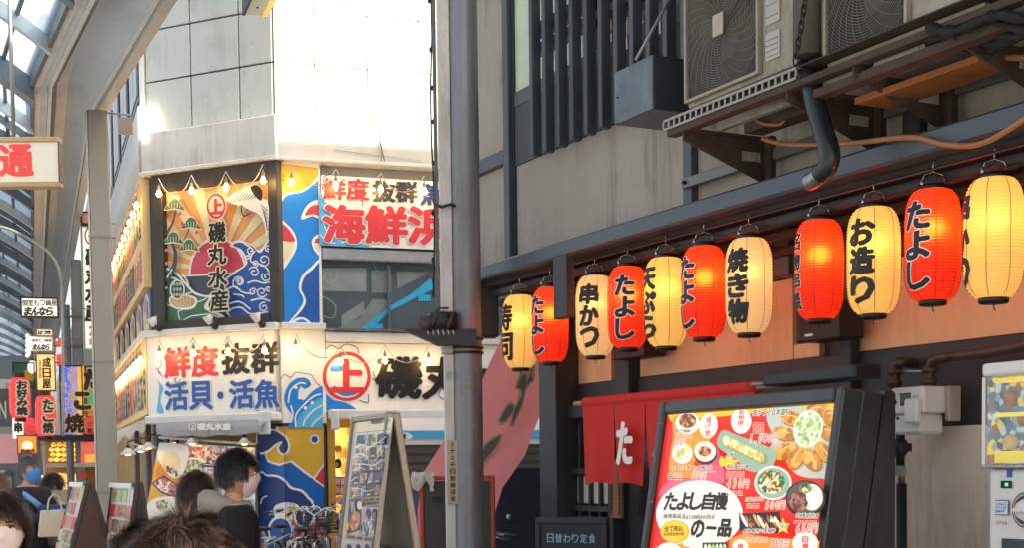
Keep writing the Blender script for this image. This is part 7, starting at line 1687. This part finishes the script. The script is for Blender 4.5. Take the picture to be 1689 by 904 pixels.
# ================================================================== bicycles
def bicycle(fr, label, colour, loc, deg, basket=True):
    f = Fr(loc, deg); t = Thing('bicycle', label, 'bicycle', f, (0, 0, 0), group=None)
    for x in (-.52, .52):
        ring = lambda r: [(x + r * math.cos(a), 0, .33 + r * math.sin(a)) for a in [k * math.pi / 16 for k in range(32)]]
        m = MB(); m.tube(ring(.315), .018, 6, closed=True); w = t.part('wheel', m, RUBBER)
        m = MB(); m.tube(ring(.295), .009, 5, closed=True); t.part('rim', m, STEEL, parent=w)
        m = MB()
        for k in range(18): a = k * math.pi / 9; m.tube([(x, .02 if k % 2 else -.02, .33), (x + .295 * math.cos(a), 0, .33 + .295 * math.sin(a))], .0022, 3, cap=False)
        t.part('spokes', m, STEEL, parent=w, kind='stuff'); m = MB(); m.tube([(x, -.05, .33), (x, .05, .33)], .02, 8); t.part('hub', m, STEEL, parent=w)
        m = MB(); m.tube([(x + .35 * math.cos(a), 0, .33 + .35 * math.sin(a)) for a in [k * .2 + (.3 if x < 0 else .6) for k in range(11)]], .022, 5); t.part('mudguard', m, STEEL)
    fm = M('bike_' + colour, {'silver': '#a8acb4', 'black': '#22242a', 'navy': '#2a3a5c', 'white': '#d8d8d8'}[colour], .3, metal=.3)
    m = MB(); bb = (-.08, 0, .3)
    for a, b, r in ((bb, (-.24, 0, .78), .016), (bb, (.4, 0, .68), .018), ((-.2, 0, .62), (.4, 0, .76), .014), (bb, (-.52, .05, .33), .009), (bb, (-.52, -.05, .33), .009), ((-.2, 0, .62), (-.52, .05, .33), .008), ((-.2, 0, .62), (-.52, -.05, .33), .008), ((.38, 0, .86), (.45, 0, .6), .02), ((.45, .05, .62), (.52, .05, .33), .011), ((.45, -.05, .62), (.52, -.05, .33), .011)): m.tube([a, b], r, 8)
    t.part('frame', m, fm)
    m = MB(); m.tube([(.38, 0, .84), (.36, 0, 1.0)], .014, 8); m.tube(catmull([(.16, -.28, 1.02), (.26, -.27, 1.04), (.38, -.14, 1.08), (.37, 0, 1.0), (.38, .14, 1.08), (.26, .27, 1.04), (.16, .28, 1.02)], 5), .012, 7); t.part('handlebar', m, STEEL)
    for s_ in (-1, 1):
        m = MB(); m.tube([(.12, s_ * .285, 1.015), (.24, s_ * .272, 1.038)], .019, 8); t.part('grip', m, RUBBER)
        m = MB(); m.tube([(.2, s_ * .26, 1.0), (.34, s_ * .2, 1.03)], .006, 5); t.part('brake_lever', m, STEEL)
    m = MB(); m.tube(catmull([(.38, .05, 1.05), (.5, .1, 1.15), (.56, .06, .98), (.5, .0, .7)], 5), .004, 4); m.tube(catmull([(.38, -.05, 1.05), (.48, -.12, 1.12), (.5, -.05, .9), (.3, 0, .72)], 5), .004, 4); t.part('brake_cable', m, RUBBER, kind='stuff')
    m = MB()
    vs = [(-.40, .085, .83), (-.40, -.085, .83), (-.33, -.09, .86), (-.33, .09, .86), (-.22, .04, .85), (-.22, -.04, .85), (-.1, -.02, .84), (-.1, .02, .84)]
    m.ball((-.32, 0, .84), .1, 14, (1, 1.0, .36)); m.ball((-.2, 0, .835), .06, 12, (2.0, .55, .5)); t.part('saddle', m, RUBBER); m = MB(); m.tube([(-.24, 0, .74), (-.26, 0, .83)], .013, 8); t.part('seat_post', m, STEEL)
    m = MB(); 
    for s_ in (-.06, 0, .06): m.tube([(-.3, s_, .7), (-.74, s_, .7)], .006, 5)
    m.tube([(-.74, -.07, .7), (-.74, .07, .7)], .006, 5); m.tube([(-.6, .06, .7), (-.52, .06, .33)], .005, 5); m.tube([(-.6, -.06, .7), (-.52, -.06, .33)], .005, 5); t.part('rear_rack', m, STEEL)
    m = MB(); m.lathe([(.001, -.02), (.03, -.02), (.03, .01), (.001, .01)], (-.75, 0, .62), 10); t.part('reflector', m, RED)
    m = MB(); m.tube([(-.08, -.1, .3), (-.08, .1, .3)], .02, 8); m.tube([(-.08, .09, .3), (.06, .1, .2)], .01, 6); m.tube([(-.08, -.09, .3), (-.2, -.1, .4)], .01, 6); t.part('crank', m, STEEL)
    if basket:
        m = MB()
        for k in range(9):
            x = .48 + k * .035; m.tube([(x, -.17, .98), (x, -.13, .74), (x, .13, .74), (x, .17, .98)], .003, 4)
        for k in range(6): z = .75 + k * .045; w_ = .13 + k * .008; m.tube([(.47, -w_, z), (.77, -w_, z), (.77, w_, z), (.47, w_, z)], .003, 4, closed=True)
        t.part('basket', m, DMETAL, kind='stuff')
    return t
for px, d, lab, colr, dg, bk in ((452, 18.5, 'silver bicycle nearest the man in the grey hood, parked at the wave pier', 'silver', 62, False), (506, 18.2, 'black saddled bicycle with a front basket in the middle of the wave pier', 'black', 84, True), (560, 18.6, 'navy bicycle parked against the yellow entrance post', 'navy', 98, True), (479, 19.4, 'black bicycle wedged between the silver and the basket bicycle', 'black', 70, True), (532, 19.6, 'navy bicycle with its handlebar over the red wave print', 'navy', 92, True), (588, 19.2, 'white bicycle half hidden behind the tall sandwich board', 'white', 75, False), (846, 11.3, 'silver bicycle leaning in the alley by the navy door', 'silver', 150, False)):
    p_ = atd(px, 800, d); bicycle(None, lab, colr, (p_.x, p_.y, 0), dg, bk)
# ================================================================== people
def skin(nodes, edges, root, sub=2):
    me = bpy.data.meshes.new('s'); names = list(nodes); idx = {n: i for i, n in enumerate(names)}
    me.from_pydata([nodes[n][0] for n in names], [(idx[a], idx[b]) for a, b in edges], [])
    o = bpy.data.objects.new('s', me); COL.objects.link(o); o.modifiers.new('k', 'SKIN'); s = o.modifiers.new('u', 'SUBSURF'); s.levels = sub; s.render_levels = sub
    for n in names:
        r = nodes[n][1]; r = (r, r) if not isinstance(r, tuple) else r
        v = me.skin_vertices[0].data[idx[n]]; v.radius = r; v.use_root = (n == root)
    bpy.context.view_layer.update(); e = o.evaluated_get(bpy.context.evaluated_depsgraph_get()); q = bpy.data.meshes.new_from_object(e)
    m = MB(); m.add([tuple(v.co) for v in q.vertices], [tuple(p.vertices) for p in q.polygons], True)
    bpy.data.objects.remove(o); bpy.data.meshes.remove(me); bpy.data.meshes.remove(q); return m
def headp(d, grow=0.0, feat=1.0):
    dx, dy, dz = d; x, y, z = .078 * dx, .098 * dy, .120 * dz
    if dz < 0: x *= 1 - .30 * dz * dz; y *= (1 - .32 * dz * dz) if dy > 0 else (1 - .05 * dz * dz)
    if dy < 0:
        g = math.exp; y *= .96
        y -= feat * .024 * g(-(x / .014) ** 2 - ((z + .018) / .024) ** 2); y -= feat * .008 * g(-(x / .03) ** 2 - ((z + .095) / .02) ** 2); y -= feat * .006 * g(-(x / .02) ** 2 - ((z + .06) / .012) ** 2)
        y += feat * .008 * (g(-((x - .031) / .018) ** 2 - ((z - .014) / .013) ** 2) + g(-((x + .031) / .018) ** 2 - ((z - .014) / .013) ** 2)); y -= feat * .004 * g(-((z - .036) / .012) ** 2)
    k = 1 + grow; return Vector((x * k, y * k, z * k))
def sph(n=40, mm=30, cond=None, fn=None, smooth=True):
    m = MB(); P = []
    for i in range(mm + 1):
        th = math.pi * i / mm
        for k in range(n):
            q = 2 * math.pi * k / n; P.append((math.sin(th) * math.cos(q), math.sin(th) * math.sin(q), math.cos(th)))
    fs = []
    for i in range(mm):
        for k in range(n):
            f = (i * n + k, (i + 1) * n + k, (i + 1) * n + (k + 1) % n, i * n + (k + 1) % n)
            c = sum((Vector(P[j]) for j in f), Vector()) / 4
            if cond is None or cond(c.normalized()): fs.append(f)
    m.add([tuple(fn(p)) for p in P], fs, smooth); return m
def xf(m, R, o): 
    q = MB(); q.v = [tuple(R @ Vector(v) + o) for v in m.v]; q.f = m.f; q.sm = m.sm; return q
def hand(o, d, up, s=1.0, curl=.9):
    """a palm with four unequal curled fingers and a side thumb, growing from wrist o along d"""
    d = Vector(d).normalized(); up = Vector(up).normalized(); r = d.cross(up).normalized(); up = r.cross(d).normalized(); o = Vector(o); m = MB()
    pal = skin({'a': (o, .026 * s), 'b': (o + d * .045 * s, (.040 * s, .018 * s)), 'c': (o + d * .085 * s, (.040 * s, .015 * s))}, [('a', 'b'), ('b', 'c')], 'a', 1); m.add(pal.v, pal.f, True)
    for k, (L, off) in enumerate(((.07, .03), (.08, .011), (.075, -.010), (.058, -.029))):
        b = o + d * .08 * s + r * off * s; pts = [b]; a = .25
        for j in range(3): a += curl * .62; pts.append(pts[-1] + (d * math.cos(a) - up * math.sin(a)) * L * s * (.42, .32, .26)[j])
        m.tube([tuple(p) for p in pts], [.010 * s, .0095 * s, .0088 * s, .0065 * s], 7)
    b = o + d * .03 * s + r * .034 * s; pts = [b, b + (d * .6 + r * .7 - up * .2) * .032 * s, b + (d * .9 + r * .6 - up * .7) * .058 * s]; m.tube([tuple(p) for p in pts], [.012 * s, .011 * s, .008 * s], 7); return m

SKN = M('skin_tone', '#c8967a', .5, var=.06, sc=9, bump=0); EYW = M('eye_white', '#d8d4cc', .3, bump=0); IRS = M('eye_iris', '#1c120c', .2, bump=0); LIP = M('lip', '#a05a50', .4)
JM = lambda n, c, r=.8: M(n, c, r, var=.14, sc=7, bump=.08, bsc=26)
def person(label, px, ytop, depth, yaw, jacket, trousers, haircol, hair='short', mask=None, headyaw=0, pitch=0, arms=None, build=1.0, hy=None, group=None, strands=2200, extra=None, tilt=0):
    p = atd(px, ytop, depth); Ht = p.z
    fr = Fr((p.x, p.y, 0), yaw); t = Thing('person', label, 'person', fr, (0, 0, 0), group=group); k = Ht / 1.7; t.H = Ht
    hc = Vector((0, -.02, Ht - .125)); bs = build
    sh = Ht - .30; hp = .53 * Ht
    A_ = arms or {}
    N = {'pel': ((0, 0, hp), (.15 * bs, .105)), 'waist': ((0, .0, hp + .16), (.135 * bs, .1)), 'chest': ((0, .0, sh - .14), (.155 * bs, .11)), 'up': ((0, .005, sh - .02), (.11 * bs, .085)), 'neck': ((0, .01, sh + .045), .055), 'head': ((0, -.01, sh + .12), .05)}
    E_ = [('pel', 'waist'), ('waist', 'chest'), ('chest', 'up'), ('up', 'neck'), ('neck', 'head')]
    for s_, n_ in ((-1, 'L'), (1, 'R')):
        el, wr = A_.get(n_, ((s_ * .24, .03, sh - .28), (s_ * .23, -.06, sh - .52)))
        N['sh' + n_] = ((s_ * .17 * bs, .01, sh - .035), .062); N['el' + n_] = (el, .046); N['wr' + n_] = (wr, .032)
        N['hi' + n_] = ((s_ * .085, 0, hp - .09), .085); N['kn' + n_] = ((s_ * .1, -.02, .28 * Ht), .06); N['an' + n_] = ((s_ * .11, .02, .07), .042); N['to' + n_] = ((s_ * .12, -.14, .035), .036)
        E_ += [('up', 'sh' + n_), ('sh' + n_, 'el' + n_), ('el' + n_, 'wr' + n_), ('pel', 'hi' + n_), ('hi' + n_, 'kn' + n_), ('kn' + n_, 'an' + n_), ('an' + n_, 'to' + n_)]
    body = skin(N, E_, 'pel')
    HR = Matrix.Rotation(R_(headyaw), 3, 'Z') @ Matrix.Rotation(R_(pitch), 3, 'X') @ Matrix.Rotation(R_(tilt), 3, 'Y')
    hd = xf(sph(48, 40, None, lambda d: headp(d)), HR, hc); body.add(hd.v, hd.f, True)
    for s_ in (-1, 1):
        ea = xf(MB().ball((s_ * .078, .012, -.004), .03, 10, (.35, .6, 1)), HR, hc); body.add(ea.v, ea.f, True)
        wr = Vector(N['wr' + ('L' if s_ < 0 else 'R')][0]); el = Vector(N['el' + ('L' if s_ < 0 else 'R')][0]); hm = hand(wr, wr - el, A_.get('up', (0, 0, 1)), 1.0); body.add(hm.v, hm.f, True)
    t.part('body', body, SKN)
    for s_ in (-1, 1):
        e = t.part('eye', xf(MB().ball((s_ * .031, -.0785, .010), .0125, 12, (1.25, 1, .75)), HR, hc), EYW); t.part('iris', xf(MB().ball((s_ * .031, -.0875, .012), .0062, 8), HR, hc), IRS, parent=e)
        m = MB(); m.tube([(s_ * (.016 + .008 * j), -.0985 + .006 * j * j * .3, .031 + .003 * math.sin(j)) for j in range(4)], .0035, 5); t.part('eyebrow', xf(m, HR, hc), M('brow_' + haircol.strip('#'), haircol, .7))
        m = MB(); m.tube([(s_ * (.018 + .009 * j), -.0915 + .004 * abs(j - 1.5), .0195 - .002 * abs(j - 1.2)) for j in range(4)], .0034, 5); t.part('eyelid', xf(m, HR, hc), M('brow_' + haircol.strip('#'), haircol, .7))
    if not mask: m = MB(); m.tube([(-.022, -.096, -.062), (0, -.1035, -.06), (.022, -.096, -.062)], .005, 6); t.part('mouth', xf(m, HR, hc), LIP)
    else:
        mk = t.part('face_mask', xf(sph(60, 48, lambda d: d.y < -.12 and -.86 < d.z < .02 + .14 * max(0, -d.y) - .16 * abs(d.x), lambda d: headp(d, .10, .45) + Vector((0, -.004, 0))), HR, hc), M('mask_' + mask.strip('#'), mask, .8, var=.05, bump=.05, bsc=40))
        for s_ in (-1, 1): m = MB(); m.tube([(s_ * .07, -.045, -.01), (s_ * .083, -.01, .006), (s_ * .086, .02, .0), (s_ * .075, .0, -.045), (s_ * .062, -.05, -.05)], .0022, 4); t.part('ear_loop', xf(m, HR, hc), WHT, parent=mk)
    # clothes: a slightly larger copy of the parts they cover
    g = .022 * bs; sub_ = lambda ks: {a: (N[a][0], tuple(r + g for r in (N[a][1] if isinstance(N[a][1], tuple) else (N[a][1],) * 2))) for a in ks}
    jk = ['pel', 'waist', 'chest', 'up', 'shL', 'elL', 'wrL', 'shR', 'elR', 'wrR']; jn = sub_(jk)
    jn['neck'] = (Vector(N['up'][0]).lerp(Vector(N['neck'][0]), .7), .075); jn['hem'] = ((0, 0, hp - .12), (.165 * bs, .125))
    for n_ in 'LR':
        jn['wr' + n_] = (Vector(N['el' + n_][0]).lerp(Vector(N['wr' + n_][0]), .93), .046)
    je = [('pel', 'waist'), ('waist', 'chest'), ('chest', 'up'), ('up', 'neck'), ('pel', 'hem')] + [e for n_ in 'LR' for e in (('up', 'sh' + n_), ('sh' + n_, 'el' + n_), ('el' + n_, 'wr' + n_))]
    jm = skin(jn, je, 'pel'); bmn = MB()
    jm.v = [tuple(Vector(v) + Vector((noise.noise(Vector(v) * 9), noise.noise(Vector(v) * 9 + Vector((5, 5, 5))), 0)) * .014) for v in jm.v]
    t.part('jacket', jm, jacket)
    tn = sub_(['hiL', 'knL', 'anL', 'hiR', 'knR', 'anR']); tn['pel'] = ((0, 0, hp - .03), (.16 * bs, .118)); t.part('trousers', skin(tn, [('pel', 'hiL'), ('hiL', 'knL'), ('knL', 'anL'), ('pel', 'hiR'), ('hiR', 'knR'), ('knR', 'anR')], 'pel'), trousers)
    for n_ in 'LR': a, b = Vector(N['an' + n_][0]), Vector(N['to' + n_][0]); m = MB(); m.ball(tuple((a + b) / 2 - Vector((0, 0, .01))), .1, 12, (.5, 1.35, .45)); t.part('shoe', m, RUBBER)
    # hair
    hm_ = M('hair_' + haircol.strip('#'), haircol, .42, var=.3, sc=30, stretch=(1, 1, .2), bump=.1, bsc=90); random.seed(int(abs(px)) + 3)
    line = {'short': lambda d: d.z > (.42 if d.y < -.35 else -.30 + .25 * (abs(d.x) > .75) * (d.y < .3)), 'bob': lambda d: d.z > (.38 if d.y < -.45 else -.62), 'long': lambda d: d.z > (.46 - .2 * abs(d.x) if d.y < -.5 else -.8), 'curly': lambda d: d.z > (.35 if d.y < -.4 else -.6), 'hood': lambda d: False}[hair]
    gr_ = {'short': .07, 'bob': .2, 'long': .14, 'curly': .22, 'hood': 0}[hair]
    if hair != 'hood':
        hf = lambda d: headp(d, gr_ + .05 * noise.noise(Vector(d) * 5) + (.03 * noise.noise(Vector(d) * 14)), 0) + Vector((0, 0, .004)) + (Vector((0, 0, -.05)) if hair == 'bob' and d[2] < -.4 else Vector())
        ho = t.part('hair', xf(sph(56, 44, line, hf), HR, hc), hm_)
        m = MB(); cnt = 0
        while cnt < strands:
            d = Vector((random.gauss(0, 1), random.gauss(0, 1), random.gauss(0, 1))).normalized()
            if not line(d): continue
            cnt += 1; s0 = headp(d, gr_ + .01, 0); down = Vector((0, 0, -1)); tdir = (down - d * down.dot(d)); 
            if tdir.length < .15: tdir = Vector((random.uniform(-1, 1), random.uniform(-1, .6), 0))
            tdir.normalize(); side = tdir.cross(d).normalized() * .0016; L = random.uniform(.02, .055) * (.8 if hair == 'short' else 1.3); cur = .9 if hair == 'curly' else .25
            p1 = s0 + d * .004; p2 = p1 + (tdir + d * (.25 if hair == 'short' else .1) + side.normalized() * random.uniform(-cur, cur)) * L * .5 + d * .004; p3 = p2 + (tdir + d * (.12) + side.normalized() * random.uniform(-cur, cur)) * L * .5
            m.add([tuple(p1 - side), tuple(p1 + side), tuple(p2 + side * .9), tuple(p2 - side * .9), tuple(p3)], [(0, 1, 2, 3), (3, 2, 4)])
        t.part('hair_strands', xf(m, HR, hc), hm_, kind='stuff', parent=ho)
    t.HR, t.hc, t.N = HR, hc, N
    return t
# man in black with a grey hood and white mask
t = person('man in a black jacket with a light grey hood, white mask, face turned right', 384, 744, 7.1, 112, JM('black_jacket', '#0c0c0e', .95), JM('dark_trousers', '#23242a'), '#1a1412', 'short', '#e4d4d0', build=1.05, strands=6000)
H_ = t.H
m = MB(); vs = []; n = 28; mm = 10
for i in range(n):
    a = 2 * math.pi * i / n; bk = max(0, math.sin(a))          # thicker behind the neck
    for j in range(mm):
        b = 2 * math.pi * j / mm; r0 = .088 + .012 * bk; tr_ = (.03 + .026 * bk) * (1 + .22 * noise.noise(Vector((a * 1.6, b * 1.1, 2))))
        vs.append((math.cos(a) * (r0 + tr_ * math.cos(b)), .015 + math.sin(a) * (r0 * .95 + tr_ * math.cos(b)) + .02 * bk, H_ - .285 + .02 * bk * 0 + (tr_ * 1.15) * math.sin(b) + .012 * noise.noise(Vector((a * 2, b, 0))) + .03 * bk))
m.add(vs, [(i * mm + j, ((i + 1) % n) * mm + j, ((i + 1) % n) * mm + (j + 1) % mm, i * mm + (j + 1) % mm) for i in range(n) for j in range(mm)], True); t.part('hood', m, JM('grey_hood', '#8a8278'))
# brown haired person from behind
t = person('person with a brown bob seen from behind, wearing an orange-brown collar', 321, 784, 7.6, 165, JM('brown_coat', '#6a4c34'), JM('dark_trousers', '#23242a'), '#3a2418', 'bob', '#d8d4cc', build=.9, strands=4200)
m = MB(); m.tube([(.1 * math.cos(a), .02 + .09 * math.sin(a), t.H - .27) for a in [k * .3927 for k in range(16)]], .04, 10, closed=True); t.part('collar', m, JM('rust_collar', '#9a5a30'))
# foreground fur hood
t = person('person close to the camera with fluffy dark brown hair, seen from behind', 298, 846, 2.35, 178, JM('dark_parka', '#2a2420'), JM('dark_trousers', '#23242a'), '#2a1c14', 'hood', build=1.05, strands=0)
cxh = Vector((0, .02, t.H - .132))
fh = lambda d: cxh + Vector((d[0] * .124, d[1] * .13, d[2] * .125 * (1 if d[2] > 0 else 1.25))) * (1 + .07 * noise.noise(Vector(d) * 3.2))
t.part('hair', sph(40, 30, lambda d: d.z > -.8 and not (d.y < -.75), fh), JM('hair_base_brown', '#1e1510'))
FUR = [M('strand_dark', '#241812', .6, var=.3, bump=0), M('strand_mid', '#4a3324', .6, var=.3, bump=0), M('strand_light', '#7a5a40', .6, var=.2, bump=0)]
random.seed(17); ms = [MB(), MB(), MB()]
for k in range(42000):
    a = random.uniform(0, 2 * math.pi); z = random.uniform(-.55, 1); r = math.sqrt(max(0, 1 - z * z)); d = Vector((r * math.cos(a), r * math.sin(a), z))
    if d.y < -.8: continue
    s0 = fh(d); L = random.uniform(.02, .05); g_ = Vector((noise.noise(d * 3), noise.noise(d * 3 + Vector((7, 0, 0))), noise.noise(d * 3 + Vector((0, 9, 0))))) * 1.1
    tg = Vector((0, .15, -1)); tg = tg - d * tg.dot(d); tg = tg.normalized() if tg.length > .2 else Vector((d.x * 2 + .3, d.y, 0)).normalized(); w = tg + d * random.uniform(.08, .62) + g_ * 1.3 + Vector((random.uniform(-.2, .2), random.uniform(-.2, .2), 0)); w.normalize(); side = w.cross(d); side = (side.normalized() if side.length > .01 else Vector((1, 0, 0))) * .0006
    p2 = s0 + w * L * .5; p3 = p2 + (w + g_ * .5 + Vector((0, 0, -.25))).normalized() * L * .5
    top = z > .25 or abs(d.x) > .7; cl_ = 0 if (not top and random.random() < .8) else random.choice((0, 0, 1, 1, 2) if k % 2 else (0, 1))
    ms[cl_].add([tuple(s0 - side), tuple(s0 + side), tuple(p2 + side * .8), tuple(p2 - side * .8), tuple(p3)], [(0, 1, 2, 3), (3, 2, 4)])
for i in range(3): t.part('hair_strands', ms[i], FUR[i], kind='stuff')
# woman at the lower left
person('woman with long dark hair and a beige mask, face cut by the picture edge', 3, 820, 5.3, 14, JM('camel_coat', '#b59a78'), JM('dark_trousers', '#23242a'), '#2e1c14', 'long', '#cdbab0', headyaw=4, build=.9, strands=5000)
# grey haired man
t = person('grey haired man in a dark jacket with a blue mask and blue shoulder strap', 46, 757, 13.4, 62, JM('navy_black_jacket', '#26222c'), JM('blue_jeans', '#2c3a52'), '#6e6c6c', 'short', '#4f8fe0', pitch=-8, build=1.1, strands=2500,
    arms={'L': ((-.26, -.06, 1.22), (-.1, -.3, 1.16)), 'R': ((.26, -.06, 1.22), (.06, -.32, 1.2))})
m = MB(); m.tube(catmull([(-.17, -.02, t.H - .29), (-.08, -.17, t.H - .42), (.05, -.2, t.H - .56), (.14, -.16, t.H - .7)], 6), .03, 6); t.part('strap', m, M('strap_blue', '#6a9fd0', .6))
w_ = t.fr.w(.02, -.3, 1.2)
bg = Thing('shoulder_bag', 'small navy and blue bag held at the chest of the grey haired man', 'bag', Fr(tuple(w_), 62), (0, 0, -.12)); m = MB(); m.box(-.14, .14, -.05, .09, -.13, .1); bg.part('body', m, JM('bag_navy', '#26406e'), bev=.03, seg=3)
m = MB(); m.box(-.1, .1, -.06, -.051, .0, .06); bg.part('pocket', m, M('bag_blue', '#5a8fc8', .6), bev=.004); m = MB(); m.box(-.05, .05, -.065, -.061, .02, .035); bg.part('buckle', m, WHT)
# person behind him, with phone and tote
t = person('person with dark brown hair bending over a phone behind the grey haired man', 82, 784, 13.8, 75, JM('beige_knit', '#b5a48c'), JM('blue_jeans', '#2c3a52'), '#2a1c18', 'bob', '#e0dcd8', pitch=22, build=.95, strands=2500,
    arms={'L': ((-.2, -.16, 1.05), (-.05, -.42, 1.12)), 'R': ((.2, -.16, 1.05), (.04, -.44, 1.1))})
w_ = t.fr.w(0, -.54, 1.14); ph = Thing('phone', 'dark smartphone held up by the person behind the grey haired man', 'phone', Fr(tuple(w_), 75, 25), (0, 0, 0)); m = MB(); m.box(-.037, .037, -.005, .004, -.03, .12); ph.part('body', m, DMETAL, bev=.003); m = MB(); m.box(-.033, .033, -.0065, -.0055, -.024, .112); ph.part('screen', m, M('phone_screen', '#8fb0d8', .2, emit=.4))
w_ = atd(92, 868, 13.0); tb_ = Thing('tote_bag', 'cream canvas tote bag hanging in front of the snack stall', 'bag', Fr((w_.x, w_.y, 0), 20), (0, 0, .9))
zt_ = tb_.fr.at(92, 842)[1]; zb_ = tb_.fr.at(92, 886)[1]; m = MB(); m.add([(-.13, -.03, zt_), (.12, -.03, zt_), (.15, -.06, zb_), (-.16, -.06, zb_), (-.13, .04, zt_), (.12, .04, zt_), (.15, .07, zb_), (-.16, .07, zb_)], [(0, 3, 2, 1), (4, 5, 6, 7), (0, 4, 7, 3), (1, 2, 6, 5), (3, 7, 6, 2), (0, 1, 5, 4)]); tb_.part('body', m, M('tote_canvas', '#d2c1a4', .85, var=.08, bump=.05), bev=.01)
for s_ in (-.03, .04): m = MB(); m.tube(catmull([(-.07, s_, zt_ - .02), (-.05, s_, zt_ + .1), (0, s_, zt_ + .14), (.04, s_, zt_ + .1), (.06, s_, zt_ - .02)], 5), .008, 6); tb_.part('handle', m, MATS['tote_canvas'])
# hands of another visitor in pink, at the stall
t = person('visitor in a pink sleeve facing the stall, hands raised around a phone', 140, 806, 13.8, -62, JM('pink_sweater', '#c88a8c'), JM('dark_trousers', '#23242a'), '#241a16', 'bob', '#e0dcd8', build=.85, strands=1500,
    arms={'L': ((-.2, -.14, 1.1), (-.06, -.40, 1.2)), 'R': ((.2, -.14, 1.08), (.05, -.40, 1.16))})
# curly haired person at the left edge
person('person with light brown curly hair cut off by the picture edge', -14, 784, 10.4, 150, JM('tan_coat', '#a08a70'), JM('dark_trousers', '#23242a'), '#8a7258', 'curly', None, build=.95, strands=5000)
